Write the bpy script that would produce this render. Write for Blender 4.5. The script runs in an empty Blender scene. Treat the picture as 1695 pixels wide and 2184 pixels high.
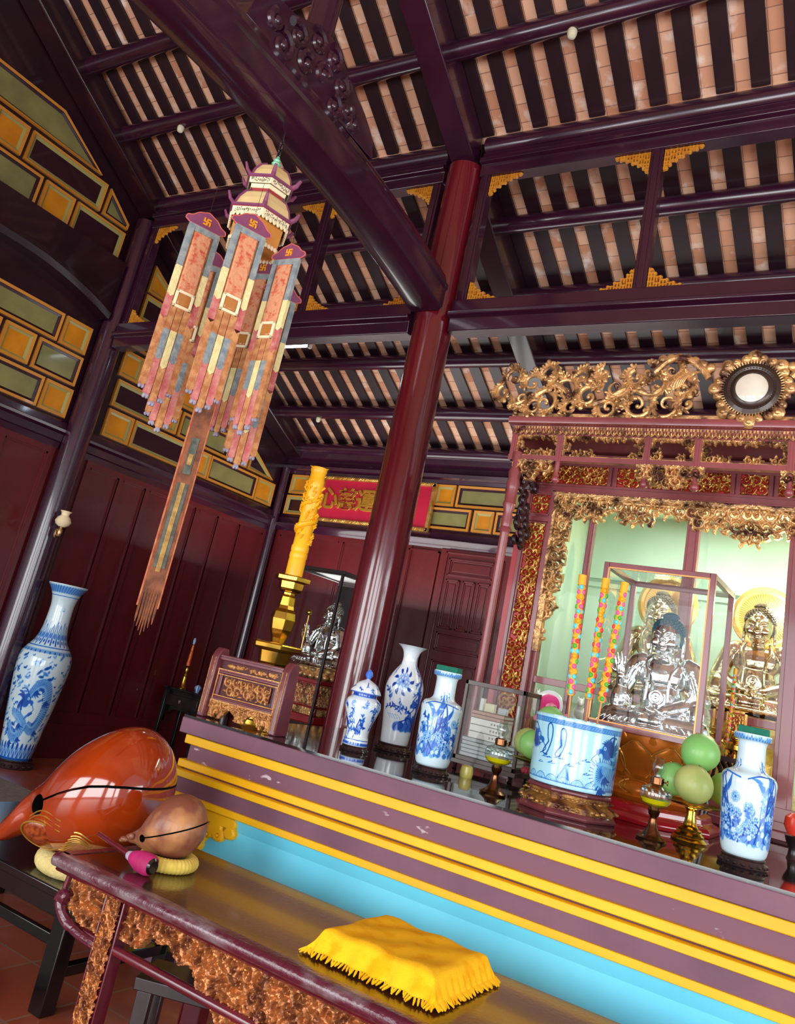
import bpy, bmesh, math, random
import numpy as np
from mathutils import Vector, Matrix, noise as mnoise
pi = math.pi
SC = bpy.context.scene
COL = SC.collection
random.seed(7)

# ------------------------------------------------------------------ materials
def lin(h):
    h = h.lstrip('#')
    r = [int(h[i:i+2], 16)/255 for i in (0, 2, 4)]
    return tuple(c/12.92 if c <= .04045 else ((c+.055)/1.055)**2.4 for c in r)
MATS = {}
def mat(name, col, rough=.5, metal=0., coat=0., col2=None, vscale=6., vstretch=(1, 1, 1), bump=0., bscale=40., spec=.5, emit=None, estr=0., thr=(.35, .65), wave=None, detail=4.):
    if name in MATS: return MATS[name]
    m = bpy.data.materials.new(name); m.use_nodes = True
    nt = m.node_tree; b = nt.nodes['Principled BSDF']
    c = lin(col) if isinstance(col, str) else col
    b.inputs['Base Color'].default_value = (*c, 1)
    b.inputs['Roughness'].default_value = rough
    b.inputs['Metallic'].default_value = metal
    b.inputs['Coat Weight'].default_value = coat
    b.inputs['Coat Roughness'].default_value = .08
    b.inputs['Specular IOR Level'].default_value = spec
    if emit:
        b.inputs['Emission Color'].default_value = (*lin(emit), 1); b.inputs['Emission Strength'].default_value = estr
    tc = nt.nodes.new('ShaderNodeTexCoord')
    if col2:
        mp = nt.nodes.new('ShaderNodeMapping'); mp.inputs['Scale'].default_value = vstretch
        nt.links.new(tc.outputs['Object'], mp.inputs[0])
        n = nt.nodes.new('ShaderNodeTexNoise'); n.inputs['Scale'].default_value = vscale; n.inputs['Detail'].default_value = detail
        nt.links.new(mp.outputs[0], n.inputs['Vector'])
        r = nt.nodes.new('ShaderNodeValToRGB')
        r.color_ramp.elements[0].position = thr[0]; r.color_ramp.elements[1].position = thr[1]
        r.color_ramp.elements[0].color = (*c, 1)
        c2 = lin(col2) if isinstance(col2, str) else col2
        r.color_ramp.elements[1].color = (*c2, 1)
        nt.links.new(n.outputs['Fac'], r.inputs[0]); nt.links.new(r.outputs[0], b.inputs['Base Color'])
    if bump:
        if wave:
            n2 = nt.nodes.new('ShaderNodeTexWave'); n2.inputs['Scale'].default_value = bscale; n2.inputs['Distortion'].default_value = wave
            n2.inputs['Detail Scale'].default_value = .6
            o = n2.outputs['Fac']
        else:
            n2 = nt.nodes.new('ShaderNodeTexNoise'); n2.inputs['Scale'].default_value = bscale; n2.inputs['Detail'].default_value = 3
            o = n2.outputs['Fac']
        nt.links.new(tc.outputs['Object'], n2.inputs['Vector'])
        bp = nt.nodes.new('ShaderNodeBump'); bp.inputs['Strength'].default_value = bump; bp.inputs['Distance'].default_value = .02
        nt.links.new(o, bp.inputs['Height']); nt.links.new(bp.outputs[0], b.inputs['Normal'])
    MATS[name] = m
    return m

def attr_mat(name, rough=.15, coat=.6, spec=.5):
    """colour taken from the painted pattern stored on the mesh (cobalt painting on porcelain)"""
    m = bpy.data.materials.new(name); m.use_nodes = True
    nt = m.node_tree; b = nt.nodes['Principled BSDF']
    a = nt.nodes.new('ShaderNodeAttribute'); a.attribute_name = 'ink'
    r = nt.nodes.new('ShaderNodeValToRGB')
    e = r.color_ramp.elements
    e[0].position = 0.; e[1].position = 1.
    MATS[name] = m
    nt.links.new(a.outputs['Fac'], r.inputs[0]); nt.links.new(r.outputs[0], b.inputs['Base Color'])
    b.inputs['Roughness'].default_value = rough; b.inputs['Coat Weight'].default_value = coat
    b.inputs['Coat Roughness'].default_value = .05
    return m, r.color_ramp
def porcelain(name, white, light, mid, dark, rough=.15):
    m, cr = attr_mat(name, rough)
    cr.elements[0].color = (*lin(white), 1); cr.elements[1].color = (*lin(dark), 1)
    x = cr.elements.new(.35); x.color = (*lin(light), 1)
    x = cr.elements.new(.65); x.color = (*lin(mid), 1)
    return m

def brick_mat(name, c1, c2, mortar, bw, bh, rough=.6, msize=.01, offset=.5, coat=0., axes='xy', col3=None, n3=3., thr3=(.6, .7), spec=.5, bias=0.):
    m = bpy.data.materials.new(name); m.use_nodes = True
    nt = m.node_tree; b = nt.nodes['Principled BSDF']
    tc = nt.nodes.new('ShaderNodeTexCoord')
    src = tc.outputs['Object']
    if axes != 'xy':
        sx = nt.nodes.new('ShaderNodeSeparateXYZ'); cx = nt.nodes.new('ShaderNodeCombineXYZ')
        nt.links.new(src, sx.inputs[0])
        nt.links.new(sx.outputs['XYZ'.index(axes[0].upper())], cx.inputs[0]); nt.links.new(sx.outputs['XYZ'.index(axes[1].upper())], cx.inputs[1])
        src = cx.outputs[0]
    t = nt.nodes.new('ShaderNodeTexBrick')
    t.inputs['Scale'].default_value = 1
    t.inputs['Color1'].default_value = (*lin(c1), 1); t.inputs['Color2'].default_value = (*lin(c2), 1); t.inputs['Mortar'].default_value = (*lin(mortar), 1)
    t.inputs['Brick Width'].default_value = bw; t.inputs['Row Height'].default_value = bh
    t.inputs['Mortar Size'].default_value = msize; t.inputs['Bias'].default_value = bias
    t.offset = offset; t.squash = 1
    nt.links.new(src, t.inputs['Vector'])
    out = t.outputs['Color']
    if col3:
        n = nt.nodes.new('ShaderNodeTexNoise'); n.inputs['Scale'].default_value = n3; n.inputs['Detail'].default_value = 5
        nt.links.new(tc.outputs['Object'], n.inputs['Vector'])
        r = nt.nodes.new('ShaderNodeValToRGB'); r.color_ramp.elements[0].position = thr3[0]; r.color_ramp.elements[1].position = thr3[1]
        nt.links.new(n.outputs['Fac'], r.inputs[0])
        mx = nt.nodes.new('ShaderNodeMix'); mx.data_type = 'RGBA'
        mx.inputs[7].default_value = (*lin(col3), 1)
        nt.links.new(r.outputs[0], mx.inputs[0]); nt.links.new(out, mx.inputs[6]); out = mx.outputs[2]
    nt.links.new(out, b.inputs['Base Color'])
    b.inputs['Roughness'].default_value = rough; b.inputs['Coat Weight'].default_value = coat; b.inputs['Coat Roughness'].default_value = .05
    b.inputs['Specular IOR Level'].default_value = spec
    MATS[name] = m
    return m

def glass_mat(name, tint='#ffffff', ior=1.45, base=0.):
    m = bpy.data.materials.new(name); m.use_nodes = True
    nt = m.node_tree; nt.nodes.remove(nt.nodes['Principled BSDF'])
    out = nt.nodes['Material Output']
    tr = nt.nodes.new('ShaderNodeBsdfTransparent'); tr.inputs[0].default_value = (*lin(tint), 1)
    gl = nt.nodes.new('ShaderNodeBsdfGlossy'); gl.inputs['Roughness'].default_value = .02
    lw = nt.nodes.new('ShaderNodeLayerWeight'); lw.inputs[0].default_value = .5
    pw = nt.nodes.new('ShaderNodeMath'); pw.operation = 'POWER'; pw.inputs[1].default_value = 4.
    nt.links.new(lw.outputs['Facing'], pw.inputs[0])
    ad = nt.nodes.new('ShaderNodeMath'); ad.operation = 'MULTIPLY_ADD'; ad.use_clamp = True; ad.inputs[1].default_value = .8; ad.inputs[2].default_value = .025+base
    nt.links.new(pw.outputs[0], ad.inputs[0])
    mx = nt.nodes.new('ShaderNodeMixShader')
    nt.links.new(ad.outputs[0], mx.inputs[0]); nt.links.new(tr.outputs[0], mx.inputs[1]); nt.links.new(gl.outputs[0], mx.inputs[2])
    nt.links.new(mx.outputs[0], out.inputs[0])
    MATS[name] = m
    return m

# ------------------------------------------------------------------ geometry collector
class G:
    def __init__(s): s.v = []; s.f = []; s.m = []; s.M = Matrix.Identity(4); s.mi = 0; s.ink = None
    def add(s, vs, fs):
        o = len(s.v)
        M = s.M
        s.v.extend([tuple(M @ Vector(p)) for p in vs])
        flip = M.determinant() < 0
        for f in fs:
            f = [i+o for i in f]
            s.f.append(f[::-1] if flip else f); s.m.append(s.mi)
        return s
    def box(s, x0, x1, y0, y1, z0, z1):
        vs = [(x, y, z) for z in (z0, z1) for y in (y0, y1) for x in (x0, x1)]
        return s.add(vs, [(0, 2, 3, 1), (4, 5, 7, 6), (0, 1, 5, 4), (2, 6, 7, 3), (0, 4, 6, 2), (1, 3, 7, 5)])
    def tube(s, pts, rad, n=8, cap=True, flat=1., up=None, closed=False):
        pts = [Vector(p) for p in pts]
        N = len(pts)
        if not hasattr(rad, '__len__'): rad = [rad]*N
        vs = []; u = None
        for i, p in enumerate(pts):
            if closed: t = pts[(i+1) % N]-pts[i-1]
            else: t = pts[min(i+1, N-1)]-pts[max(i-1, 0)]
            t.normalize()
            if up is not None:
                b = t.cross(Vector(up)).normalized(); a = b.cross(t).normalized()
            else:
                if u is None:
                    u = t.orthogonal().normalized()
                a = (u-t*u.dot(t)).normalized(); u = a; b = t.cross(a)
            for k in range(n):
                an = 2*pi*k/n
                vs.append(p+(b*math.cos(an)+a*math.sin(an)*flat)*rad[i])
        fs = []
        for i in range(N if closed else N-1):
            j = (i+1) % N
            for k in range(n):
                l = (k+1) % n
                fs.append((i*n+k, i*n+l, j*n+l, j*n+k))
        if cap and not closed:
            fs.append(tuple(range(n))[::-1]); fs.append(tuple((N-1)*n+k for k in range(n)))
        return s.add(vs, fs)
    def cyl(s, p0, p1, r0, r1=None, n=24, cap=True):
        return s.tube([p0, p1], [r0, r0 if r1 is None else r1], n, cap)
    def lathe(s, prof, n=32, c=(0, 0, 0), a0=0., cap=True, sq=None):
        vs = []; fs = []
        for r, z in prof:
            for k in range(n):
                a = a0+2*pi*k/n
                vs.append((c[0]+r*math.cos(a), c[1]+r*math.sin(a), c[2]+z))
        for i in range(len(prof)-1):
            for k in range(n):
                l = (k+1) % n
                fs.append((i*n+k, i*n+l, (i+1)*n+l, (i+1)*n+k))
        if cap:
            if prof[0][0] > 1e-6: fs.append(tuple(range(n))[::-1])
            if prof[-1][0] > 1e-6: fs.append(tuple((len(prof)-1)*n+k for k in range(n)))
        return s.add(vs, fs)
    def ell(s, c, r, nu=16, nv=10, R=None):
        if not hasattr(r, '__len__'): r = (r, r, r)
        vs = []; c = Vector(c)
        def P(x, y, z):
            p = Vector((x*r[0], y*r[1], z*r[2]))
            if R is not None: p = R @ p
            return c+p
        vs.append(P(0, 0, -1))
        for i in range(1, nv):
            t = -pi/2+pi*i/nv
            for k in range(nu):
                a = 2*pi*k/nu
                vs.append(P(math.cos(t)*math.cos(a), math.cos(t)*math.sin(a), math.sin(t)))
        vs.append(P(0, 0, 1)); fs = []
        for k in range(nu):
            l = (k+1) % nu
            fs.append((0, 1+l, 1+k))
            for i in range(nv-2):
                fs.append((1+i*nu+k, 1+i*nu+l, 1+(i+1)*nu+l, 1+(i+1)*nu+k))
            fs.append((len(vs)-1, 1+(nv-2)*nu+k, 1+(nv-2)*nu+l))
        return s.add(vs, fs)
    def prism(s, poly, d0, d1, plane='xz'):
        """poly in a plane, extruded along the third axis"""
        ar = sum(poly[i][0]*poly[(i+1) % len(poly)][1]-poly[(i+1) % len(poly)][0]*poly[i][1] for i in range(len(poly)))
        if ar < 0: poly = poly[::-1]
        n = len(poly)
        def P(a, b, d):
            return {'xz': (a, d, b), 'yz': (d, a, b), 'xy': (a, b, d)}[plane]
        vs = [P(a, b, d0) for a, b in poly]+[P(a, b, d1) for a, b in poly]
        fs = [tuple(range(n)), tuple(range(2*n-1, n-1, -1))]+[(i, i+n, (i+1) % n+n, (i+1) % n) for i in range(n)]
        if (plane == 'xz') != (d1 < d0): pass
        if plane == 'xz': flip = d1 < d0
        else: flip = d1 > d0
        if flip: fs = [f[::-1] for f in fs]
        return s.add(vs, fs)
    def sweep(s, prof, path, plane=None):
        """closed 2D profile (a: sideways/outward, b: up) swept along a straight list of frames: path = [(origin, A, B), ...]"""
        n = len(prof); vs = []
        for o, A, B in path:
            for a, b in prof: vs.append(Vector(o)+Vector(A)*a+Vector(B)*b)
        fs = []
        for i in range(len(path)-1):
            for k in range(n):
                l = (k+1) % n
                fs.append((i*n+k, i*n+l, (i+1)*n+l, (i+1)*n+k))
        fs.append(tuple(range(n))[::-1]); fs.append(tuple((len(path)-1)*n+k for k in range(n)))
        return s.add(vs, fs)
    def grid(s, fn, nu, nv, cu=False, cv=False):
        vs = [fn(i/(nu if cu else nu-1), j/(nv if cv else nv-1)) for j in range(nv) for i in range(nu)]
        fs = []
        for j in range(nv if cv else nv-1):
            for i in range(nu if cu else nu-1):
                a = j*nu+i; b = j*nu+(i+1) % nu; c = ((j+1) % nv)*nu+(i+1) % nu; d = ((j+1) % nv)*nu+i
                fs.append((a, b, c, d))
        return s.add(vs, fs)
    def mesh(s, name, mats, sharp=35, smooth=True, recalc=False):
        me = bpy.data.meshes.new(name)
        me.from_pydata(s.v, [], s.f)
        for m in (mats if isinstance(mats, (list, tuple)) else [mats]): me.materials.append(m)
        me.polygons.foreach_set('material_index', s.m)
        if recalc:
            bm = bmesh.new(); bm.from_mesh(me); bmesh.ops.recalc_face_normals(bm, faces=bm.faces); bm.to_mesh(me); bm.free()
        if smooth:
            me.shade_smooth(); me.set_sharp_from_angle(angle=math.radians(sharp))
        me.update()
        return me
    def build(s, name, mats, parent=None, loc=(0, 0, 0), rz=0., sharp=35, smooth=True, bevel=0., recalc=False, seg=2):
        me = s.mesh(name, mats, sharp, smooth, recalc)
        if s.ink is not None:
            at = me.attributes.new('ink', 'FLOAT', 'POINT'); at.data.foreach_set('value', s.ink)
        return link(name, me, parent, loc, rz, bevel, seg)
def link(name, me, parent=None, loc=(0, 0, 0), rz=0., bevel=0., seg=2):
    o = bpy.data.objects.new(name, me); COL.objects.link(o)
    o.location = loc; o.rotation_euler = (0, 0, rz)
    if parent is not None: o.parent = parent
    if bevel:
        b = o.modifiers.new('bevel', 'BEVEL'); b.width = bevel; b.segments = seg; b.limit_method = 'ANGLE'; b.angle_limit = math.radians(40)
        b.harden_normals = False
    return o
def thing(name, label, cat, loc=(0, 0, 0), rz=0., group=None):
    o = bpy.data.objects.new(name, None); COL.objects.link(o)
    o.empty_display_size = .1
    o.location = loc; o.rotation_euler = (0, 0, rz)
    return tag(o, label, cat, group)
def tag(o, label, cat, group=None):
    o['label'] = label; o['category'] = cat
    if group: o['group'] = group
    return o
def struct(o, label=None):
    o['kind'] = 'structure'
    if label: o['label'] = label; o['category'] = 'structure'
    return o
def copy_tree(o, parent=None):
    c = o.copy(); COL.objects.link(c)
    if parent is not None: c.parent = parent
    for ch in list(o.children): copy_tree(ch, c)
    return c
def baked(o):
    """turn an object's modifiers into its mesh"""
    dg = bpy.context.evaluated_depsgraph_get()
    me = bpy.data.meshes.new_from_object(o.evaluated_get(dg))
    o.modifiers.clear(); o.data = me
    return o
def smoothed(pts, n):
    """Catmull-Rom through points"""
    P = [Vector(p) for p in pts]; out = []
    N = len(P)
    for i in range(N-1):
        p0 = P[max(i-1, 0)]; p1 = P[i]; p2 = P[i+1]; p3 = P[min(i+2, N-1)]
        for k in range(n):
            t = k/n
            out.append(.5*((2*p1)+(p2-p0)*t+(2*p0-5*p1+4*p2-p3)*t*t+(3*p1-p0-3*p2+p3)*t**3))
    out.append(P[-1])
    return out
def sm2(pts, n): return [(p[0], p[1]) for p in smoothed([(a, b, 0) for a, b in pts], n)]

# ------------------------------------------------------------------ relief / painting raster
class Ras:
    """a small drawing board: strokes and blobs, used for carving heights and for cobalt painting"""
    def __init__(s, w, h, nx, wrap=False):
        s.w = w; s.h = h; s.nx = nx; s.ny = max(2, int(round(nx*h/w))); s.a = np.zeros((s.ny, nx)); s.wrap = wrap
    def disc(s, x, y, r, val=1., soft=.35, mode='max', ry=None, ang=0.):
        ry = r if ry is None else ry
        if s.wrap: x = x % s.w
        for ox in ((-s.w, 0, s.w) if s.wrap else (0,)):
            R = max(r, ry)
            sx = s.w/s.nx; sy = s.h/s.ny
            i0 = int((x+ox-R)/sx)-1; i1 = int((x+ox+R)/sx)+2; j0 = int((y-R)/sy)-1; j1 = int((y+R)/sy)+2
            i0 = max(i0, 0); j0 = max(j0, 0); i1 = min(i1, s.nx); j1 = min(j1, s.ny)
            if i0 >= i1 or j0 >= j1: continue
            X = (np.arange(i0, i1)+.5)*sx-(x+ox); Y = ((np.arange(j0, j1)+.5)*sy-y)[:, None]
            c, si = math.cos(ang), math.sin(ang)
            U = (X*c+Y*si)/r; V = (-X*si+Y*c)/ry
            d = np.sqrt(U*U+V*V)
            if mode == 'dome':
                k = np.sqrt(np.clip(1-d*d, 0, 1))*val
            else:
                k = np.clip((1-d)/max(soft, 1e-3), 0, 1)*val
            A = s.a[j0:j1, i0:i1]
            if mode == 'erase': A *= 1-np.clip((1-d)/max(soft, 1e-3), 0, 1)
            elif mode == 'set':
                kk = np.clip((1-d)/max(soft, 1e-3), 0, 1); A[:] = A*(1-kk)+val*kk
            else: np.maximum(A, k, out=A)
    def line(s, pts, r, val=1., mode='max', soft=.35):
        pts = [tuple(p[:2]) for p in pts]
        L = [0]
        for a, b in zip(pts, pts[1:]): L.append(L[-1]+math.hypot(b[0]-a[0], b[1]-a[1]))
        n = len(pts)
        rr = r if hasattr(r, '__len__') else [r]*n
        for i in range(n-1):
            d = L[i+1]-L[i]; st = max(min(rr[i], rr[i+1])*.45, s.w/s.nx*.6); k = max(1, int(d/st))
            for q in range(k+1):
                t = q/k
                s.disc(pts[i][0]*(1-t)+pts[i+1][0]*t, pts[i][1]*(1-t)+pts[i+1][1]*t, rr[i]*(1-t)+rr[i+1]*t, val, soft, mode)
    def scroll(s, x, y, R, a0, turns, sgn, r0, val=1., mode='dome', r1=None):
        n = int(14*turns)+6; pts = []; rr = []
        for i in range(n):
            t = i/(n-1); a = a0+sgn*turns*2*pi*t; R_ = R*(1-t)**.8+.06*R
            pts.append((x+R_*math.cos(a), y+R_*math.sin(a))); rr.append(r0*(1-.45*t))
        s.line(pts, rr, val, mode); s.disc(pts[-1][0], pts[-1][1], rr[-1]*1.5, val, mode=mode)
        return pts
    def leaf(s, x, y, ang, L, W, val=1., mode='dome'):
        pts = [(x+L*t*math.cos(ang+.5*t*t), y+L*t*math.sin(ang+.5*t*t)) for t in np.linspace(0, 1, 7)]
        s.line(pts, [max(W*math.sin(pi*min(t*.85+.15, 1)), W*.12) for t in np.linspace(0, 1, 7)], val, mode)
    def blur(s, n=1):
        for _ in range(n):
            a = s.a; s.a = (a+np.roll(a, 1, 0)+np.roll(a, -1, 0)+np.roll(a, 1, 1)+np.roll(a, -1, 1))/5
    def at(s, u, v):
        x = u*s.nx-.5; y = v*s.ny-.5
        i = int(math.floor(x)); j = int(math.floor(y)); fx = x-i; fy = y-j
        def q(i, j):
            i = i % s.nx if s.wrap else min(max(i, 0), s.nx-1); j = min(max(j, 0), s.ny-1)
            return s.a[j, i]
        return (q(i, j)*(1-fx)+q(i+1, j)*fx)*(1-fy)+(q(i, j+1)*(1-fx)+q(i+1, j+1)*fx)*fy

def acanthus(R, rnd, step, r0, lo=None):
    """fill a board with scrolls and leaves"""
    y = step*.5; row = 0
    while y < R.h+step*.3:
        x = step*(.5 if row % 2 else .95)
        while x < R.w+step*.3:
            px = x+rnd.uniform(-.15, .15)*step; py = y+rnd.uniform(-.15, .15)*step
            if lo is None or lo(px, py):
                sg = 1 if (row+int(x/step)) % 2 else -1; a = rnd.uniform(0, 2*pi)
                R.scroll(px, py, step*.5, a, 1.25, sg, r0, rnd.uniform(.75, 1))
                for k in range(5):
                    b = a+k*1.25+rnd.uniform(-.3, .3)
                    R.leaf(px+step*.48*math.cos(b), py+step*.48*math.sin(b), b+sg*.9, step*rnd.uniform(.3, .55), r0*rnd.uniform(.8, 1.2), rnd.uniform(.6, 1))
            x += step
        y += step*.9; row += 1
def relief_panel(g, R, x0, z0, y, depth, res=1., ground=0, gold=1, thr=.28, mask=None):
    """carved board facing -Y; faces above thr take the gold slot"""
    nx = R.nx; ny = R.ny
    a = R.a
    sx = R.w/(nx-1); sz = R.h/(ny-1); o = len(g.v)
    vs = [(x0+i*sx, y-depth*float(a[j, i]), z0+j*sz) for j in range(ny) for i in range(nx)]
    M = g.M
    g.v.extend([tuple(M @ Vector(p)) for p in vs])
    flip = M.determinant() < 0
    for j in range(ny-1):
        for i in range(nx-1):
            if mask is not None and not mask(x0+(i+.5)*sx, z0+(j+.5)*sz): continue
            q = j*nx+i+o
            f = (q, q+1, q+nx+1, q+nx)
            g.f.append(f[::-1] if flip else f)
            g.m.append(gold if (a[j, i]+a[j, i+1]+a[j+1, i]+a[j+1, i+1])/4 > thr else ground)
def pierced(g, R, x0, z0, y, depth, thr=.25, back=.3):
    """openwork carving facing -Y: only where the board has height"""
    nx = R.nx; ny = R.ny; a = R.a; sx = R.w/(nx-1); sz = R.h/(ny-1)
    keep = (a[:-1, :-1]+a[1:, :-1]+a[:-1, 1:]+a[1:, 1:])/4 > thr
    idx = {}; M = g.M
    flip = M.determinant() < 0
    def V(i, j, b):
        k = (i, j, b)
        if k not in idx:
            idx[k] = len(g.v)
            d = y+back*depth if b else y-depth*max(float(a[j, i])-thr*.8, 0)
            g.v.append(tuple(M @ Vector((x0+i*sx, d, z0+j*sz))))
        return idx[k]
    def F(*f):
        g.f.append(list(f[::-1] if flip else f)); g.m.append(g.mi)
    H, W = keep.shape
    for j in range(H):
        for i in range(W):
            if not keep[j, i]: continue
            F(V(i, j, 0), V(i+1, j, 0), V(i+1, j+1, 0), V(i, j+1, 0))
            F(V(i, j+1, 1), V(i+1, j+1, 1), V(i+1, j, 1), V(i, j, 1))
            if j == 0 or not keep[j-1, i]: F(V(i, j, 1), V(i+1, j, 1), V(i+1, j, 0), V(i, j, 0))
            if j == H-1 or not keep[j+1, i]: F(V(i, j+1, 0), V(i+1, j+1, 0), V(i+1, j+1, 1), V(i, j+1, 1))
            if i == 0 or not keep[j, i-1]: F(V(i, j, 0), V(i, j+1, 0), V(i, j+1, 1), V(i, j, 1))
            if i == W-1 or not keep[j, i+1]: F(V(i+1, j, 1), V(i+1, j+1, 1), V(i+1, j+1, 0), V(i+1, j, 0))

# ------------------------------------------------------------------ palette
LAC = mat('lacquer_maroon', '#371029', .26, coat=.7, col2='#2c0d20', vscale=3, vstretch=(1, 1, .3), bump=.04, bscale=12)
LACR = mat('lacquer_red', '#6a121e', .2, coat=.9, col2='#560e1a', vscale=3, vstretch=(1, 1, .25), bump=.03, bscale=9)
LACD = mat('lacquer_dark', '#2a0d18', .3, coat=.6, col2='#1d0a14', vscale=4)
DOORW = mat('door_wood', '#5e1218', .36, coat=.3, col2='#501016', vscale=3, vstretch=(1, 1, .2), bump=.05, bscale=30)
BATT = mat('batten_wood', '#260d18', .45, coat=.15, col2='#1d0c15', vscale=5)
ORANGE = mat('tile_orange', '#d88a1a', .3, coat=.3, col2='#c47814', vscale=5)
OLIVE = mat('tile_olive', '#8a8550', .3, coat=.3, col2='#7a7648', vscale=5)
OLIVF = mat('tile_olive_frame', '#9a9152', .4, coat=.2)
TMAR = mat('tile_maroon', '#2c0a18', .3, coat=.3)
GOLDF = mat('tile_gold_edge', '#c8842e', .35, coat=.3)
GOLD = mat('gilding', '#e8c070', .3, .75, col2='#b88038', vscale=14, bump=.15, bscale=60)
GOLDB = mat('gilding_worn', '#dcae74', .34, .6, col2='#4e2c26', vscale=12, bump=.2, bscale=50, thr=(.46, .66))
REDG = mat('red_ground', '#b4201c', .5, coat=.1, col2='#941818', vscale=8)
CABW = mat('cabinet_wood', '#8e4346', .38, coat=.4, col2='#78363a', vscale=4, vstretch=(1, 1, .3), bump=.04, bscale=25)
BRASS = mat('brass', '#dcb850', .2, 1., col2='#c89a38', vscale=5)
BRASSD = mat('bronze_brown', '#7a5238', .25, 1.)
SILVER = mat('silver_plate', '#e2e4e4', .16, 1., bump=.12, bscale=14)
YELP = mat('yellow_paint', '#f2ba06', .5, col2='#e8ac04', vscale=3)
PURP = mat('purple_paint', '#7a5060', .6, col2='#684354', vscale=2.5, bump=.03, bscale=60)
PURS = mat('purple_paint_scuffed', '#74495a', .6, col2='#c8b8c0', vscale=26, thr=(.64, .70), vstretch=(.4, 1, 1), detail=12)
CYAN = mat('cyan_paint', '#74dcf4', .5, col2='#66d2f0', vscale=2)
BLACKW = mat('black_lacquer', '#0b0a0c', .2, coat=.6)
BLACKM = mat('ebony_stand', '#160f12', .35, coat=.3, col2='#2c161a', vscale=15)
YELC = mat('yellow_cloth', '#f6bc20', .9, col2='#eeaa12', vscale=16, spec=.1, bump=.15, bscale=220, thr=(.5, .62))
WHITEP = mat('white_porcelain', '#eef2f2', .15, coat=.6)
GREENF = mat('green_foam', '#12705c', .9, col2='#0d6350', vscale=40)
GLASS = glass_mat('pane_glass', '#f6fbfa', 1.45, -.01)
GLASSL = glass_mat('lamp_glass', '#eef4f2', 1.5, .06)
MINT = mat('mint_wall', '#c6ddc8', .7, col2='#bcd6c0', vscale=3)
# ------------------------------------------------------------------ room
XL = -7.26; YB = 8.2; YC = 4.92; XC = -3.27
FLOORM = brick_mat('terracotta_floor', '#a8543c', '#96482f', '#8a6a58', .4, .4, rough=.35, msize=.006, offset=0., coat=.2, col3='#b4685a', n3=2.5, thr3=(.55, .75))
g = G(); g.box(-9, 8, -6, 10, -.1, 0)
struct(g.build('floor', FLOORM))

DECKM = brick_mat('roof_tile_underside', '#e4b494', '#c08260', '#8e6454', .235, .125, rough=.85, msize=.003, offset=0., col3='#f0ded0', n3=6., thr3=(.56, .74))
def zu(y): return 5.80+.60*(YC-y)
def zl(y): return 5.75-.50*(y-YC)
YR = 1.3                                    # ridge
g = G()
def slab(y0, z0, y1, z1, t=.06, x0=-7.6, x1=8):
    g.add([(x0, y0, z0), (x1, y0, z0), (x1, y1, z1), (x0, y1, z1), (x0, y0, z0+t), (x1, y0, z0+t), (x1, y1, z1+t), (x0, y1, z1+t)],
          [(0, 3, 2, 1), (4, 5, 6, 7), (0, 1, 5, 4), (2, 3, 7, 6), (0, 4, 7, 3), (1, 2, 6, 5)])
o_ = .042
slab(YC, zl(YC)+o_, 9.4, zl(9.4)+o_)
slab(YR, zu(YR)+o_, YC, zu(YC)+o_)
slab(-6, zu(YR)+o_-.5*(YR+6), YR, zu(YR)+o_)
struct(g.build('ceiling', DECKM, smooth=False))

# battens: one board of each slope, copied along the roof
def batten(name, y0, z0, y1, z1, w=.125, t=.035):
    g = G(); h = w/2
    g.add([(-h, y0, z0), (h, y0, z0), (h, y1, z1), (-h, y1, z1), (-h, y0, z0+t), (h, y0, z0+t), (h, y1, z1+t), (-h, y1, z1+t)],
          [(0, 3, 2, 1), (4, 5, 6, 7), (0, 1, 5, 4), (2, 3, 7, 6), (0, 4, 7, 3), (1, 2, 6, 5)])
    return g.build(name, BATT, smooth=False)
bl = batten('roof_batten', YC+.02, zl(YC+.02)+.005, 8.28, zl(8.28)+.005)
bu = batten('roof_batten', YR, zu(YR)+.005, YC-.02, zu(YC-.02)+.005)
for src, lab, grp in ((bl, 'dark wooden roof batten under the tiles of the lower rear slope', 'battens of the lower roof slope'),
                      (bu, 'dark wooden roof batten under the tiles of the upper slope', 'battens of the upper roof slope')):
    tag(src, lab, 'batten', grp)
    for i in range(33):
        o = src if i == 0 else src.copy()
        if i: COL.objects.link(o)
        o.location.x = -7.12+.235*i

def purlin(y, z, r, x0, x1, label, m=LAC):
    g = G(); g.cyl((x0, 0, 0), (x1, 0, 0), r, n=28)
    return tag(g.build('roof_purlin', m, loc=(0, y, z), sharp=60), label, 'purlin')
xr = 3.2
purlin(4.25, zu(4.25)-.08, .08, -7.2, xr, 'round dark purlin carrying the upper roof slope, the one with light sockets')
purlin(3.66, zu(3.66)-.085, .085, -7.2, xr, 'topmost round dark purlin of the upper slope, highest under the roof tiles')
purlin(5.53, zl(5.53)-.078, .078, -7.2, xr, 'round dark purlin seen through the upper part of the openwork frieze')
purlin(6.2, zl(6.2)-.08, .08, -7.2, xr, 'round dark purlin seen just above the lower cross beams')
purlin(6.86, zl(6.86)-.082, .082, -7.2, xr, 'round purlin just below the lower cross beams, behind the fluorescent lamp')
purlin(7.54, zl(7.54)-.085, .085, -7.2, xr, 'round purlin nearest the back wall, with a light socket under it')

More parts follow.
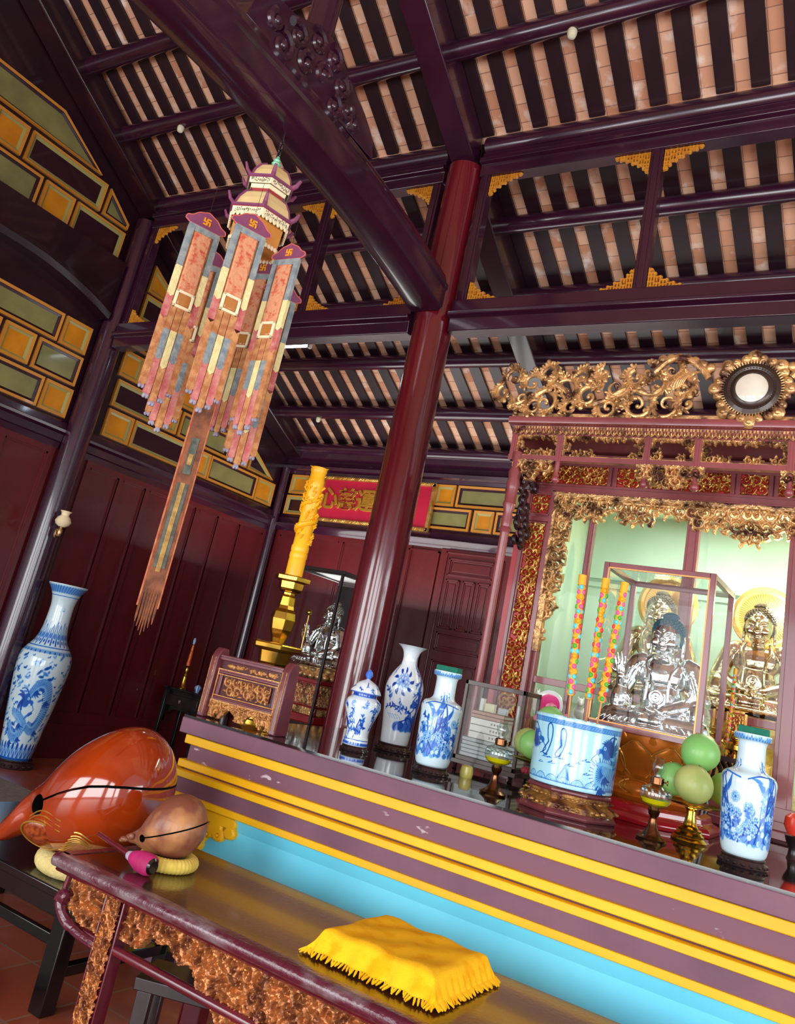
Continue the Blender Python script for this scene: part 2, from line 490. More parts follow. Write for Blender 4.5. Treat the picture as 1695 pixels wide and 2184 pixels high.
# ---- gable wall on the left
def inset(poly, d):
    n = len(poly); out = []
    ar = sum(poly[i][0]*poly[(i+1) % n][1]-poly[(i+1) % n][0]*poly[i][1] for i in range(n))
    P = poly if ar > 0 else poly[::-1]
    for i in range(n):
        a = Vector(P[i-1]); b = Vector(P[i]); c = Vector(P[(i+1) % n])
        e1 = (b-a).normalized(); e2 = (c-b).normalized()
        n1 = Vector((-e1.y, e1.x)); n2 = Vector((-e2.y, e2.x))
        k = n1+n2; out.append(tuple(b+k*(d/max(1+n1.dot(n2), .25))))
    return out
def tile(g, poly, typ, P):
    """framed wall tile; P(a, b, d) maps wall coordinates and height d off the wall"""
    e = {'O': (.03, .022), 'G': (.028, .026), 'D': (.022, .032)}[typ]
    fr = {'O': 1, 'G': 2, 'D': 1}[typ]; ce = {'O': 3, 'G': 4, 'D': 5}[typ]
    ar = sum(poly[i][0]*poly[(i+1) % len(poly)][1]-poly[(i+1) % len(poly)][0]*poly[i][1] for i in range(len(poly)))
    p0 = list(poly) if ar > 0 else list(poly)[::-1]
    p1 = inset(p0, e[0]); p2 = inset(p0, e[0]+e[1]); n = len(p0)
    lev = [(p0, .0), (p0, .03), (p1, .026), (p1, .016), (p2, .006)]
    vs = [P(a, b, d) for q, d in lev for a, b in q]
    fs = []; ms = []
    for L, mi in ((0, 0), (1, 0), (2, fr), (3, fr)):
        for i in range(n):
            j = (i+1) % n; fs.append((L*n+i, L*n+j, (L+1)*n+j, (L+1)*n+i)); ms.append(mi)
    fs.append(tuple(4*n+i for i in range(n))); ms.append(ce)
    k = len(g.f); g.add(vs, fs); g.m[k:] = ms
TM = [GOLDF, OLIVF, TMAR, ORANGE, OLIVE, TMAR]
def rect(a, b, c, d): return [(a, c), (b, c), (b, d), (a, d)]
g = G()
g.prism([(-6, 0), (8.3, 0), (8.3, zl(8.3)+.05), (YC, zl(YC)+.05), (YR, zu(YR)+.05), (-6, zu(YR)+.05-.5*(YR+6))], XL-.15, XL, 'yz')
wl = struct(g.build('wall_left', LACD, smooth=False))
PL = lambda a, b, d: (XL+d, a, b)
g = G()
rows = [
 (3.195, 3.495, [(2.2, 3.5, 'G'), (3.55, 4.43, 'G'), (4.455, 4.765, 'O')]),
 (3.53, 3.84, [(2.4, 3.84, 'G'), (3.885, 4.21, 'O'), (4.25, 4.755, 'G')]),
 (3.872, 4.165, [(2.5, 3.4, 'O'), (3.44, 4.41, 'G'), (4.44, 4.75, 'O')]),
 (4.955, 5.285, [(2.2, 3.735, 'G'), (3.775, 4.11, 'O'), (4.145, 4.75, 'D')]),
 (5.325, 5.64, [(2.4, 3.085, 'D'), (3.12, 3.455, 'O'), (3.495, 4.385, 'D')]),
 (3.19, 3.49, [(5.225, 5.57, 'O'), (5.59, 6.55, 'D'), (6.57, 6.78, 'O'), (6.79, 7.65, 'G'), (7.665, 8.0, 'O')]),
 (3.525, 3.82, [(5.225, 5.8, 'D'), (5.83, 6.155, 'O'), (6.19, 7.03, 'G'), (7.05, 7.39, 'O')]),
 (3.86, 4.15, [(5.2, 5.47, 'O'), (5.5, 6.02, 'D'), (6.05, 6.38, 'O')]),
 (4.2, 4.49, [(5.2, 5.95, 'G')]),
 (4.525, 4.83, [(5.23, 5.62, 'D')]),
]
for z0, z1, l in rows:
    for a, b, t in l: tile(g, rect(a, b, z0, z1), t, PL)
tile(g, [(4.425, 5.325), (4.75, 5.325), (4.755, 5.395), (4.43, 5.63)], 'G', PL)
tile(g, [(2.4, 5.69), (4.285, 5.69), (3.70, 6.03), (2.4, 6.03)], 'G', PL)
tile(g, [(7.42, 3.525), (7.93, 3.525), (7.43, 3.835)], 'D', PL)
tile(g, [(6.41, 3.86), (7.38, 3.86), (6.96, 4.12), (6.41, 4.15)], 'G', PL)
tile(g, [(5.66, 4.525), (6.32, 4.525), (5.9, 4.78), (5.66, 4.83)], 'O', PL)
tile(g, [(5.23, 4.86), (5.8, 4.86), (5.23, 5.18)], 'O', PL)
tile(g, [(6.0, 4.2), (6.84, 4.2), (6.38, 4.47), (6.0, 4.49)], 'D', PL)
f = g.build('tile_frieze', TM, wl, smooth=False)
# doors and cornice
def boards(g, P, edges, z0, z1, stile=.03, dep=.03):
    """tall framed panels: raised stiles at the given edges, a moulded border inside each field"""
    for a, b in zip(edges, edges[1:]):
        last = b == edges[-1]
        for (u0, u1, v0, v1, d) in ((a-stile, a+stile, z0, z1, dep), (b-stile, b+(stile if last else -stile+.0005), z0, z1, dep*.999), (a+stile, b-stile, z1-.06, z1, dep), (a+stile, b-stile, z0, z0+.12, dep),
                                    (a+stile, a+stile+.018, z0+.12, z1-.06, dep*.6), (b-stile-.018, b-stile, z0+.12, z1-.06, dep*.6), (a+stile, b-stile, z1-.078, z1-.06, dep*.6)):
            vs = [P(u, v, d_) for d_ in (0, d) for v in (v0, v1) for u in (u0, u1)]
            g.add(vs, [(0, 2, 3, 1), (4, 5, 7, 6), (0, 1, 5, 4), (2, 6, 7, 3), (0, 4, 6, 2), (1, 3, 7, 5)])
def moulding(g, P, u0, u1, prof):
    vs = []; n = len(prof)
    for u in (u0, u1): vs += [P(u, z, d) for z, d in prof]
    g.add(vs, [(i, (i+1), n+i+1, n+i) for i in range(n-1)]+[tuple(range(n)), tuple(range(2*n-1, n-1, -1))])
CORN = [(2.89, 0), (2.89, .03), (2.95, .03), (2.96, .05), (3.03, .055), (3.05, .1), (3.075, .105), (3.09, .06), (3.15, .05), (3.17, .03), (3.17, 0)]
g = G()
boards(g, PL, [5.2, 5.637, 6.013, 6.42, 6.8, 7.19, 7.585, 8.03], .32, 2.89)
boards(g, PL, [2.3, 2.75, 3.2, 3.7, 4.22, 4.75], .32, 2.89)
g.box(XL, XL+.04, 2.3, 8.1, 0, .32); g.box(XL, XL+.05, 2.3, 8.1, .29, .33); g.box(XL, XL+.004, 2.0, 8.15, .3, 2.89)
g.build('door_panels', DOORW, wl, smooth=False, bevel=.006)
g = G(); moulding(g, PL, 2.0, 4.8, CORN); moulding(g, PL, 5.05, 8.1, CORN)
g.build('cornice', LAC, wl, recalc=True)

# ---- back wall
g = G(); g.box(-7.5, 4, YB, YB+.15, 0, 4.15)
wb = struct(g.build('wall_back', LACD, smooth=False))
PB = lambda a, b, d: (a, YB-d, b)
g = G()
for z0, z1, l in ((3.435, 3.693, [(-7.135, -6.855, 'O'), (-6.82, -5.96, 'G'), (-5.93, -5.63, 'O'), (-5.6, -4.925, 'D'), (-4.905, -4.635, 'O'), (-4.605, -3.7, 'G'), (-3.67, -3.4, 'O'), (-3.37, -2.5, 'D')]),
                  (3.155, 3.41, [(-7.14, -6.6, 'D'), (-6.57, -6.3, 'O'), (-6.27, -5.4, 'G'), (-5.37, -4.38, 'G'), (-4.34, -4.085, 'O'), (-4.06, -3.35, 'G'), (-3.3, -3.0, 'O')])):
    for a, b, t in l: tile(g, rect(a, b, z0, z1), t, PB)
g.build('tile_frieze', TM, wb, smooth=False)
g = G()
moulding(g, PB, -7.3, 3, [(3.70, 0), (3.70, .04), (3.74, .05), (3.76, .1), (3.80, .11), (3.83, .06), (3.89, .05), (3.91, .11), (3.98, .12), (4.0, .08), (4.03, .0)])
moulding(g, PB, -7.2, 3, [(2.93, 0), (2.93, .03), (2.96, .05), (2.99, .09), (3.02, .1), (3.04, .05), (3.1, .045), (3.12, .025), (3.14, .02), (3.14, 0)])
g.build('cornice', LAC, wb, recalc=True)
g = G(); g.cyl((-7.2, YB-.1, 4.05), (3, YB-.1, 4.05), .075, n=20)
g.build('wall_plate', LAC, wb, sharp=60)
g = G(); g.box(-7.2, -2.2, YB-.004, YB, .3, 2.93)
boards(g, PB, [-7.13, -6.6, -6.1, -5.6, -5.1], .3, 2.93)
boards(g, PB, [-3.9, -3.4, -2.9, -2.4], .3, 2.93)
g.build('door_panels', DOORW, wb, smooth=False, bevel=.006)
# the panelled door in the back wall
d = G()
d.box(-4.66, -3.86, YB-.04, YB, 0, 2.93)
def pan(x0, x1, z0, z1):
    for a, b, dd in ((0, .02, .062), (.02, .035, .05)):
        for u0, u1, v0, v1 in ((x0+a, x0+b, z0+a, z1-a), (x1-b, x1-a, z0+a, z1-a), (x0+a, x1-a, z0+a, z0+b), (x0+a, x1-a, z1-b, z1-a)):
            d.box(u0, u1, YB-dd, YB-.04, v0, v1)
    d.box(x0+.05, x1-.05, YB-.052, YB-.04, z0+.05, z1-.05)
for q in ((-4.525, -3.95, 2.63, 2.83), (-4.52, -4.345, 2.04, 2.59), (-4.305, -4.15, 2.04, 2.59), (-4.117, -3.955, 2.04, 2.59), (-4.515, -3.95, 1.8, 2.0), (-4.515, -3.95, .3, 1.7)): pan(*q)
for q in ((-4.58, -4.56), (-3.91, -3.89)): d.box(q[0], q[1], YB-.06, YB-.04, .1, 2.9)
d.box(-4.58, -3.89, YB-.06, YB-.04, 2.88, 2.9)
dr = d.build('door_1', DOORW, smooth=False, bevel=.003); struct(dr)
g = G()
for x0, x1 in ((-5.1, -4.68),):
    for u0, u1, v0, v1 in ((x0, x0+.02, .3, 2.89), (x1-.02, x1, .3, 2.89), (x0, x1, 2.87, 2.89)): g.box(u0, u1, YB-.04, YB, v0, v1)
g.build('door_panels', DOORW, wb, smooth=False)

# ---- columns
def column(name, x, y, r, z1, label, m=LACR, taper=.94):
    g = G(); pr = [(r*1.0, 0), (r*1.02, z1*.25), (r, z1*.5), (r*taper, z1)]
    g.lathe([(r*1.25, 0), (r*1.25, .12), (r*1.1, .16)]+[(r*1.0, .17)]+[(q, z) for q, z in pr[1:]], 48)
    return tag(g.build(name, m, loc=(x, y, 0), sharp=50), label, 'column')
column('column', XC, YC, .158, 5.52, 'tall glossy red lacquered column behind the altar table')
column('column', XL+.1, YC, .125, 5.5, 'dark maroon wall column on the left behind the floor vase', LAC)
column('column', XL+.06, YB-.1, .055, 3.75, 'slim dark column in the corner where left and back walls meet', LAC)

# ---- cross beams in the column line
def beam_profile(g, x0, x1, y, prof):
    """prof: list (dy, z) closed"""
    n = len(prof); vs = [(x, y+a, b) for x in (x0, x1) for a, b in prof]
    g.add(vs, [(i, (i+1) % n, n+(i+1) % n, n+i) for i in range(n)]+[tuple(range(n))[::-1], tuple(range(n, 2*n))])
LOWP = [(-.07, 4.01), (-.075, 4.11), (-.12, 4.125), (-.125, 4.155), (-.08, 4.17), (-.075, 4.27), (.075, 4.27), (.08, 4.17), (.125, 4.155), (.12, 4.125), (.075, 4.11), (.07, 4.01)]
UPP = [(-.06, 5.40), (-.06, 5.50), (-.1, 5.51), (-.1, 5.55), (-.065, 5.56), (-.065, 5.615), (.065, 5.615), (.065, 5.56), (.1, 5.55), (.1, 5.51), (.06, 5.50), (.06, 5.40)]
def xbeam(prof, x0, x1, label, m, rnd=None):
    g = G(); beam_profile(g, x0, x1, YC, prof)
    if rnd: g.cyl((x0, YC, rnd[0]), (x1, YC, rnd[0]), rnd[1], n=24)
    return tag(g.build('cross_beam', m, recalc=True, bevel=.006), label, 'beam')
xbeam(LOWP, XL+.26, XC-.18, 'lower moulded maroon cross beam between left wall and red column', LAC)
xbeam(LOWP, XC+.18, xr, 'lower moulded maroon cross beam right of the red column above the shrine', LAC)
xbeam(UPP, XL+.26, XC-.17, 'upper dark cross beam above the left openwork frieze', LAC, (5.705, .088))
xbeam(UPP, XC+.17, xr, 'upper dark cross beam above the right openwork frieze', LAC, (5.705, .088))
# frieze posts
def post(x, label, w=.045):
    g = G(); g.box(-w, w, -.045, .045, 4.265, 5.41); g.box(-w*.5, w*.5, -.055, .055, 4.265, 5.41)
    return tag(g.build('frieze_post', LAC, loc=(x, YC, 0), smooth=False, bevel=.005), label, 'post')
post(-1.665, 'slim square post dividing the openwork frieze right of the red column')
post(-4.64, 'slim square post dividing the openwork frieze left of the red column')
post(-3.045, 'flat upright frame against the right side of the red column', .04)
post(-3.5, 'flat upright frame against the left side of the red column', .04)
post(-6.96, 'flat upright frame beside the left wall column', .04)
# gilt corner brackets (openwork fret)
YBR = mat('bracket_gilt', '#dc9a2e', .4, .25, col2='#c8822a', vscale=12)
def bracket_mesh():
    R = Ras(.27, .17, 110)
    def seg(a, b, r=.0085): R.line([a, b], r*.8, 1., 'max', .3)
    seg((.005, .006), (.262, .006), .008); seg((.006, .005), (.006, .165), .008)
    for i, (x, z) in enumerate([(.045, .125), (.085, .095), (.13, .07), (.175, .045), (.22, .028)]):
        seg((x, .0), (x, z)); seg((x-.04, z), (x, z)); seg((x-.022, z-.028), (x-.022, z+.0)); R.disc(x, z, .014)
        if z > .06: seg((x-.04, z*.5), (x, z*.5)); seg((x-.02, z*.5), (x-.02, z*.22)); R.disc(x-.02, z*.24, .012)
    seg((.0, .15), (.03, .15)); R.disc(.02, .155, .014); R.disc(.25, .012, .016)
    seg((.0, .1), (.05, .1)); seg((.025, .06), (.025, .1))
    g = G(); pierced(g, R, 0, 0, 0, .018, .3, .6)
    return g.mesh('corner_bracket', YBR, smooth=False)
BRM = bracket_mesh()
def bracket(x, z, sx, sz, label):
    o = link('corner_bracket', BRM, None, (x, YC-.02, z)); o.scale = (sx, 1, sz)
    return tag(o, label, 'bracket', 'gilt corner brackets of the openwork frieze')
zb, zt = 4.272, 5.398
for xa, nm in ((-6.915, 'left wall column'), ): 
    bracket(xa, zb, 1, 1, 'gilt fretwork bracket at the foot of the frame beside the left wall column'); bracket(xa, zt, 1, -1, 'gilt fretwork bracket at the top of the frame beside the left wall column')
bracket(-4.69, zb, -1, 1, 'gilt fretwork bracket at the foot of the left dividing post, on its lantern side')
bracket(-4.59, zb, 1, 1, 'gilt fretwork bracket at the foot of the left dividing post, on its right side')
bracket(-4.69, zt, -1, -1, 'gilt fretwork bracket at the top of the left dividing post, nearest the lantern')
bracket(-4.59, zt, 1, -1, 'gilt fretwork bracket at the top of the left dividing post, nearest the tie beam')
bracket(-3.545, zb, -1, 1, 'gilt fretwork bracket at the foot of the frieze left of the red column')
bracket(-3.545, zt, -1, -1, 'gilt fretwork bracket at the top of the frieze left of the red column')
bracket(-3.0, zb, 1, 1, 'gilt fretwork bracket at the foot of the frieze right of the red column')
bracket(-3.0, zt, 1, -1, 'gilt fretwork bracket at the top of the frieze right of the red column')
bracket(-1.715, zb, -1, 1, 'gilt fretwork bracket at the foot of the right dividing post, on its left side')
bracket(-1.615, zb, 1, 1, 'gilt fretwork bracket at the foot of the right dividing post, on its right side')
bracket(-1.715, zt, -1, -1, 'gilt fretwork bracket at the top of the right dividing post, left side')
bracket(-1.615, zt, 1, -1, 'gilt fretwork bracket at the top of the right dividing post, right side')

# ---- tie beams (along the depth of the hall), arched
def tie(x, label, zoff=0., w=.15, y0=.6, y1=4.76, deep=0.):
    ys = np.linspace(y0, y1, 30); g = G()
    def zc(y): return 4.60+zoff-.24*((y-2.75)/2.05)**2 if y > 2.75 else 4.60+zoff-.09*((y-2.75)/2.05)**2
    prof = [(-w, -.2-deep), (-w*.8, -.225-deep), (w*.8, -.225-deep), (w, -.2-deep), (w, -.07), (w*1.1, -.055), (w*1.1, -.02), (w*.95, 0), (w*.8, .07), (-w*.8, .07), (-w*.95, 0), (-w*1.1, -.02), (-w*1.1, -.055), (-w, -.07)]
    path = [((x, y, zc(y)), (1, 0, 0), (0, 0, 1)) for y in ys]
    g.sweep(prof, path)
    return tag(g.build('tie_beam', LAC, recalc=True, sharp=40), label, 'beam')
tie(XC, 'long arched maroon tie beam running overhead from the red column, carrying the lantern')
g = G()
vs = []
ys = np.linspace(1.0, 4.78, 24)
def zb_(y): return 4.5-.0*(y-2)-.22*max(0, (y-3.6)/1.2)**2
path = [((XL+.1, y, 0), (1, 0, 0), (0, 0, 1)) for y in ys]
n = 6
for y in ys:
    b = zb_(y)-.0
    vs += [(XL+.0, y, b), (XL+.17, y, b), (XL+.19, y, b+.06), (XL+.17, y, b+.12), (XL+.17, y, 4.93), (XL, y, 4.93)]
fs = []
for i in range(len(ys)-1):
    for k in range(n): l = (k+1) % n; fs.append((i*n+k, i*n+l, (i+1)*n+l, (i+1)*n+k))
fs += [tuple(range(n))[::-1], tuple((len(ys)-1)*n+k for k in range(n))]
g.add(vs, fs)
tag(g.build('tie_beam', LACD, recalc=True), 'deep dark tie beam on the left wall between upper and lower tile rows', 'beam')

# rafters under the roof
def rafter(x, pts, w, h, label, m=LACD, curl=False):
    """pts: (y, z) of the top edge"""
    g = G(); pts = [(p[0], p[1]) for p in pts]; n = len(pts)
    low = []
    for i, (y, z) in enumerate(pts):
        hh = h*(1+.25*math.sin(pi*i/(n-1)))
        low.append((y, z-hh))
    poly = pts+low[::-1]
    g.prism(poly, x-w, x+w, 'yz')
    g.prism([(y, z-.0) for y, z in pts]+[(y, z+.06-h) for y, z in pts][::-1], x-w*1.25, x+w*1.25, 'yz') if False else None
    return tag(g.build('roof_rafter', m, recalc=True, bevel=.012), label, 'rafter')
rafter(XC, [(1.35, zu(1.35)-.005), (2.4, zu(2.4)-.005), (3.6, zu(3.6)-.005), (YC-.02, zu(YC-.02)-.005)], .11, .3, 'sloping dark rafter rising from the head of the red column', LAC)
rafter(XC, [(YC+.02, zl(YC+.02)-.005), (5.6, zl(5.6)-.005), (6.8, zl(6.8)-.005), (8.1, zl(8.1)-.005)], .1, .28, 'sloping dark rafter running back from the red column to the back wall', LACD)
rafter(XL+.14, [(1.35, zu(1.35)-.005), (2.4, zu(2.4)-.005), (3.6, zu(3.6)-.005), (YC-.02, zu(YC-.02)-.005)], .13, .26, 'sloping dark rafter along the upper gable on the left wall', LACD)
rafter(XL+.14, [(YC+.02, zl(YC+.02)-.005), (5.6, zl(5.6)-.005), (6.8, zl(6.8)-.005), (7.7, zl(7.7)-.005), (8.1, zl(8.1)-.02)], .13, .24, 'curved dark rafter along the lower gable ending at the corner column', LACD)

# carved cloud block on the tie beam and the post above
t = thing('carved_block', 'dark wooden block carved with cloud scrolls on top of the tie beam', 'carving', (XC, 2.95, 4.672))
g = G(); prof = [(-.62, .02), (-.58, .2), (-.5, .27), (-.3, .3), (-.05, .42), (.1, .42), (.22, .34), (.36, .27), (.48, .22), (.62, .12), (.66, .0)]
g.prism([(a, b) for a, b in prof]+[(.66, -.005), (-.62, -.002)], -.115, .115, 'yz')
g.build('block', LAC, t, recalc=True, bevel=.02)
def curl(g, y, z, R, a0, sg, r, x):
    pts = []; rr = []
    for i in range(22):
        q = i/21; a = a0+sg*q*2*pi*1.3; R_ = R*(1-q)**.8
        pts.append((x, y+R_*math.cos(a), z+R_*math.sin(a))); rr.append(r*(1-.4*q))
    g.tube(pts, rr, 8); g.ell(pts[-1], r*1.2, 8, 6)
for sgn in (1, -1):
    g = G()
    for (y, z, R, a0, sg) in ((-.24, .2, .085, 2.5, -1), (-.33, .05, .095, 2., -1), (-.12, .1, .075, 1.2, 1), (-.08, .3, .08, 2.2, -1), (.08, .31, .085, 2., -1), (.03, .15, .07, .5, 1), (.2, .2, .075, 1.5, -1), (.3, .1, .07, 1., -1), (.18, .04, .08, 2., -1), (.4, .07, .06, 2., 1), (-.42, .14, .06, 2., 1)):
        curl(g, y, z, R*.95, a0, sg, .03, sgn*.112)
    g.build('scroll_carving', LAC, t)
g = G(); g.cyl((0, 0, 0), (0, 0, 2.0), .092, .086, 32)
tag(g.build('roof_post', LAC, loc=(XC, 2.96, 5.0), sharp=60), 'short round post standing on the carved cloud block under the roof', 'post')

# little light sockets under the purlins
SOCK = mat('socket_white', '#d8d2b4', .4)
for (x, y, z, r, lab) in ((-2.19, 4.25, zu(4.25)-.165, .035, 'small round cream light socket under the right part of the upper purlin'),
                          (-6.18, 4.25, zu(4.25)-.165, .032, 'small round cream light socket under the upper purlin near the left gable'),
                          (-6.4, 7.54, zl(7.54)-.17, .03, 'small round cream light socket under the purlin nearest the back wall')):
    g = G(); g.lathe([(r*.7, .02), (r, 0), (r, -r*.8), (r*.8, -r*1.5), (r*.35, -r*1.8), (0, -r*1.8)], 20)
    g.lathe([(r*1.06, -.006), (r*1.06, -.014)], 20, cap=False)
    tag(g.build('lamp_socket', SOCK, loc=(x, y, z)), lab, 'socket')
# fluorescent lamp behind the lower beam
TUBEM = mat('fluorescent_tube', '#ffffff', .4, emit='#d8ecff', estr=30)
t = thing('fluorescent_lamp', 'lit fluorescent tube hanging behind the lower beam beside the lantern', 'lamp', (-5.36, 5.7, 4.36))
g = G(); g.cyl((-.16, 0, 0), (.16, 0, 0), .017, n=12); g.build('tube', TUBEM, t)
g = G(); g.box(-.2, .2, -.025, .025, .03, .07); g.box(-.2, -.17, -.02, .02, -.03, .07); g.box(.17, .2, -.02, .02, -.03, .07); g.cyl((0, 0, .07), (0, 0, .9), .006, n=6)
g.build('fitting', WHITEP, t)

# wall lamp
t = thing('wall_lamp', 'small wall lamp with cream glass shade on a gilt bracket by the left column', 'lamp', (-6.88, 4.86, 2.14))
LSH = mat('lamp_shade_cream', '#f4e2b8', .3, coat=.3)
g = G(); g.lathe([(.03, 0), (.06, .02), (.075, .05), (.06, .085), (.035, .11), (.04, .135), (.055, .15)], 24, cap=False); g.lathe([(.0, 0), (.03, 0)], 24, cap=False)
g.build('lamp_shade', LSH, t, loc=(.04, -.02, 0))
g = G(); g.tube(smoothed([(.04, -.02, 0), (.04, -.02, -.05), (0, 0, -.08), (-.05, .02, -.05), (-.1, .04, -.02)], 6), .012, 8); g.ell((.04, -.02, -.05), (.022, .022, .04)); g.ell((-.06, .02, -.06), (.025, .025, .05)); g.ell((-.03, .01, -.03), .022)
g.build('bracket', GOLDB, t)

# hidden part of the hall: floor mats
GREYM = mat('grey_mat', '#8c8680', .9, col2='#7a746e', vscale=30)
def matrug(x0, x1, y0, y1, label):
    g = G(); g.box(x0, x1, y0, y1, 0, .012)
    tag(g.build('floor_mat', GREYM, bevel=.005), label, 'mat')
matrug(-6.9, -4.6, 2.9, 4.72, 'grey floor mat in front of the tall blue and white floor vase')
g = G(); g.lathe([(.0, 0), (.42, 0), (.45, .02), (.42, .05), (0, .06)], 40)
tag(g.build('floor_cushion', GREYM, loc=(-3.3, 2.1, 0)), 'round grey floor cushion beside the black table legs', 'cushion')
# ------------------------------------------------------------------ cobalt painting
def flower(R, x, y, r, rnd, val=.95):
    R.disc(x, y, r*1.02, .42, .25)
    for ring, k in ((.78, 9), (.45, 6)):
        for i in range(k):
            a = 2*pi*i/k+rnd.uniform(-.2, .2); px = x+ring*r*math.cos(a); py = y+ring*r*math.sin(a); q = r*.27
            R.disc(px, py, q, val*.85, .3); R.disc(px, py, q*.72, .12, .25, 'set'); R.disc(px-q*.15*math.cos(a), py-q*.15*math.sin(a), q*.4, .4, .6)
    R.disc(x, y, r*.2, val, .3)
def spray(R, x, y, ang, L, rnd, n=7, val=.95, leaf=.018):
    pts = [(x+L*t*math.cos(ang+.6*t), y+L*t*math.sin(ang+.6*t)) for t in np.linspace(0, 1, 8)]
    R.line(pts, .0032, val*.8)
    for i in range(n):
        p = pts[1+int(i*6/n)]; a = ang+rnd.choice([-1, 1])*rnd.uniform(.5, 1.3)
        R.leaf(p[0], p[1], a, leaf*rnd.uniform(1, 2), leaf*.45, rnd.choice([val, val*.8, .6]), 'max')
def rock(R, x, y, w, h, rnd, val=.5):
    pts = [(x-w*.5, y), (x-w*.35, y+h*.5), (x-w*.15, y+h*.75), (x, y+h), (x+w*.15, y+h*.8), (x+w*.3, y+h*.45), (x+w*.5, y)]
    for i in range(14):
        t = i/13; q = rnd.uniform(.1, .9)
        R.disc(x+w*(t-.5)*.9, y+h*.45*q*(1-abs(t-.5)), w*.14, rnd.choice([val, val*.8, .62]), .3)
    R.line(sm2(pts, 4), .004, .95)
    for i in range(5):
        a = x+w*rnd.uniform(-.3, .3); R.line(sm2([(a, y+h*.05), (a+w*.08, y+h*.3), (a-w*.05, y+h*.6)], 4), .0025, .9)
def cloudm(R, x, y, s, rnd, val=.9):
    for k in range(4):
        R.disc(x+s*(k-1.5)*.5, y+s*.18*math.sin(k*2), s*.28, val, .3, ry=s*.17)
    R.disc(x, y+s*.35, s*.22, val, .3, ry=s*.16); R.line([(x-s*1.3, y-s*.22), (x+s*1.3, y-s*.1)], s*.07, val)
def outline_cloud(R, x, y, w, h, val=.95):
    pts = [(x-.3*w, y-.1*h), (x-.5*w, y-.45*h), (x-.34*w, y-.5*h), (x-.2*w, y-.1*h), (x-.18*w, y+.3*h), (x-.27*w, y+.5*h), (x-.38*w, y+.42*h), (x-.36*w, y+.1*h), (x-.3*w, y-.1*h)]
    R.line(sm2(pts, 5), .0034, val)
def waves(R, y0, h, rnd, val=.7, n=14):
    for i in range(n):
        x = R.w*(i+.5)/n; r = h*.75
        for k in (1., .75, .5):
            pts = [(x+r*k*math.cos(a), y0+r*k*math.sin(a)*.9) for a in np.linspace(0, pi, 12)]
            R.line(pts, h*.06, val*(.55+.4*(k == 1.)))
        for q in range(3): R.disc(x+r*rnd.uniform(-.4, .4), y0+r*.2*rnd.uniform(0, 1), h*.09, val)
    R.line([(0, y0), (R.w, y0)], h*.07, val)
def dragon(R, spine, r, rnd, sgn=1, val=.5, head=True):
    pts = sm2(spine, 8); n = len(pts)
    rr = [r*(.35+.65*math.sin(pi*min(.12+.88*i/n*.9+.05, 1))) for i in range(n)]
    R.line(pts, [q*1.12 for q in rr], .9); R.line(pts, [q*.95 for q in rr], val*.7, 'set', .15)
    for i in range(0, n, 1):
        p = pts[i]; q = pts[min(i+1, n-1)]; a = math.atan2(q[1]-p[1], q[0]-p[0])+pi/2
        R.line([(p[0]-rr[i]*.9*math.cos(a), p[1]-rr[i]*.9*math.sin(a)), (p[0]+rr[i]*.4*math.cos(a), p[1]+rr[i]*.4*math.sin(a))], r*.07, .8)
        R.line([(p[0]+rr[i]*math.cos(a), p[1]+rr[i]*math.sin(a)), (p[0]+rr[i]*1.5*math.cos(a), p[1]+rr[i]*1.5*math.sin(a))], r*.1, .85)
    if head:
        x, y = pts[-1]
        R.disc(x, y, r*1.35, .8, .2); R.disc(x-sgn*r*1.3, y-r*.3, r*.9, .75, .25, ry=r*.6)
        for i in range(9):
            a = (0 if sgn > 0 else pi)+rnd.uniform(-1.2, 1.2); R.leaf(x+sgn*r*.5, y+r*.2, a, r*rnd.uniform(1.6, 2.8), r*.35, rnd.choice([.95, .75]), 'max')
        R.line(sm2([(x-sgn*r*.5, y+r), (x+sgn*r*.6, y+r*2), (x+sgn*r*1.8, y+r*1.9)], 5), r*.14, .95)
        R.line(sm2([(x-sgn*r*1.8, y-r*.5), (x-sgn*r*2.6, y-r*1.5), (x-sgn*r*1.5, y-r*2.2)], 5), r*.09, .95)
        R.disc(x-sgn*r*.6, y+r*.35, r*.3, .02, .2, 'set'); R.disc(x-sgn*r*.6, y+r*.35, r*.14, 1.)
        R.disc(x-sgn*r*1.2, y-r*.75, r*.35, .05, .2, 'set')
    for i in (n//4, n//2, 3*n//4):
        p = pts[i]
        for k in range(4):
            a = -pi/2+(k-1.5)*.5; R.leaf(p[0], p[1]-r, a, r*1.5, r*.25, .9, 'max')

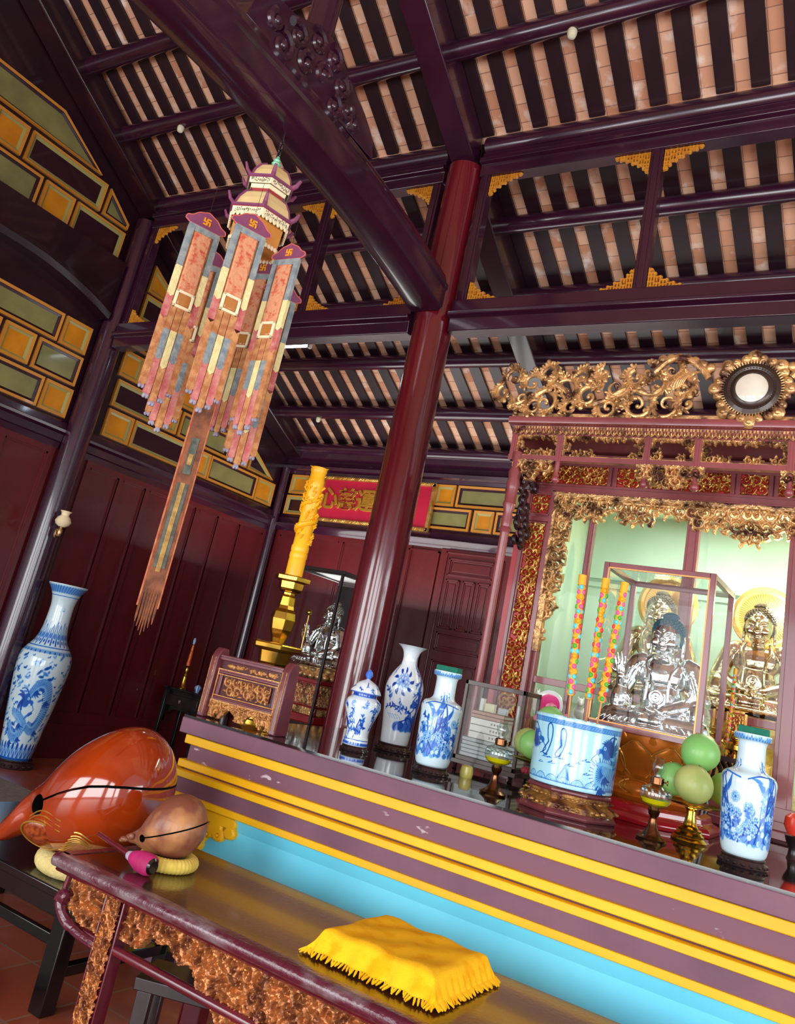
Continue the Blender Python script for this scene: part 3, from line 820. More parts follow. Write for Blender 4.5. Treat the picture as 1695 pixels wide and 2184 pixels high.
def porcelain_body(name, prof, R, m, parent, loc=(0, 0, 0), nu=240, nv=170, face=0., smooth_n=8, inner=True, rz=0.):
    """turned porcelain body; prof = [(r, z)], painted with the raster R (u around, v by height)"""
    p = sm2(prof, smooth_n)
    L = [0.]
    for a, b in zip(p, p[1:]): L.append(L[-1]+math.hypot(b[0]-a[0], b[1]-a[1]))
    def at(t):
        d = t*L[-1]
        for i in range(len(L)-1):
            if d <= L[i+1] or i == len(L)-2:
                k = (d-L[i])/max(L[i+1]-L[i], 1e-9); return (p[i][0]*(1-k)+p[i+1][0]*k, p[i][1]*(1-k)+p[i+1][1]*k)
    g = G(); ink = []
    zs = [q[1] for q in p]; z0 = min(zs); z1 = max(zs)
    P = [at(j/(nv-1)) for j in range(nv)]
    for r, z in P:
        for i in range(nu):
            a = face+2*pi*(i/nu-.5)
            g.v.append((r*math.cos(a), r*math.sin(a), z)); ink.append(float(R.at(i/nu, (z-z0)/(z1-z0))) if R is not None else 0.)
    for j in range(nv-1):
        for i in range(nu):
            k = (i+1) % nu; g.f.append((j*nu+i, j*nu+k, (j+1)*nu+k, (j+1)*nu+i)); g.m.append(0)
    if P[0][0] > 1e-5: g.f.append(tuple(range(nu))[::-1]); g.m.append(0)
    if inner:
        base = (nv-1)*nu; J = [int(nv-1-k*nv*.03) for k in range(6)]
        for rr, zz in [(max(P[j][0]-(.005 if q else .003), .004), P[j][1]) for q, j in enumerate(J)]:
            o = len(g.v)
            for i in range(nu):
                a = face+2*pi*(i/nu-.5); g.v.append((rr*math.cos(a), rr*math.sin(a), zz)); ink.append(0.)
            for i in range(nu):
                k = (i+1) % nu; g.f.append((base+i, base+k, o+k, o+i)); g.m.append(0)
            base = o
        g.f.append(tuple(base+i for i in range(nu))); g.m.append(0)
    g.ink = ink
    return g.build(name, m, parent, loc, rz, sharp=50)
def facing(x, y): return math.atan2(-y, -x)
def carved_ring(g, r, h, z0=0., lobes=9):
    """low turned ebony stand with carved wavy skirt"""
    g.lathe([(r*.98, z0+h), (r, z0+h*.9), (r*.97, z0+h*.75), (r*1.0, z0+h*.62), (r*1.06, z0+h*.3), (r*1.12, z0+h*.12), (r*1.1, z0), (0, z0)][::-1] + [(0, z0+h)], 48)
    for k in range(lobes*2):
        a = 2*pi*k/(lobes*2); g.ell((r*1.03*math.cos(a), r*1.03*math.sin(a), z0+h*.34), (r*.13, r*.13, h*.2), 8, 6)
# ------------------------------------------------------------------ altar table
AX0, AY0, AZ = -3.125, 3.22, 1.08
TOPM = brick_mat('polished_dark_stone', '#141416', '#1c1a1c', '#3a3634', .45, .45, rough=.06, msize=.004, offset=0., coat=.3, spec=.9)
t = thing('altar_table', 'long purple altar table with yellow mouldings and a pale blue front panel', 'altar', (0, 0, 0))
AX1 = 1.6; AYB = 4.72
def ring(g, off, z0, z1):
    """block following the plan of the altar, pulled in by off"""
    g.box(AX0+off, AX1, AY0+off, AYB-.02, z0, z1)
g = G(); g.box(AX0, AX1, AY0, AYB, .995, AZ-.012); g.build('top_slab', PURP, t, bevel=.004)
g = G(); g.box(AX0+.004, AX1-.004, AY0+.004, AYB-.004, AZ-.012, AZ); g.build('table_top', TOPM, t, smooth=False)
g = G(); ring(g, .052, .872, .99); g.build('frieze', PURS, t, smooth=False)
g = G(); ring(g, .027, .948, .99); ring(g, .023, .839, .874); g.build('moulding', YELP, t, bevel=.004)
g = G(); ring(g, .05, 0.0, .84); g.build('core', PURP, t, smooth=False)
# front frame: yellow outer bead, purple field, yellow inner bead, pale blue panel
yf = AY0-.012; x0 = AX0-.012
g = G(); g.box(x0, AX1, yf, yf+.05, .802, .832); g.box(x0, x0+.03, yf, yf+.05, .12, .832); g.box(x0, x0+.04, yf, AYB-.05, .802, .832); g.box(x0, AX1, yf, yf+.05, .1, .13)
g.build('outer_bead', YELP, t, bevel=.003)
g = G()
xi = AX0+.05; zi = .735
g.box(x0+.006, xi, yf+.012, yf+.06, .1, .81); g.box(x0+.006, AX1, yf+.012, yf+.06, zi, .815); g.box(xi, AX1, yf+.012, yf+.06, .1, .22)
g.box(x0+.006, AX0+.08, yf+.06, AYB-.05, .1, .81)
g.build('frame', PURP, t, smooth=False)
g = G(); g.box(xi-.004, AX1, yf+.0, yf+.06, zi-.03, zi); g.box(xi-.004, xi+.024, yf, yf+.06, .22, zi); g.box(xi, AX1, yf, yf+.06, .22, .25)
g.build('inner_bead', YELP, t, bevel=.003)
g = G()
vs = [(xi+.02, yf+.03, zi-.03), (AX1, yf+.03, zi-.03), (AX1, yf+.055, zi-.09), (xi+.08, yf+.055, zi-.09), (xi+.02, yf+.03, .25), (xi+.08, yf+.055, .31), (AX1, yf+.03, .25), (AX1, yf+.055, .31)]
g.add(vs, [(0, 3, 2, 1), (0, 4, 5, 3), (4, 6, 7, 5), (3, 5, 7, 2)])
g.build('blue_panel', CYAN, t, smooth=False)
# yellow scroll ornament in the panel's corner
R = Ras(.36, .36, 150)
rnd = random.Random(3)
R.line([(.0, .33), (.3, .33)], .026, .8, 'max', .2); R.line([(.02, .36), (.02, .0)], .03, .8, 'max', .2)
for x, y, q in ((.1, .24, .05), (.15, .2, .04), (.2, .27, .035), (.16, .13, .035), (.19, .1, .03), (.25, .27, .035), (.3, .29, .03), (.07, .16, .04), (.05, .1, .045), (.06, .05, .03), (.08, .2, .06), (.12, .28, .06), (.17, .24, .03), (.23, .3, .04)):
    R.disc(x, y, q, .8, .3)
for x, y, q in ((.1, .22, .03), (.2, .255, .02), (.25, .265, .02), (.16, .12, .018), (.05, .09, .024), (.18, .17, .012)): R.disc(x, y, q*.55, .0, .4, 'set'); R.disc(x, y, q*.4, 1., .3)
R.disc(.04, .265, .018, 0, .3, 'set')
R.w *= 1.28
g = G(); pierced(g, R, xi+.02, zi-.03-.36, yf+.033, .016, .3, 1.6); g.build('corner_ornament', YELP, t)
del g

# ------------------------------------------------------------------ small carved screen on the altar
SCW = mat('screen_wood', '#6e3238', .4, coat=.3, col2='#5a262e', vscale=6, bump=.05, bscale=40)
SCG = mat('screen_gilt', '#c08a4e', .42, .45, col2='#9a6238', vscale=18, bump=.2, bscale=80)
t = thing('carved_screen', 'small carved wooden table screen with gilt relief at the left end of the altar', 'screen', (-3.105, 3.33, AZ), .06)
for x in (0, .46):
    g = G(); g.prism([(-.02, 0), (-.02, .3), (-.0, .335), (.02, .35), (.06, .345), (.07, .32), (.07, .3), (.09, .0)], x-.022, x+.022, 'yz')
    g.build('side_post', SCW, t, bevel=.006, recalc=True)
g = G(); g.box(.02, .44, .0, .04, .30, .318); g.box(.02, .44, .0, .03, .235, .25); g.box(.02, .44, .0, .03, .09, .105); g.box(.02, .44, .02, .035, .09, .3); g.box(.02, .07, .0, .03, .1, .3)  if False else None
g.box(.02, .44, .0, .035, .29, .312); g.box(.02, .44, .004, .03, .225, .242); g.box(.02, .44, .004, .03, .095, .112); g.box(.02, .44, .02, .034, .095, .3)
g.box(.02, .06, .008, .03, .11, .23); g.box(.40, .44, .008, .03, .11, .23)
g.build('frame', SCW, t, bevel=.004)
rnd = random.Random(11)
g = G()
R = Ras(.30, .085, 220); acanthus(R, rnd, .05, .008); R.blur(); relief_panel(g, R, .08, .126, .02, .014, thr=.22)
R = Ras(.37, .03, 220)
for x in (.05, .1, .18, .25, .32): R.disc(x, .015, .03 if x not in (.18,) else .014, .8, mode='dome', ry=.011)
for k in range(40): R.disc(rnd.uniform(.02, .35), rnd.uniform(.004, .026), .006, 1., mode='dome')
relief_panel(g, R, .045, .253, .02, .008, thr=.2)
g.build('relief_panel', [SCW, SCG], t)
R = Ras(.41, .09, 260); acanthus(R, rnd, .06, .009)
R.line([(0, .085), (.41, .085)], .01, .8)
for i in range(R.nx):
    x = (i+.5)/R.nx; lim = .2+.55*abs(math.sin(x*pi*3))**1.2*(.4+.6*abs(2*x-1)**.5) if .1 < x < .9 else 0
    lim = .30+.28*math.cos(x*pi*6)*(1 if .15 < x < .85 else .2)
    if x < .1 or x > .9: lim = .05
    elif .42 < x < .58: lim = .08
    R.a[:int(R.ny*lim), i] = 0
    R.a[int(R.ny*lim):, i] = np.maximum(R.a[int(R.ny*lim):, i], .4)
g = G(); pierced(g, R, .025, .005, .012, .02, .3, .6); g.build('apron', SCG, t)
g = G()
for z in (.246, .22, .116, .09): g.box(.03, .43, -.001, .004, z-.002, z+.003)
for x in (.035, .425): g.box(x-.003, x+.003, -.001, .004, .09, .246)
for x in (-.012, .012, .448, .472): g.box(x-.002, x+.002, -.023, -.018, .02, .3)
g.build('gilt_line', SCG, t)

# ------------------------------------------------------------------ brass candlestick and yellow dragon candle
CX, CY = -3.17, 3.86
t = thing('candlestick', 'tall hexagonal polished brass candlestick behind the carved screen', 'candlestick', (CX, CY, AZ), .35)
def hexl(g, prof, rot=0.): g.lathe([(r*.8, z) for r, z in prof], 6, a0=rot)
g = G(); hexl(g, [(.17, 0), (.17, .03), (.13, .06), (.11, .1), (.07, .16), (.055, .22), (.07, .28), (.1, .3)])
g.build('base', BRASS, t, smooth=False, bevel=.004)
g = G(); hexl(g, [(.09, .30), (.115, .315), (.13, .385), (.195, .395), (.2, .42), (.195, .43), (.06, .432)]); g.build('lower_tray', BRASS, t, smooth=False, bevel=.004)
g = G(); hexl(g, [(.05, .43), (.06, .46), (.085, .51), (.098, .57), (.088, .61), (.07, .63), (.064, .65), (.058, .70), (.05, .715), (.052, .73)]); g.build('stem', BRASS, t, smooth=False, bevel=.004)
g = G(); hexl(g, [(.05, .725), (.085, .735), (.095, .75), (.1, .79), (.14, .795), (.142, .82), (.13, .825), (.0, .825)]); g.build('drip_tray', BRASS, t, smooth=False, bevel=.003)
WAX = mat('yellow_wax', '#ffc01c', .45, coat=.15, col2='#f8ae06', vscale=8)
t = thing('candle', 'thick yellow candle moulded with a dragon, standing on the brass candlestick', 'candle', (CX, CY, AZ+.826))
g = G()
g.M = Matrix.Diagonal((.84, .84, 1, 1)); g.lathe([(.0, 0), (.062, 0), (.062, .1), (.06, .105), (.064, .115), (.064, .14), (.06, .145), (.064, .155), (.064, .18), (.058, .19), (.056, .55), (.061, .56), (.06, .6), (.055, .61), (.056, .66), (.03, .665), (.0, .66)], 40)
g.M = Matrix.Identity(4); g.build('candle_body', WAX, t)
g = G(); pts = []
for i in range(70):
    q = i/69; a = q*2*pi*2.3; pts.append((.051*math.cos(a), .051*math.sin(a), .2+.32*q))
g.tube(pts, [.008+.008*math.sin(pi*min(q/69+.1, 1)) for q in range(70)], 8)
for i in range(60):
    q = i/59; a = q*2*pi*2.3+.25*math.sin(i*3); rr = .055
    g.ell((rr*math.cos(a), rr*math.sin(a), .2+.33*q+.014*math.sin(i*1.7)), (.009, .009, .007), 6, 5)
for k in range(60):
    a = rnd.uniform(0, 2*pi); z = rnd.uniform(.2, .56); g.tube([(.046*math.cos(a), .046*math.sin(a), z), (.061*math.cos(a+.15), .061*math.sin(a+.15), z+.02), (.05*math.cos(a+.4), .05*math.sin(a+.4), z+.03)], [.006, .007, .003], 6)
g.build('dragon_relief', WAX, t)
g = G()
for a0, L in ((2.6, .05), (.2, .035), (4.2, .04)):
    c = (.042*math.cos(a0), .042*math.sin(a0), .655); g.tube([(c[0]*.6, c[1]*.6, .645), (c[0], c[1], .675), (c[0]*1.5, c[1]*1.5, .68)], [.03, .022, .004], 8, flat=.4)
g.lathe([(.045, .64), (.052, .66), (.05, .68), (.043, .66)], 24, cap=False)
g.build('wax_rim', WAX, t)

# ------------------------------------------------------------------ vases on the altar
PW = porcelain('cobalt_on_white', '#dde8ee', '#8cb8e6', '#2a62c8', '#0c2a90')
PW2 = porcelain('cobalt_on_blue_white', '#cbe2ea', '#7cb8e4', '#2a6cc8', '#0c3592')
PBOWL = porcelain('cobalt_on_pale_blue', '#a4d6e4', '#72b6de', '#246cbe', '#0a3480')
PFL = porcelain('cobalt_on_grey_white', '#d4e6ee', '#86b2e0', '#2b62b8', '#0d2c7c')
def scatter(R, rnd, n, fn, y0, y1):
    for i in range(n): fn(rnd.uniform(0, R.w), rnd.uniform(y0, y1))

# ginger jar with lid
X, Y = -2.365, 3.66
t = thing('ginger_jar', 'small lidded blue and white jar, leftmost vessel on the altar top', 'jar', (X, Y, AZ))
g = G(); carved_ring(g, .064, .026); g.build('stand', BLACKM, t)
rnd = random.Random(5)
R = Ras(.66, .255, 480, True)
R.line([(0, .012), (R.w, .012)], .008, .75)
R.line([(0, .03), (R.w, .03)], .002, .9)
for i in range(44): spray(R, rnd.uniform(0, R.w), rnd.uniform(.05, .21), rnd.uniform(0, 6.28), .045, rnd, 6, rnd.choice([.95, .7]), .012)
for i in range(8): flower(R, R.w*(i+.3)/8, .2, .017, rnd, .8)
for i in range(5): rock(R, R.w*(i+.5)/5, .06+.02*(i % 2), .05, .07, rnd)
R.line([(0, .245), (R.w, .245)], .011, .85)
porcelain_body('jar_body', [(.056, 0), (.063, .005), (.061, .03), (.055, .055), (.062, .10), (.081, .155), (.091, .19), (.086, .215), (.068, .232), (.06, .238), (.06, .255)], R, PW, t, (0, 0, .026), 260, 150, facing(X, Y))
R = Ras(.5, .09, 240, True)
for i in range(12): spray(R, R.w*i/12, .04, rnd.uniform(0, 6), .03, rnd, 4, .9, .008)
R.line([(0, .006), (R.w, .006)], .004, .7)
porcelain_body('lid', [(.062, 0), (.079, .004), (.077, .012), (.066, .03), (.047, .052), (.022, .066), (.012, .07), (.008, .074)], R, PW, t, (0, 0, .276), 160, 60, facing(X, Y), inner=False)
BLUEK = mat('cobalt_knob', '#3f78d8', .2, coat=.5)
g = G(); g.lathe([(.008, 0), (.012, .008), (.02, .02), (.017, .034), (.006, .048), (0, .052)], 20); g.build('lid_knob', BLUEK, t, loc=(0, 0, .347))

# flared baluster vase
X, Y = -2.415, 4.12
t = thing('vase', 'tall blue and white vase with widely flared lip and peony painting', 'vase', (X, Y, AZ))
g = G(); carved_ring(g, .09, .042); g.build('stand', BLACKM, t)
rnd = random.Random(8); R = Ras(.76, .525, 540, True)
c = .38
flower(R, c-.03, .33, .047, rnd, .85)
for i in range(9): R.leaf(c-.03+.05*math.cos(i*.7), .33+.05*math.sin(i*.7), i*.7, .03, .011, .95, 'max')
spray(R, c+.08, .14, 2.2, .16, rnd, 12, .98, .014); spray(R, c+.0, .16, 2.4, .14, rnd, 12, .98, .014); spray(R, c-.03, .24, -1.2, .12, rnd, 9, .9, .013)
spray(R, c-.1, .22, 1.6, .09, rnd, 8, .98, .015)
rock(R, c+.06, .085, .2, .06, rnd, .8); rock(R, c+.1, .12, .12, .09, rnd, .75); rock(R, c+.09, .2, .07, .08, rnd, .7)
R.line(sm2([(c+.12, .12), (c+.13, .22), (c+.1, .3), (c+.14, .36), (c+.11, .42), (c+.13, .47)], 6), [.018]*13+[.012]*12+[.008]*6, .7)
for i in range(8): spray(R, c+.1, .36-.02*i, rnd.uniform(0, 6), .05, rnd, 4, .95, .012)
for i in range(6): spray(R, (c+.38+.05*i) % R.w, .15+.04*i, 1.5, .09, rnd, 6, .9, .014)
for i in range(5): R.line(sm2([(c-.08+.02*i, .13), (c-.1+.02*i, .15), (c-.11+.02*i, .152)], 4), .0016, .6)
porcelain_body('vase_body', [(.072, 0), (.077, .01), (.085, .1), (.101, .23), (.106, .285), (.097, .335), (.07, .385), (.047, .42), (.041, .455), (.048, .49), (.065, .512), (.086, .525)], R, PW, t, (0, 0, .042), 340, 220, facing(X, Y)+.1)

# rouleau vases with green foam
def rouleau(name, X, Y, label, seed, fac, sc=1., crop=0):
    t = thing(name, label, 'vase', (X, Y, AZ))
    g = G(); carved_ring(g, .078, .034); g.build('stand', BLACKM, t)
    rnd = random.Random(seed); R = Ras(.67, .43, 520, True); c = .335
    for k in range(3):
        cc = (c+.22*k) % R.w
        rock(R, cc+.02, .055, .15, .15, rnd, .55); rock(R, cc-.06, .05, .13, .07, rnd, .5); rock(R, cc+.02, .15, .07, .13, rnd, .5)
        for i in range(5): R.line(sm2([(cc-.04+.011*i, .12), (cc-.038+.011*i, .18), (cc-.03+.011*i, .24+.02*(i % 2))], 4), .003, .5)
        flower(R, cc+.07, .09, .026, rnd); flower(R, cc-.09, .17, .022, rnd); flower(R, cc+.085, .2, .02, rnd); flower(R, cc+.06, .15, .024, rnd); flower(R, cc-.08, .1, .024, rnd)
        for i in range(20): spray(R, cc+rnd.uniform(-.11, .11), rnd.uniform(.05, .2), rnd.uniform(.5, 2.6), .05, rnd, 7, rnd.choice([.95, .7, .55]), .013)
        for i in range(7): flower(R, cc+rnd.uniform(-.1, .1), rnd.uniform(.05, .15), rnd.uniform(.015, .024), rnd)
        R.leaf(cc-.03, .22, .9, .12, .016, .62, 'max'); R.leaf(cc+.0, .2, .4, .1, .014, .7, 'max'); R.leaf(cc-.03, .22, 1.9, .08, .014, .55, 'max')
        for i in range(6): R.disc(cc+rnd.uniform(-.1, .1), rnd.uniform(.04, .09), .02, .5, .4); R.disc(cc+rnd.uniform(-.1, .1), rnd.uniform(.04, .09), .012, .08, .4, 'set')
        for i in range(4): spray(R, cc-.02+.025*i, .295+.01*(i % 2), 1.3, .03, rnd, 3, .85, .007)
        R.line(sm2([(cc-.1, .27), (cc-.05, .285), (cc+.03, .283), (cc+.1, .27)], 5), .003, .75)
    R.a[:int(R.ny*.06)] = 0
    R.line([(0, .415), (R.w, .415)], .012, .38)
    for i in range(36): R.line([(R.w*i/36, .408), (R.w*(i+.5)/36, .423), (R.w*(i+1)/36, .408)], .0022, .75)
    porcelain_body('vase_body', [(.068, 0), (.078, .012), (.086, .05), (.091, .13), (.096, .23), (.098, .262), (.088, .284), (.062, .298), (.052, .312), (.05, .34), (.05, .385), (.054, .402), (.066, .41), (.067, .428), (.06, .43)], R, PW2, t, (0, 0, .034), 360, 240, fac)
    g = G(); g.box(-.055, .055, -.036, .036, 0, .035); g.build('green_foam', GREENF, t, loc=(.002, 0, .034+.42), rz=.1, bevel=.004)
    return t
rouleau('vase', -1.905, 3.63, 'blue and white square-shouldered vase topped with green foam, third vessel from the left', 21, facing(-1.905, 3.63))
rouleau('vase', -.515, 3.53, 'blue and white square-shouldered vase with green foam at the right end of the altar', 33, facing(-.515, 3.53)+.9)

# ------------------------------------------------------------------ oil lamps
OIL = glass_mat('lamp_oil', '#e8d820', 1.45, .05)
OILM = mat('oil_yellow', '#d8c400', .1, coat=.5)
def oil_lamp(X, Y, label):
    t = thing('oil_lamp', label, 'lamp', (X, Y, AZ))
    g = G(); g.lathe([(0, 0), (.056, 0), (.058, .008), (.045, .016), (.034, .024), (.02, .045), (.013, .075), (.014, .085), (.02, .092), (.024, .11), (.02, .118), (0, .118)], 32); g.build('foot', BRASSD, t)
    g = G(); g.lathe([(.022, .118), (.05, .132), (.06, .15), (.062, .172), (.054, .19), (.03, .2), (.02, .205)], 36, cap=False)
    for k in range(12):
        a = 2*pi*k/12; g.ell((.052*math.cos(a), .052*math.sin(a), .176), (.007, .007, .012), 6, 6)
    g.build('oil_font', GLASSL, t)
    g = G(); g.lathe([(0, .122), (.024, .121), (.049, .133), (.0585, .15), (0, .1505)], 36); g.build('oil', OILM, t)
    g = G(); g.lathe([(0, .2), (.02, .2), (.026, .205), (.026, .228), (.018, .232), (.0, .232)], 24); g.cyl((.02, 0, .216), (.04, 0, .216), .003, n=8); g.cyl((.038, 0, .216), (.041, 0, .216), .01, n=12); g.build('burner', BRASSD, t)
    g = G(); g.lathe([(.016, .232), (.015, .24), (.024, .258), (.026, .27), (.018, .288), (.016, .297), (.02, .305)], 28, cap=False); g.build('chimney', GLASSL, t)
oil_lamp(-1.53, 3.52, 'small oil lamp with yellow oil left of the blue and white incense bowl')
oil_lamp(-.845, 3.51, 'small oil lamp with yellow oil right of the blue and white incense bowl')

# ------------------------------------------------------------------ brass fruit stands and pomelos
def fruit_stand(X, Y, label):
    t = thing('fruit_stand', label, 'stand', (X, Y, AZ))
    g = G(); g.lathe([(0, 0), (.07, 0), (.072, .006), (.066, .014), (.058, .02), (.06, .028), (.052, .034), (.046, .04), (.048, .048), (.036, .054), (.03, .06), (.024, .075), (.02, .1), (.021, .118), (.03, .128), (.03, .132), (0, .132)], 40); g.build('foot', BRASS, t)
    g = G(); g.lathe([(0, .13), (.03, .13), (.07, .134), (.115, .142), (.126, .15), (.122, .151), (.07, .142), (0, .139)], 48); g.build('dish', BRASS, t)
    return t
POM = mat('pomelo_skin', '#7fb04a', .5, coat=.15, col2='#a8b052', vscale=7, thr=(.45, .7), bump=.08, bscale=300)
POM2 = mat('pomelo_skin_green', '#78bc66', .45, coat=.15, col2='#88be68', vscale=6, bump=.08, bscale=300)
POM3 = mat('pomelo_skin_pale', '#b2bc6e', .5, coat=.1, col2='#94ae5e', vscale=9, bump=.08, bscale=300, thr=(.45, .7))
def pomelo(x, y, z, r, label, m, sq=.95, grp='pomelos on the fruit stands'):
    g = G()
    r *= .95; prof = [(0, -1)]+[(math.cos(a)*(1.0-.04*math.sin(a)), math.sin(a)) for a in np.linspace(-pi/2+.12, pi/2-.12, 22)]+[(.06, .985), (0, .95)]
    g.lathe([(p*r, q*r*sq) for p, q in prof], 36)
    t = thing('pomelo', label, 'fruit', (x, y, z), group=grp)
    o = g.build('fruit', m, t, sharp=180); o.rotation_euler = (random.uniform(-.3, .3), random.uniform(-.3, .3), random.uniform(0, 6))
    g = G(); g.lathe([(0, 0), (.006, 0), (.005, .006), (0, .007)], 8); s = g.build('stem_scar', BRASSD, t); s.location = o.rotation_euler.to_matrix() @ Vector((0, 0, r*sq*.95)); s.rotation_euler = o.rotation_euler
fruit_stand(-.765, 3.8, 'brass pedestal dish of pomelos right of the incense bowl')
pomelo(-.755, 3.74, AZ+.14+.085, .083, 'yellowish green pomelo lowest in front on the right brass dish', POM3)
pomelo(-.765, 3.86, AZ+.14+.21, .085, 'bright green pomelo on top of the right pile', POM2, .95)
pomelo(-.66, 3.93, AZ+.14+.082, .078, 'green pomelo at the right side of the right pile, beside the vase', POM)
pomelo(-.865, 3.87, AZ+.14+.08, .075, 'green pomelo at the back left of the right pile, behind the oil lamp', POM2)
fruit_stand(-1.5, 3.93, 'brass pedestal dish of pomelos left of the incense bowl, half hidden by it')
pomelo(-1.525, 3.9, AZ+.14+.078, .075, 'green pomelo at the front of the left pile beside the incense bowl', POM2)
pomelo(-1.50, 4.0, AZ+.14+.2, .075, 'green pomelo on top of the left pile beside the incense bowl', POM2)
pomelo(-1.61, 4.025, AZ+.14+.078, .072, 'yellowish pomelo at the back of the left pile', POM3)

# ------------------------------------------------------------------ incense bowl
X, Y = -1.222, 3.6
t = thing('incense_bowl', 'large pale blue porcelain incense bowl painted with dragons on a carved octagonal stand', 'bowl', (X, Y, AZ))
STG = mat('stand_gilt_worn', '#a87a3e', .45, .5, col2='#5a3024', vscale=20, bump=.3, bscale=60, thr=(.4, .6))
fc = facing(X, Y)
g = G()
def octo(g, prof): g.lathe(prof, 8, a0=fc+pi/8)
octo(g, [(0, 0), (.21, 0), (.215, .012), (.205, .022), (.2, .026), (.0, .026)]); octo(g, [(.0, .084), (.175, .084), (.185, .09), (.185, .1), (.17, .106), (0, .106)])
g.build('stand', SCW, t, smooth=False, bevel=.003)
g = G(); octo(g, [(0, .024), (.198, .024), (.2, .045), (.182, .055), (.172, .062), (.176, .075), (.178, .085), (0, .085)])
for k in range(56):
    a = 2*pi*k/56; rr = .2*math.cos(pi/8)/math.cos((a % (pi/4))-pi/8)
    g.ell((rr*math.cos(a+fc), rr*math.sin(a+fc), .036+.004*(k % 2)), (.011, .011, .008), 6, 5)
    g.ell((rr*.89*math.cos(a+fc), rr*.89*math.sin(a+fc), .07), (.009, .009, .005), 6, 5)
g.build('carved_band', STG, t)
rnd = random.Random(2); R = Ras(1.12, .27, 760, True); c = .56
R.line([(0, .248), (R.w, .248)], .008, .5, soft=.15)
for i in range(90): R.line([(R.w*i/90, .244), (R.w*(i+.5)/90, .252)], .002, .7)
R.line([(0, .239), (R.w, .239)], .0018, .8); R.line([(0, .257), (R.w, .257)], .0018, .8)
waves(R, .018, .034, rnd, .72, 20)
dragon(R, [(c+.26, .04), (c+.2, .05), (c+.12, .06), (c+.12, .1), (c+.19, .095), (c+.235, .11), (c+.2, .15), (c+.145, .172)], .028, rnd, 1, .5)
dragon(R, [(c-.4, .04), (c-.3, .05), (c-.27, .09), (c-.31, .13), (c-.26, .17), (c-.2, .172)], .027, rnd, -1, .5)
dragon(R, [(c+.52, .05), (c+.46, .08), (c+.5, .13), (c+.42, .15)], .025, rnd, -1, .5)
for i in range(14): R.leaf(c+.15, .172, -.8+i*.22, .05, .008, .95, 'max'); R.leaf(c-.2, .172, 2.4+i*.22, .045, .008, .95, 'max')
outline_cloud(R, c-.02, .17, .12, .11); outline_cloud(R, c-.08, .175, .13, .12)
R.disc(c-.055, .165, .022, .4, .3)
for dx, yy, s in ((-.06, .11, .018), (.05, .12, .016), (-.12, .105, .02), (-.09, .085, .017), (-.015, .09, .016), (-.15, .08, .012), (.06, .07, .014), (.225, .185, .015), (.02, .105, .011), (-.02, .135, .01), (.33, .1, .015), (.4, .17, .015), (-.45, .14, .015)): cloudm(R, c+dx, yy, s, rnd)
for k in (c-.03, c+.35, c-.4): R.line([(k-.025, .035), (k, .085), (k+.02, .035)], .006, .6); R.line([(k-.01, .035), (k, .07), (k+.01, .035)], .006, .45)
porcelain_body('bowl', [(.168, 0), (.174, .006), (.176, .05), (.178, .14), (.181, .22), (.184, .262), (.183, .27)], R, PBOWL, t, (0, 0, .107), 560, 160, fc)
ASH = mat('incense_ash', '#4a4442', .95, col2='#6a625c', vscale=60)
g = G(); g.lathe([(.0, .252), (.1, .248), (.155, .24)], 40, cap=False)
for k in range(40):
    a = rnd.uniform(0, 6.28); r = rnd.uniform(0, .14); g.ell((r*math.cos(a), r*math.sin(a), .25), (.012, .012, .006), 6, 4)
g.build('ash', ASH, t, loc=(0, 0, .107))

# decorated incense sticks standing in the bowl
STK = [mat('incense_yellow', '#e8a818', .5), mat('incense_pink', '#ee5a92', .5), mat('incense_cyan', '#58cfe0', .5), mat('incense_green', '#4fae3a', .5), mat('incense_red', '#e23a3a', .5)]
STICKW = mat('stick_wood', '#c8905a', .6)
def incense(base, top, r, label, seed, stem=.2):
    rnd = random.Random(seed)
    B = Vector(base); T = Vector(top); d = T-B
    t = thing('incense_stick', label, 'incense', base)
    g = G(); g.cyl((0, 0, 0), d*stem, r*.28, n=8); g.build('stem', STICKW, t)
    g = G(); P0 = d*stem*.97
    g.cyl(P0, d, r*.8, n=14); g.cyl(d*.93, d*1.0, r*1.05, n=14)
    n = max(20, int((d.length*(1-stem))/(r*1.35)))
    up = d.normalized(); a = up.orthogonal().normalized(); b = up.cross(a)
    for i in range(n):
        q = stem+(.93-stem)*(i+.5)/n
        for k in range(3):
            an = i*.9+k*2.1; g.mi = [1, 0, 2, 0, 3, 0, 1, 4][(i*3+k+rnd.randint(0, 2)) % 8]
            g.ell(d*q+(a*math.cos(an)+b*math.sin(an))*r*.6, (r*.62, r*.62, r*.7), 8, 6)
    g.build('decoration', STK, t)
incense((-1.27, 3.6, AZ+.34), (-1.308, 3.62, 2.085), .0175, 'leftmost of three thick incense sticks with coloured paste decoration in the bowl', 1)
incense((-1.20, 3.62, AZ+.34), (-1.202, 3.64, 2.085), .0175, 'middle of three thick incense sticks with coloured paste decoration in the bowl', 2)
incense((-1.145, 3.6, AZ+.34), (-1.108, 3.62, 2.075), .0165, 'rightmost of three thick incense sticks with coloured paste decoration, before the glass case', 3)

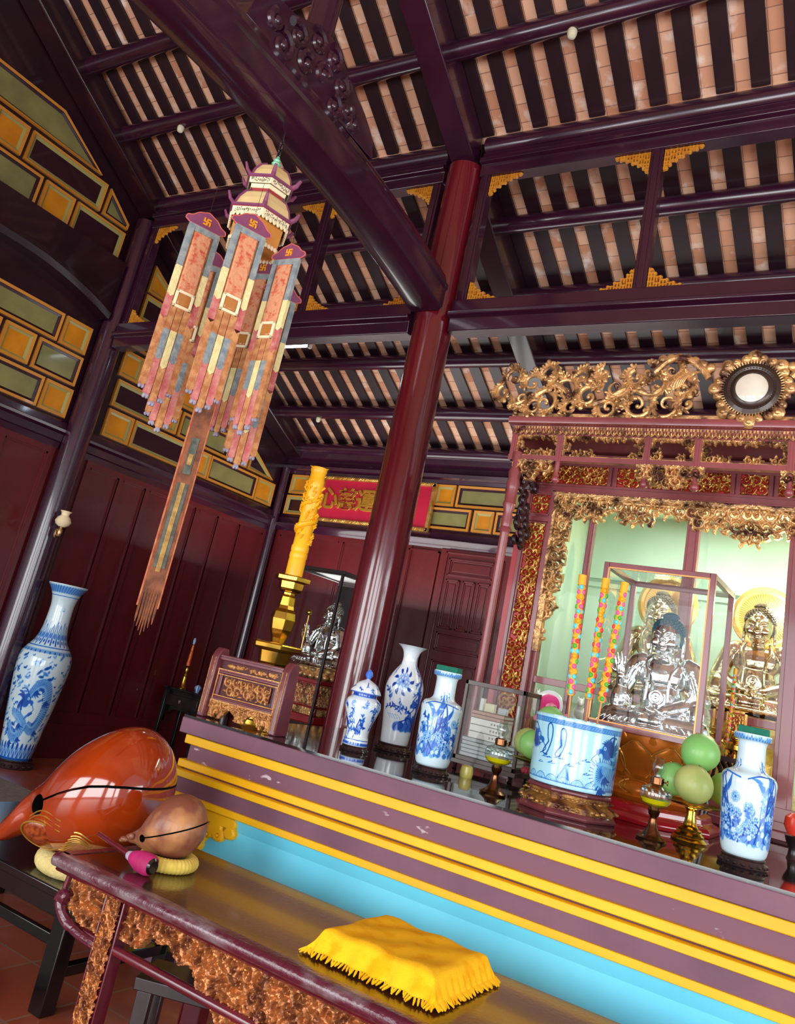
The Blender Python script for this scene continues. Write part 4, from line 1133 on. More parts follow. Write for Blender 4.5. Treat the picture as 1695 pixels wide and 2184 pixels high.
# ------------------------------------------------------------------ sutra cabinet with books
t = thing('book_case', 'small glass-fronted table case holding stacked sutra books', 'case', (-2.035, 4.12, AZ))
CASEW = mat('case_wood', '#54433c', .45, coat=.2, col2='#463630', vscale=6)
W, D, z0, z1 = .335, .2, .06, .44
g = G()
for x in (0, W):
    for y in (0, D): g.box(x-.009, x+.009, y-.009, y+.009, z0, z1)
for z in (z0, z1):
    for y in (0, D): g.box(-.009, W+.009, y-.009, y+.009, z-.012, z+.012)
    for x in (0, W): g.box(x-.009, x+.009, -.009, D+.009, z-.012, z+.012)
g.box(-.02, W+.02, -.02, D+.02, z0-.03, z0-.008)
g.build('frame', CASEW, t, bevel=.002)
for x in (.01, W-.01):
    for y in (0, D):
        g = G(); g.tube([(x, y, z0-.02), (x, y-.004, .03), (x, y, .012), (x, y-.004, 0)], [.018, .012, .008, .014], 10); g.build('leg', BLACKM, t)
for nm, q4 in (('front_glass', (0, 0, W, 0)), ('side_glass', (W, 0, W, D)), ('side_glass', (0, D, 0, 0))):
    g = G(); g.add([(q4[0], q4[1], z0+.01), (q4[2], q4[3], z0+.01), (q4[2], q4[3], z1-.01), (q4[0], q4[1], z1-.01)], [(0, 1, 2, 3)]); g.build(nm, GLASS, t, smooth=False)
g = G(); g.box(0, W, 0, D, z1-.004, z1+.004); g.build('top', CASEW, t, smooth=False)
BK = [mat('book_white', '#e2dfd6', .7), mat('book_grey', '#b2b8b8', .7), mat('book_pink', '#b48878', .7), mat('book_cream', '#ece2ba', .7)]
PAGE = mat('book_pages', '#f2eee2', .8)
DOTM = mat('book_print', '#8a8480', .8)
def book(x0, x1, y0, y1, z0_, z1_, m, label, dots=True):
    t2 = thing('book', label, 'book', (-2.035+x0, 4.12+y0, AZ+z0_), group='sutra books in the glass case')
    w = x1-x0; d = y1-y0; h = z1_-z0_
    g = G(); g.box(0, w, 0, d, 0, .003); g.box(0, w, 0, d, h-.003, h); g.box(0, w, 0, .003, 0, h); g.build('cover', m, t2, bevel=.001)
    g = G(); g.box(.002, w-.002, .003, d-.003, .003, h-.003); g.build('pages', PAGE, t2, smooth=False)
    if dots:
        g = G()
        for k in range(5): g.box(w*.62+k*.017, w*.62+k*.017+.009, -.0006, 0.0005, h*.35, h*.65)
        g.build('spine_title', DOTM, t2, smooth=False)
zz = z0+.012
names = ['lowest', 'second from the bottom', 'third from the bottom', 'fourth from the bottom', 'fifth from the bottom']
for i in range(5): book(.0+.012+.004*(i % 2), .32, .02, .17, zz, zz+.0185, BK[1], 'grey sutra book in the glass case, %s in the wide lower stack' % names[i], False); zz += .019
for i, nm in enumerate(['lowest', 'middle', 'topmost']): book(.045, .235, .02, .145, zz, zz+.034, BK[0], 'white sutra book in the glass case, %s of the three white ones' % nm); zz += .0345
for i, nm in enumerate(['lower', 'upper']): book(.045, .235, .02, .15, zz, zz+.018, BK[2], 'pinkish brown sutra book in the glass case, %s of the top pair' % nm, False); zz += .0185
for i, (x, h, w, m, lb) in enumerate([(.018, .30, .02, 0, 'thin white book standing at the left end inside the glass case'), (.05, .28, .055, 3, 'cream book standing upright at the back left of the glass case'), (.24, .3, .012, 0, 'thin white book standing upright behind the stack in the glass case'), (.13, .27, .05, 1, 'dark green-grey book standing upright behind the stack')]):
    o = (.155, .192); book(x, x+w, o[0], o[1], z0+.012, z0+.012+h, m if not isinstance(m, int) else BK[m], lb, False)

# pink plate leaning behind the case
PINK = mat('pink_glaze', '#e83c8c', .3, coat=.4); 
t = thing('pink_plate', 'round pink and white decorated plate leaning behind the glass book case', 'plate', (-1.72, 4.52, AZ+.40))
g = G(); g.M = Matrix.Rotation(math.radians(72), 4, 'X'); g.lathe([(0, .004), (.06, .004), (.085, .018), (.088, .014), (.06, -.004), (0, -.004)], 40); g.build('rim', WHITEP, t)
g = G(); g.M = Matrix.Rotation(math.radians(72), 4, 'X'); g.lathe([(0, .0065), (.062, .0065), (.068, .0085)], 40, cap=False); g.build('painted_centre', PINK, t)
g = G()
g.box(-.03, .03, .0, .04, -.39, -.1); g.build('prop', BLACKM, t)
# pink flowers in a glass tumbler between the case and the bowl
FLP = mat('petal_pink', '#f09ab4', .6, col2='#e8688e', vscale=30); LEAFM = mat('leaf_green', '#3f7a3c', .6, col2='#5c9450', vscale=20); ROSR = mat('petal_red', '#a83040', .6)
t = thing('flower_vase', 'clear glass vase of pink roses between the glass book case and the left pomelos', 'flowers', (-1.64, 4.22, AZ))
g = G(); g.lathe([(.045, 0), (.05, .01), (.04, .16), (.045, .3), (.056, .37)], 28, cap=False); g.lathe([(0, .006), (.045, .006)], 28, cap=False); g.build('glass', GLASS, t)
rnd = random.Random(4)
def rose(g, c, r):
    for ring, k, q in ((.0, 1, .5), (.35, 4, .42), (.65, 6, .42)):
        for i in range(k):
            a = 2*pi*i/k+ring*3; g.ell((c[0]+ring*r*math.cos(a), c[1]+ring*r*math.sin(a), c[2]+r*(.35-ring*.4)), (r*q, r*q, r*.5), 8, 6)
for i, (x, y, z, r, m) in enumerate([(.0, -.03, .23, .033, FLP), (.02, -.04, .15, .034, FLP), (-.02, -.03, .07, .028, ROSR), (.05, 0, .4, .03, FLP), (.1, -.02, .33, .03, FLP), (.09, .03, .28, .03, FLP), (.13, .02, .36, .028, FLP), (-.02, .03, .33, .03, FLP), (.12, -.03, .26, .026, FLP)]):
    g = G(); rose(g, (x, y, z), r); g.build('rose', m, t)
g = G()
for k in range(26):
    a = rnd.uniform(0, 6.28); z = rnd.uniform(.05, .36); r = rnd.uniform(.0, .035) if z < .33 else rnd.uniform(.0, .07)
    c = Vector((r*math.cos(a)+(.05 if z > .33 else 0), r*math.sin(a), z)); d = Vector((rnd.uniform(-1, 1), rnd.uniform(-1, 1), rnd.uniform(-.2, 1))).normalized()
    g.tube([c, c+d*.02, c+d*.045], [.002, .009, .001], 6, flat=.25)
for k in range(5): g.cyl((rnd.uniform(-.02, .02), rnd.uniform(-.02, .02), .01), (rnd.uniform(-.02, .08), rnd.uniform(-.03, .03), .36), .003, n=6)
g.build('foliage', LEAFM, t)
# small pieces at the foot of the third vase
t = G(); t.lathe([(0, 0), (.018, 0), (.024, .015), (.018, .045), (.005, .07), (0, .075)], 12)
tag(t.build('lotus_bud', mat('bud_coral', '#e8785a', .5), loc=(-2.0, 3.92, AZ+.13)), 'small coral lotus bud ornament behind the third vase', 'bud')
s_ = G(); s_.cyl((0, 0, 0), (0, 0, .13), .006, n=8); s_.lathe([(0, 0), (.03, 0), (.02, .01), (0, .012)], 16)
o = s_.build('bud_stand', BLACKM, loc=(-2.0, 3.92, AZ)); tag(o, 'thin dark stand carrying the coral lotus bud behind the third vase', 'stand')
t = G(); t.lathe([(0, 0), (.03, 0), (.034, .02), (.028, .05), (.02, .055), (0, .055)], 20)
tag(t.build('votive_cup', mat('cup_yellow', '#d8cc6a', .3, coat=.4), loc=(-1.83, 3.86, AZ)), 'little pale yellow cup on the altar right behind the third vase', 'cup')

# small sprays of artificial white flowers left inside the reach of the case
# red lacquer foot table and lotus throne of the glass case
REDL = mat('red_lacquer', '#a01420', .2, coat=.8, col2='#8a1018', vscale=4)
LOTM = mat('lotus_gilt', '#cf7826', .32, .4, col2='#b05c16', vscale=6)
LOTE = mat('lotus_edge', '#d8a04a', .3, .8)
LX, LY = -1.05, 4.2
t = thing('lotus_throne', 'orange gilt lotus throne on a red lacquer foot under the glass case', 'pedestal', (LX, LY, AZ))
g = G(); g.lathe([(0, 0), (.34, 0), (.345, .02), (.33, .035), (.30, .045), (.295, .07), (.27, .08), (0, .08)], 8, a0=pi/8); g.build('foot', REDL, t, smooth=False, bevel=.004)
g = G(); g.lathe([(0, .08), (.2, .08), (.22, .1), (.18, .14), (.17, .17), (.19, .2), (.24, .3), (.25, .365), (0, .365)], 40); g.build('core', LOTM, t)
def petal(g, a, r0, z0_, L, W, tilt, curl_, t_=.012):
    n = 9; rows = []
    Rm = Matrix.Rotation(a, 4, 'Z')
    pts = []
    for i in range(n):
        q = i/(n-1); w = W*math.sin(pi*min(.12+.80*q, 1))**.7*(1 if q < .8 else 1-(q-.8)*3.2)
        rr = r0+L*(q*math.sin(tilt)+curl_*q*q); zz = z0_+L*q*math.cos(tilt)
        for j in range(7):
            u = (j-3)/3; pts.append(Rm @ Vector((rr-.25*W*u*u, u*max(w, .002), zz)))
    o = []; m = len(pts)
    back = [p-(Rm @ Vector((t_, 0, 0))) for p in pts]
    fs = []
    for i in range(n-1):
        for j in range(6):
            k = i*7+j; fs.append((k, k+1, k+8, k+7)); fs.append((m+k+7, m+k+8, m+k+1, m+k))
    for i in range(n-1):
        fs.append((i*7, i*7+7, m+i*7+7, m+i*7)); fs.append((m+i*7+6, m+i*7+13, i*7+13, i*7+6))
    for j in range(6):
        fs.append((m+j, m+j+1, j+1, j)); e = (n-1)*7; fs.append((e+j, e+j+1, m+e+j+1, m+e+j))
    g.add(pts+back, fs)
    return [p for p in pts]
def lotus_ring(t, n, r0, z0_, L, W, tilt, curl_, off, edge=True, nm='petal'):
    for k in range(n):
        a = off+2*pi*k/n; g = G(); P = petal(g, a, r0, z0_, L, W, tilt, curl_)
        o = g.build(nm, LOTM, t, recalc=True)
        if edge:
            g = G(); rim = [P[i*7] for i in range(9)]+[P[i*7+6] for i in range(8, -1, -1)]; g.tube(rim, .005, 6); g.build('rim', LOTE, o)
lotus_ring(t, 11, .17, .16, .22, .085, .35, .08, -1.9)
lotus_ring(t, 11, .2, .19, .17, .075, .55, .06, -1.9+pi/11)
lotus_ring(t, 11, .2, .165, -.085, .075, -.8, .5, -1.9+pi/11, True, 'petal')

# red apple and dark cup at the right edge
t = thing('red_offering', 'red ornament on a dark cup at the right edge of the altar', 'ornament', (-.415, 4.2, AZ))
g = G(); g.lathe([(0, 0), (.03, 0), (.024, .012), (.02, .04), (.035, .07), (.04, .09), (0, .09)], 24); g.build('cup', BLACKM, t)
g = G(); g.lathe([(0, .09), (.03, .095), (.046, .13), (.042, .165), (.02, .182), (.0, .178)], 24); g.build('fruit', mat('red_glaze', '#e8402e', .3, coat=.4), t)
# ------------------------------------------------------------------ seated statue (one continuous figure)
HAIR = mat('statue_hair_blue', '#1d5266', .5, coat=.2)
def capsule(g, a, b, r0, r1=None, n=14):
    r1 = r0 if r1 is None else r1
    a = Vector(a); b = Vector(b); pts = [a.lerp(b, i/4) for i in range(5)]
    g.tube(pts, [r0+(r1-r0)*i/4 for i in range(5)], n); g.ell(a, r0, n, 8); g.ell(b, r1, n, 8)
def hand(g, wrist, direction, palm_n, s, curl=.3, spread=.12):
    """palm, four bent fingers of unequal length and a thumb leaving the side of the palm"""
    W = Vector(wrist); d = Vector(direction).normalized(); nrm = Vector(palm_n).normalized(); sd = d.cross(nrm).normalized(); nrm = sd.cross(d)
    Rm = Matrix((sd, nrm, d)).transposed()
    g.ell(W+d*.05*s, (.04*s, .018*s, .055*s), 12, 8, Rm)
    for i, L in enumerate((.075, .088, .08, .06)):
        u = (i-1.5)*.022*s; p0 = W+d*.085*s+sd*u; dv = (d+sd*(i-1.5)*spread).normalized()
        p1 = p0+dv*L*.45*s; p2 = p1+(dv+nrm*curl).normalized()*L*.35*s; p3 = p2+(dv+nrm*curl*2.2).normalized()*L*.25*s
        g.tube([p0, p1, p2, p3], [.0115*s, .011*s, .010*s, .008*s], 8); g.ell(p3, .0085*s, 8, 6)
    q0 = W+d*.035*s-sd*.035*s; q1 = q0+(d*.6-sd*.8+nrm*.3).normalized()*.04*s; q2 = q1+(d*.9-sd*.1+nrm*.5).normalized()*.035*s
    g.tube([q0, q1, q2], [.0135*s, .012*s, .0095*s], 8); g.ell(q2, .01*s, 8, 6)
HM = Matrix.Translation((0, 0, .69)) @ Matrix.Scale(1.3, 4) @ Matrix.Translation((0, 0, -.69))
def statue_body(raised=True):
    g = G()
    for s in (-1, 1):
        capsule(g, (s*.1, .05, .1), (s*.37, -.14, .085), .125, .095); capsule(g, (s*.38, -.14, .08), (-s*.06, -.27, .1), .085, .06)
        g.ell((s*.3, -.1, .05), (.2, .2, .06)); g.ell((-s*.06, -.27, .15), (.08, .045, .02), R=Matrix.Rotation(s*.5, 3, 'Z'))
        capsule(g, (s*.2, .03, .585), (s*.2, .04, .56), .085)
        g.M = HM
        g.ell((s*.105, .02, .745), (.014, .026, .06)); g.ell((s*.107, .01, .69), (.013, .014, .03))
        g.ell((s*.042, -.098, .79), (.028, .014, .009)); g.tube(smoothed([(s*.012, -.112, .806), (s*.045, -.11, .822), (s*.078, -.085, .81)], 4), .006, 6)
        g.ell((s*.05, -.09, .745), (.034, .022, .032)); g.M = Matrix.Identity(4)
    g.ell((0, .03, .12), (.3, .2, .13)); g.ell((0, -.2, .035), (.44, .16, .04)); g.ell((0, .02, .28), (.19, .145, .22)); g.ell((0, .02, .49), (.225, .13, .16)); g.ell((0, .04, .57), (.2, .1, .08))
    capsule(g, (0, .015, .6), (0, .0, .7), .064, .058)
    for z in (.645, .665): g.tube([(.062*math.cos(a), .01+.062*math.sin(a), z) for a in np.linspace(0, 2*pi, 16, endpoint=False)], .006, 6, closed=True)
    g.M = HM
    g.ell((0, -.005, .785), (.1, .112, .13)); g.ell((0, -.04, .725), (.07, .07, .06)); g.ell((0, -.09, .70), (.028, .022, .02))
    g.tube([(0, -.108, .81), (0, -.122, .785), (0, -.13, .765)], [.008, .011, .015], 8); 
    for s in (-1, 1): g.ell((s*.013, -.117, .762), (.009, .01, .008))
    g.ell((0, -.106, .737), (.03, .012, .0065)); g.ell((0, -.104, .725), (.025, .012, .007)); g.ell((0, -.115, .832), .009)
    g.M = Matrix.Identity(4)
    # arms
    capsule(g, (.24, .03, .57), (.33, .02, .33), .085, .085); capsule(g, (.33, .02, .31), (.1, -.2, .2), .085, .05); g.ell((.33, -.02, .2), (.1, .15, .15))
    hand(g, (.12, -.21, .195), (-1, -.15, -.02), (.0, -.3, 1), 1.0, .25)
    if raised:
        capsule(g, (-.24, .03, .57), (-.34, -.02, .33), .085, .08); capsule(g, (-.34, -.03, .32), (-.325, -.15, .42), .06, .036)
        g.ell((-.34, -.06, .22), (.075, .12, .17)); hand(g, (-.325, -.155, .425), (-.1, -.15, 1), (0, -1, -.1), 1.12, .12)
    else:
        capsule(g, (-.24, .03, .57), (-.33, .02, .33), .085, .085); capsule(g, (-.33, .02, .31), (-.1, -.2, .2), .085, .05); g.ell((-.33, -.02, .2), (.1, .15, .15))
        hand(g, (-.12, -.22, .215), (1, -.15, -.02), (.0, -.3, 1), 1.0, .25)
    # robe edges and folds
    for s in (-1, 1):
        g.tube(smoothed([(s*.1, .0, .66), (s*.13, -.08, .58), (s*.1, -.125, .5), (s*.09, -.14, .38), (s*.1, -.14, .25)], 5), .016, 8)
        for k in range(6):
            q = k/5; g.tube(smoothed([(s*(.16+.02*k), -.02-.02*k, .62-.02*k), (s*(.24+.015*k), -.09, .5-.035*k), (s*(.27), -.11, .36-.04*k), (s*.2, -.15, .26-.02*k)], 4), .010, 6)
        for k in range(8):
            q = k/7; g.tube(smoothed([(s*(.02+.05*k), -.27-.03*math.sin(q*3), .105-.04*q*.4), (s*(.05+.053*k), -.32+.035*q, .05), (s*(.06+.056*k), -.345+.06*q, .012)], 4), .011, 6)
        for k in range(5):
            g.tube(smoothed([(s*.4, -.02-.02*k, .2-.02*k), (s*.43, -.1, .12-.01*k), (s*.36, -.2-.015*k, .07)], 4), .010, 6)
        for k in range(4):
            g.tube(smoothed([(s*(.27+.03*k), .0, .36), (s*(.3+.03*k), -.08, .26), (s*(.27+.03*k), -.13, .14)], 4), .010, 6)
    g.tube(smoothed([(-.12, -.125, .42), (0, -.155, .40), (.12, -.125, .42)], 5), .011, 6)
    g.M = Matrix.Rotation(pi/2, 4, 'X'); 
    g.lathe([(0, 0), (.068, 0), (.068, .004), (.06, .01), (.05, .006), (.035, .012), (.02, .008), (0, .014)], 28, c=(0, .3, .145)); g.M = Matrix.Identity(4)
    g.tube([(0, -.155, .24), (0, -.17, .16)], [.02, .012], 8)
    o = g.build('tmp', SILVER, sharp=180)
    r = o.modifiers.new('r', 'REMESH'); r.mode = 'VOXEL'; r.voxel_size = .0062; r.use_smooth_shade = True
    s_ = o.modifiers.new('s', 'SMOOTH'); s_.iterations = 3; s_.factor = .5
    baked(o); me = o.data; bpy.data.objects.remove(o)
    me.shade_smooth(); me.name = 'statue_body'
    return me
def hair_mesh():
    g = G(); 
    N = 300; g.M = HM
    g.ell((0, .018, .835), (.104, .108, .088), 24, 14); g.ell((0, .03, .915), (.055, .055, .045), 16, 10)
    for i in range(N):
        z = 1-2*(i+.5)/N; a = i*2.39996; r = math.sqrt(1-z*z); p = Vector((r*math.cos(a), r*math.sin(a), z))
        if p.z > -.25 and not (p.y < -.55 and p.z < .1): g.ell((p.x*.104, .018+p.y*.108, .835+p.z*.088), .0105, 6, 5)
        if i < 90 and p.z > 0.0: g.ell((p.x*.055, .03+p.y*.055, .915+p.z*.045), .009, 6, 5)
    for s in (-1, 1): g.ell((s*.098, .025, .775), (.012, .05, .055), 10, 8)
    return g.mesh('statue_hair', HAIR, sharp=180)
BODY_R = statue_body(True); BODY_M = statue_body(False); HAIRMESH = hair_mesh()
JEWEL = mat('jewel_white', '#f0ece0', .15, coat=.6)
def statue(label, loc, s, rz=0., body=BODY_R, m=SILVER, hair=HAIR, name='buddha_statue'):
    t = thing(name, label, 'statue', loc, rz)
    if m is not SILVER: body = body.copy(); body.materials.clear(); body.materials.append(m)
    o = link('figure', body, t); o.scale = (s, s, s)
    hm = HAIRMESH
    if hair is not HAIR: hm = hm.copy(); hm.materials.clear(); hm.materials.append(hair)
    o = link('hair', hm, t); o.scale = (s, s, s)
    g = G(); g.ell((0, -.115*s, .89*s), .014*s, 10, 8); g.build('jewel', JEWEL, t)
    return t

# ------------------------------------------------------------------ glass case with the seated silver statue
t = thing('glass_case', 'red-framed glass case on the lotus throne holding the seated silver statue', 'case', (-1.05, 4.175, 1.445))
W, D, Hh = .252, .24, .77
FRM = mat('case_frame_red', '#7c2c34', .3, coat=.4, col2='#6c242c', vscale=5); FRL = mat('case_gilt_line', '#d98a4a', .35, .5)
g = G()
q = .0135
for x in (-W, W):
    for y in (-D, D): g.box(x-q, x+q, y-q, y+q, 0, Hh)
for z in (q, Hh-q):
    for y in (-D, D): g.box(-W+q, W-q, y-q*.96, y+q*.96, z-q, z+q)
    for x in (-W, W): g.box(x-q*.96, x+q*.96, -D+q, D-q, z-q, z+q)
g.box(-W, W, -D, D, .001, .012)
g.build('frame', FRM, t, bevel=.002)
g = G()
for x in (-W+q, W-q): g.box(x-.003, x+.003, -D-.0145, -D-.012, q*2, Hh-q*2)
for z in (q*2, Hh-q*2): g.box(-W+q, W-q, -D-.0145, -D-.012, z-.003, z+.003)
g.build('gilt_line', FRL, t, smooth=False)
def pane(nm, P4, parent): g = G(); g.add(P4, [(0, 1, 2, 3)]); return g.build(nm, GLASS, parent, smooth=False)
def vpane(nm, parent, x0, y0, x1, y1, z0, z1): return pane(nm, [(x0, y0, z0), (x1, y1, z0), (x1, y1, z1), (x0, y0, z1)], parent)
vpane('front_glass', t, -W, -D, W, -D, q, Hh-q); vpane('back_glass', t, W, D, -W, D, q, Hh-q); vpane('side_glass', t, -W, D, -W, -D, q, Hh-q); vpane('side_glass', t, W, -D, W, D, q, Hh-q)
pane('top_glass', [(-W, -D, Hh-q), (W, -D, Hh-q), (W, D, Hh-q), (-W, D, Hh-q)], t)
statue('seated silver statue with blue curled hair and right hand raised, in the red-framed glass case', (-1.035, 4.185, 1.458), .56, -.04)

# ------------------------------------------------------------------ great shrine cabinet
SX, SY = -.80, 4.8
cab = thing('shrine_cabinet', 'large red and gold carved shrine cabinet with glass doors behind the altar', 'cabinet', (SX, SY, 0))
def both(o):
    """the same part on the other side of the centre line"""
    c = o.copy(); COL.objects.link(c); c.scale = (-1, 1, 1); return c
ZT = 3.0
g = G(); g.box(-1.37, 1.37, .06, 1.15, .0, 1.16); g.box(-1.40, 1.40, -.04, .14, 1.09, 1.13)
g.build('base', CABW, cab, bevel=.004)
g = G(); g.box(-1.37, 1.37, 1.1, 1.12, 1.1, 2.95); g.box(-1.37, -1.35, .1, 1.1, 1.1, 2.95); g.box(1.35, 1.37, .1, 1.1, 1.1, 2.95); g.box(-1.37, 1.37, .1, 1.1, 2.93, 2.96); g.box(-1.37, 1.37, .06, 1.1, 1.15, 1.2)
for x in (-.46, .46): g.box(x-.003, x+.003, 1.094, 1.1, 1.2, 2.95)
g.box(-1.35, 1.35, 1.07, 1.1, 2.44, 2.47); g.box(-1.35, 1.35, 1.085, 1.1, 2.38, 2.4)
g.build('interior', MINT, cab, smooth=False)
# jamb with its mouldings
g = G(); g.box(-1.37, -1.19, -.0, .1, 1.1, ZT)
for x in (-1.365, -1.195): g.box(x-.012, x+.012, -.02, .0, 1.1, 2.8)
for z in (2.6, 2.79, 1.12): g.box(-1.37, -1.19, -.018, 0, z-.015, z+.015)
for a, b, c, d in ((-1.345, -1.215, 2.635, 2.765), (-1.345, -1.215, 1.15, 2.575)):
    for e in (0,):
        g.box(a-.008, a+.004, -.012, 0, c, d); g.box(b-.004, b+.008, -.012, 0, c, d); g.box(a, b, -.012, 0, c-.008, c+.004); g.box(a, b, -.012, 0, d-.004, d+.008)
both(g.build('jamb', CABW, cab, bevel=.002))
SIDR = mat('side_red', '#b03038', .5, coat=.2)
g = G(); g.box(-1.44, -1.37, .04, .1, 1.0, 2.72); both(g.build('side_board', SIDR, cab, smooth=False))
rnd = random.Random(41)
CARV = [REDG, GOLD]
g = G()
R = Ras(.12, 1.41, 64); acanthus(R, rnd, .062, .0085); R.blur(); relief_panel(g, R, -1.34, 1.16, -.004, .026, thr=.42)
R = Ras(.12, .12, 70); acanthus(R, rnd, .06, .008); R.blur(); relief_panel(g, R, -1.34, 2.64, -.004, .024, thr=.42)
both(g.build('relief_panel', CARV, cab))
# head rail and its red and gold panels
g = G(); g.box(-1.37, 1.37, -.01, .1, 2.765, 2.84); g.box(-1.37, 1.37, -.022, 0, 2.825, 2.842); g.box(-1.37, 1.37, -.02, 0, 2.785, 2.795); g.box(-1.37, 1.37, .0, .1, 2.84, ZT+.05)
EDG = [-1.345, -.855, -.65, -.6+.0]
cells = [(-1.335, -.86, 0), (-.80, -.655, 1), (-.60, -.13, 0), (-.075, .075, 1)]
for a, b, k in cells:
    for s in ((1, -1) if a < -.1 else (1,)):
        for x in (a-.012, b+.012): g.box(s*x-.012, s*x+.012, -.018, 0, 2.84, 2.975)
g.box(-1.37, 1.37, -.02, 0, 2.963, 2.99)
g.build('head_rail', CABW, cab, bevel=.002)
g = G()
for a, b, k in cells:
    w = b-a; R = Ras(w, .118, int(w*430))
    acanthus(R, rnd, .05 if k == 0 else .058, .0075); R.blur()
    o = G(); relief_panel(o, R, a, 2.845, -.004, .022, thr=.42)
    ob = o.build('frieze_relief', CARV, cab)
    if a < -.1: both(ob)
# doors: mullions, rails, glass
g = G()
for x, w in ((-.935, .018), (-.32, .036), (.25, .05), (.935, .018)):
    g.box(x-w, x+w, .03, .08, 1.16, 2.78); g.box(x-w*.55, x+w*.55, .02, .05, 1.16, 2.78)
for x in (-1.18, 1.18): g.box(x-.02, x+.02, .02, .08, 1.16, 2.78)
g.box(-1.19, 1.19, .033, .078, 1.60, 1.64); g.box(-1.19, 1.19, .016, .084, 1.15, 1.235); g.box(-1.19, 1.19, .002, .086, 1.13, 1.17)
g.build('door_frame', CABW, cab, bevel=.002)
for a, b in ((-1.16, -.953), (-.917, -.356), (-.284, .2), (.3, .917), (.953, 1.16)):
    g = G(); g.add([(a, .054, 1.235), (b, .054, 1.235), (b, .054, 2.78), (a, .054, 2.78)], [(0, 1, 2, 3)]); g.build('door_glass', GLASS, cab, smooth=False)
# gold fringe inside the opening
R = Ras(1.19, .3, 560); rnd = random.Random(5)
def lim(x, z):
    u = x/1.19; top = .3-.10-.05*abs(math.sin(u*pi*3.2))-.10*(1 if u > .93 else 0)-.06*(1 if u < .08 else 0)
    return z > top
acanthus(R, rnd, .075, .011, lim); R.line([(0, .285), (1.19, .285)], .016, .8); R.line([(0, .255), (1.19, .255)], .008, .6)
g = G(); pierced(g, R, -1.19, 2.485, -.0, .035, .22, .5); both(g.build('fringe', GOLDB, cab))
R = Ras(.13, 1.0, 76)
def lim2(x, z): return x < .02+.11*min(1, (z-.0)/.6) 
acanthus(R, rnd, .07, .011, lim2); R.line([(.008, .28), (.008, 1.0)], .014, .8); R.line([(.03, 0), (.03, .34)], .02, .8); R.line([(.012, 0), (.012, .34)], .012, .7)
g = G(); pierced(g, R, -1.185, 1.78, -.0, .03, .2, .5); both(g.build('side_fringe', GOLDB, cab))
# canopy
yc = -.42
g = G()
g.box(-1.36, 1.36, yc-.01, .1, 3.06, 3.085)
prof = [(-.03, 3.085), (-.05, 3.09), (-.055, 3.11), (-.05, 3.13), (-.03, 3.135), (.02, 3.135), (.02, 3.085)]
beam_profile(g, -1.38, 1.38, yc, prof)
for s in (-1, 1): g.box(s*1.33-.025, s*1.33+.025, yc, .1, 2.86, 3.08)
g.box(-1.36, 1.36, yc-.012, yc+.03, 3.025, 3.065); g.box(-1.36, 1.36, yc-.012, yc+.03, 2.865, 2.895)
for x in (-1.335, -1.035, -.51, -.235, .235, .51, 1.035, 1.335): g.box(x-.018, x+.018, yc-.016, yc+.02, 2.86, 3.06); g.box(x-.006, x+.006, yc-.02, yc, 2.86, 3.06)
for x in (-1.035, -.51, -.235, .235, .51, 1.035):
    g.lathe([(.0, -.1), (.012, -.1), (.018, -.09), (.013, -.07), (.016, -.05), (.016, 0), (0, 0)], 14, c=(x, yc, 2.865)); g.ell((x, yc, 2.752), .024, 14, 10)
g.build('canopy_frame', CABW, cab, recalc=True)
g = G(); n = 74
for i in range(n):
    x = -1.35+2.7*(i+.5)/n
    g.tube([(x-.016, yc-.02, 3.062), (x-.014, yc-.026, 3.04), (x, yc-.03, 3.026), (x+.014, yc-.026, 3.04), (x+.016, yc-.02, 3.062)], [.004, .005, .006, .005, .004], 6); g.ell((x, yc-.022, 3.046), (.006, .006, .011), 6, 5)
    g.box(x-.012, x-.002, yc-.018, yc-.005, 3.064, 3.08); g.box(x+.004, x+.014, yc-.018, yc-.005, 3.064, 3.08)
g.build('lotus_band', GOLDB, cab)
for a, b in ((-1.317, -1.053), (-1.017, -.528), (-.492, -.253), (-.217, .217)):
    w = b-a; R = Ras(w, .13, int(w*430))
    def edge(x, z): return z < .022 or z > .108 or x < .03 or x > w-.03
    acanthus(R, rnd, .042, .0062, edge)
    R.line([(0, .004), (w, .004)], .006, .6); R.line([(0, .126), (w, .126)], .006, .6); R.line([(.004, 0), (.004, .13)], .006, .6); R.line([(w-.004, 0), (w-.004, .13)], .006, .6)
    g = G(); pierced(g, R, a, 2.895, yc+.005, .025, .2, .5); o = g.build('fret_panel', GOLDB, cab)
    if a < -.23: both(o)
for a, b in ((-1.317, -1.053), (-.56, -.19)):
    w = b-a; R = Ras(w, .13, int(w*430))
    def hang(x, z): return z > .13-.035-.075*max(0, 1-abs(2*x/w-1))**.6
    acanthus(R, rnd, .06, .009, hang); R.line([(0, .12), (w, .12)], .012, .7)
    g = G(); pierced(g, R, a, 2.735, yc-.005, .03, .2, .5); both(g.build('hanging_fringe', GOLDB, cab))
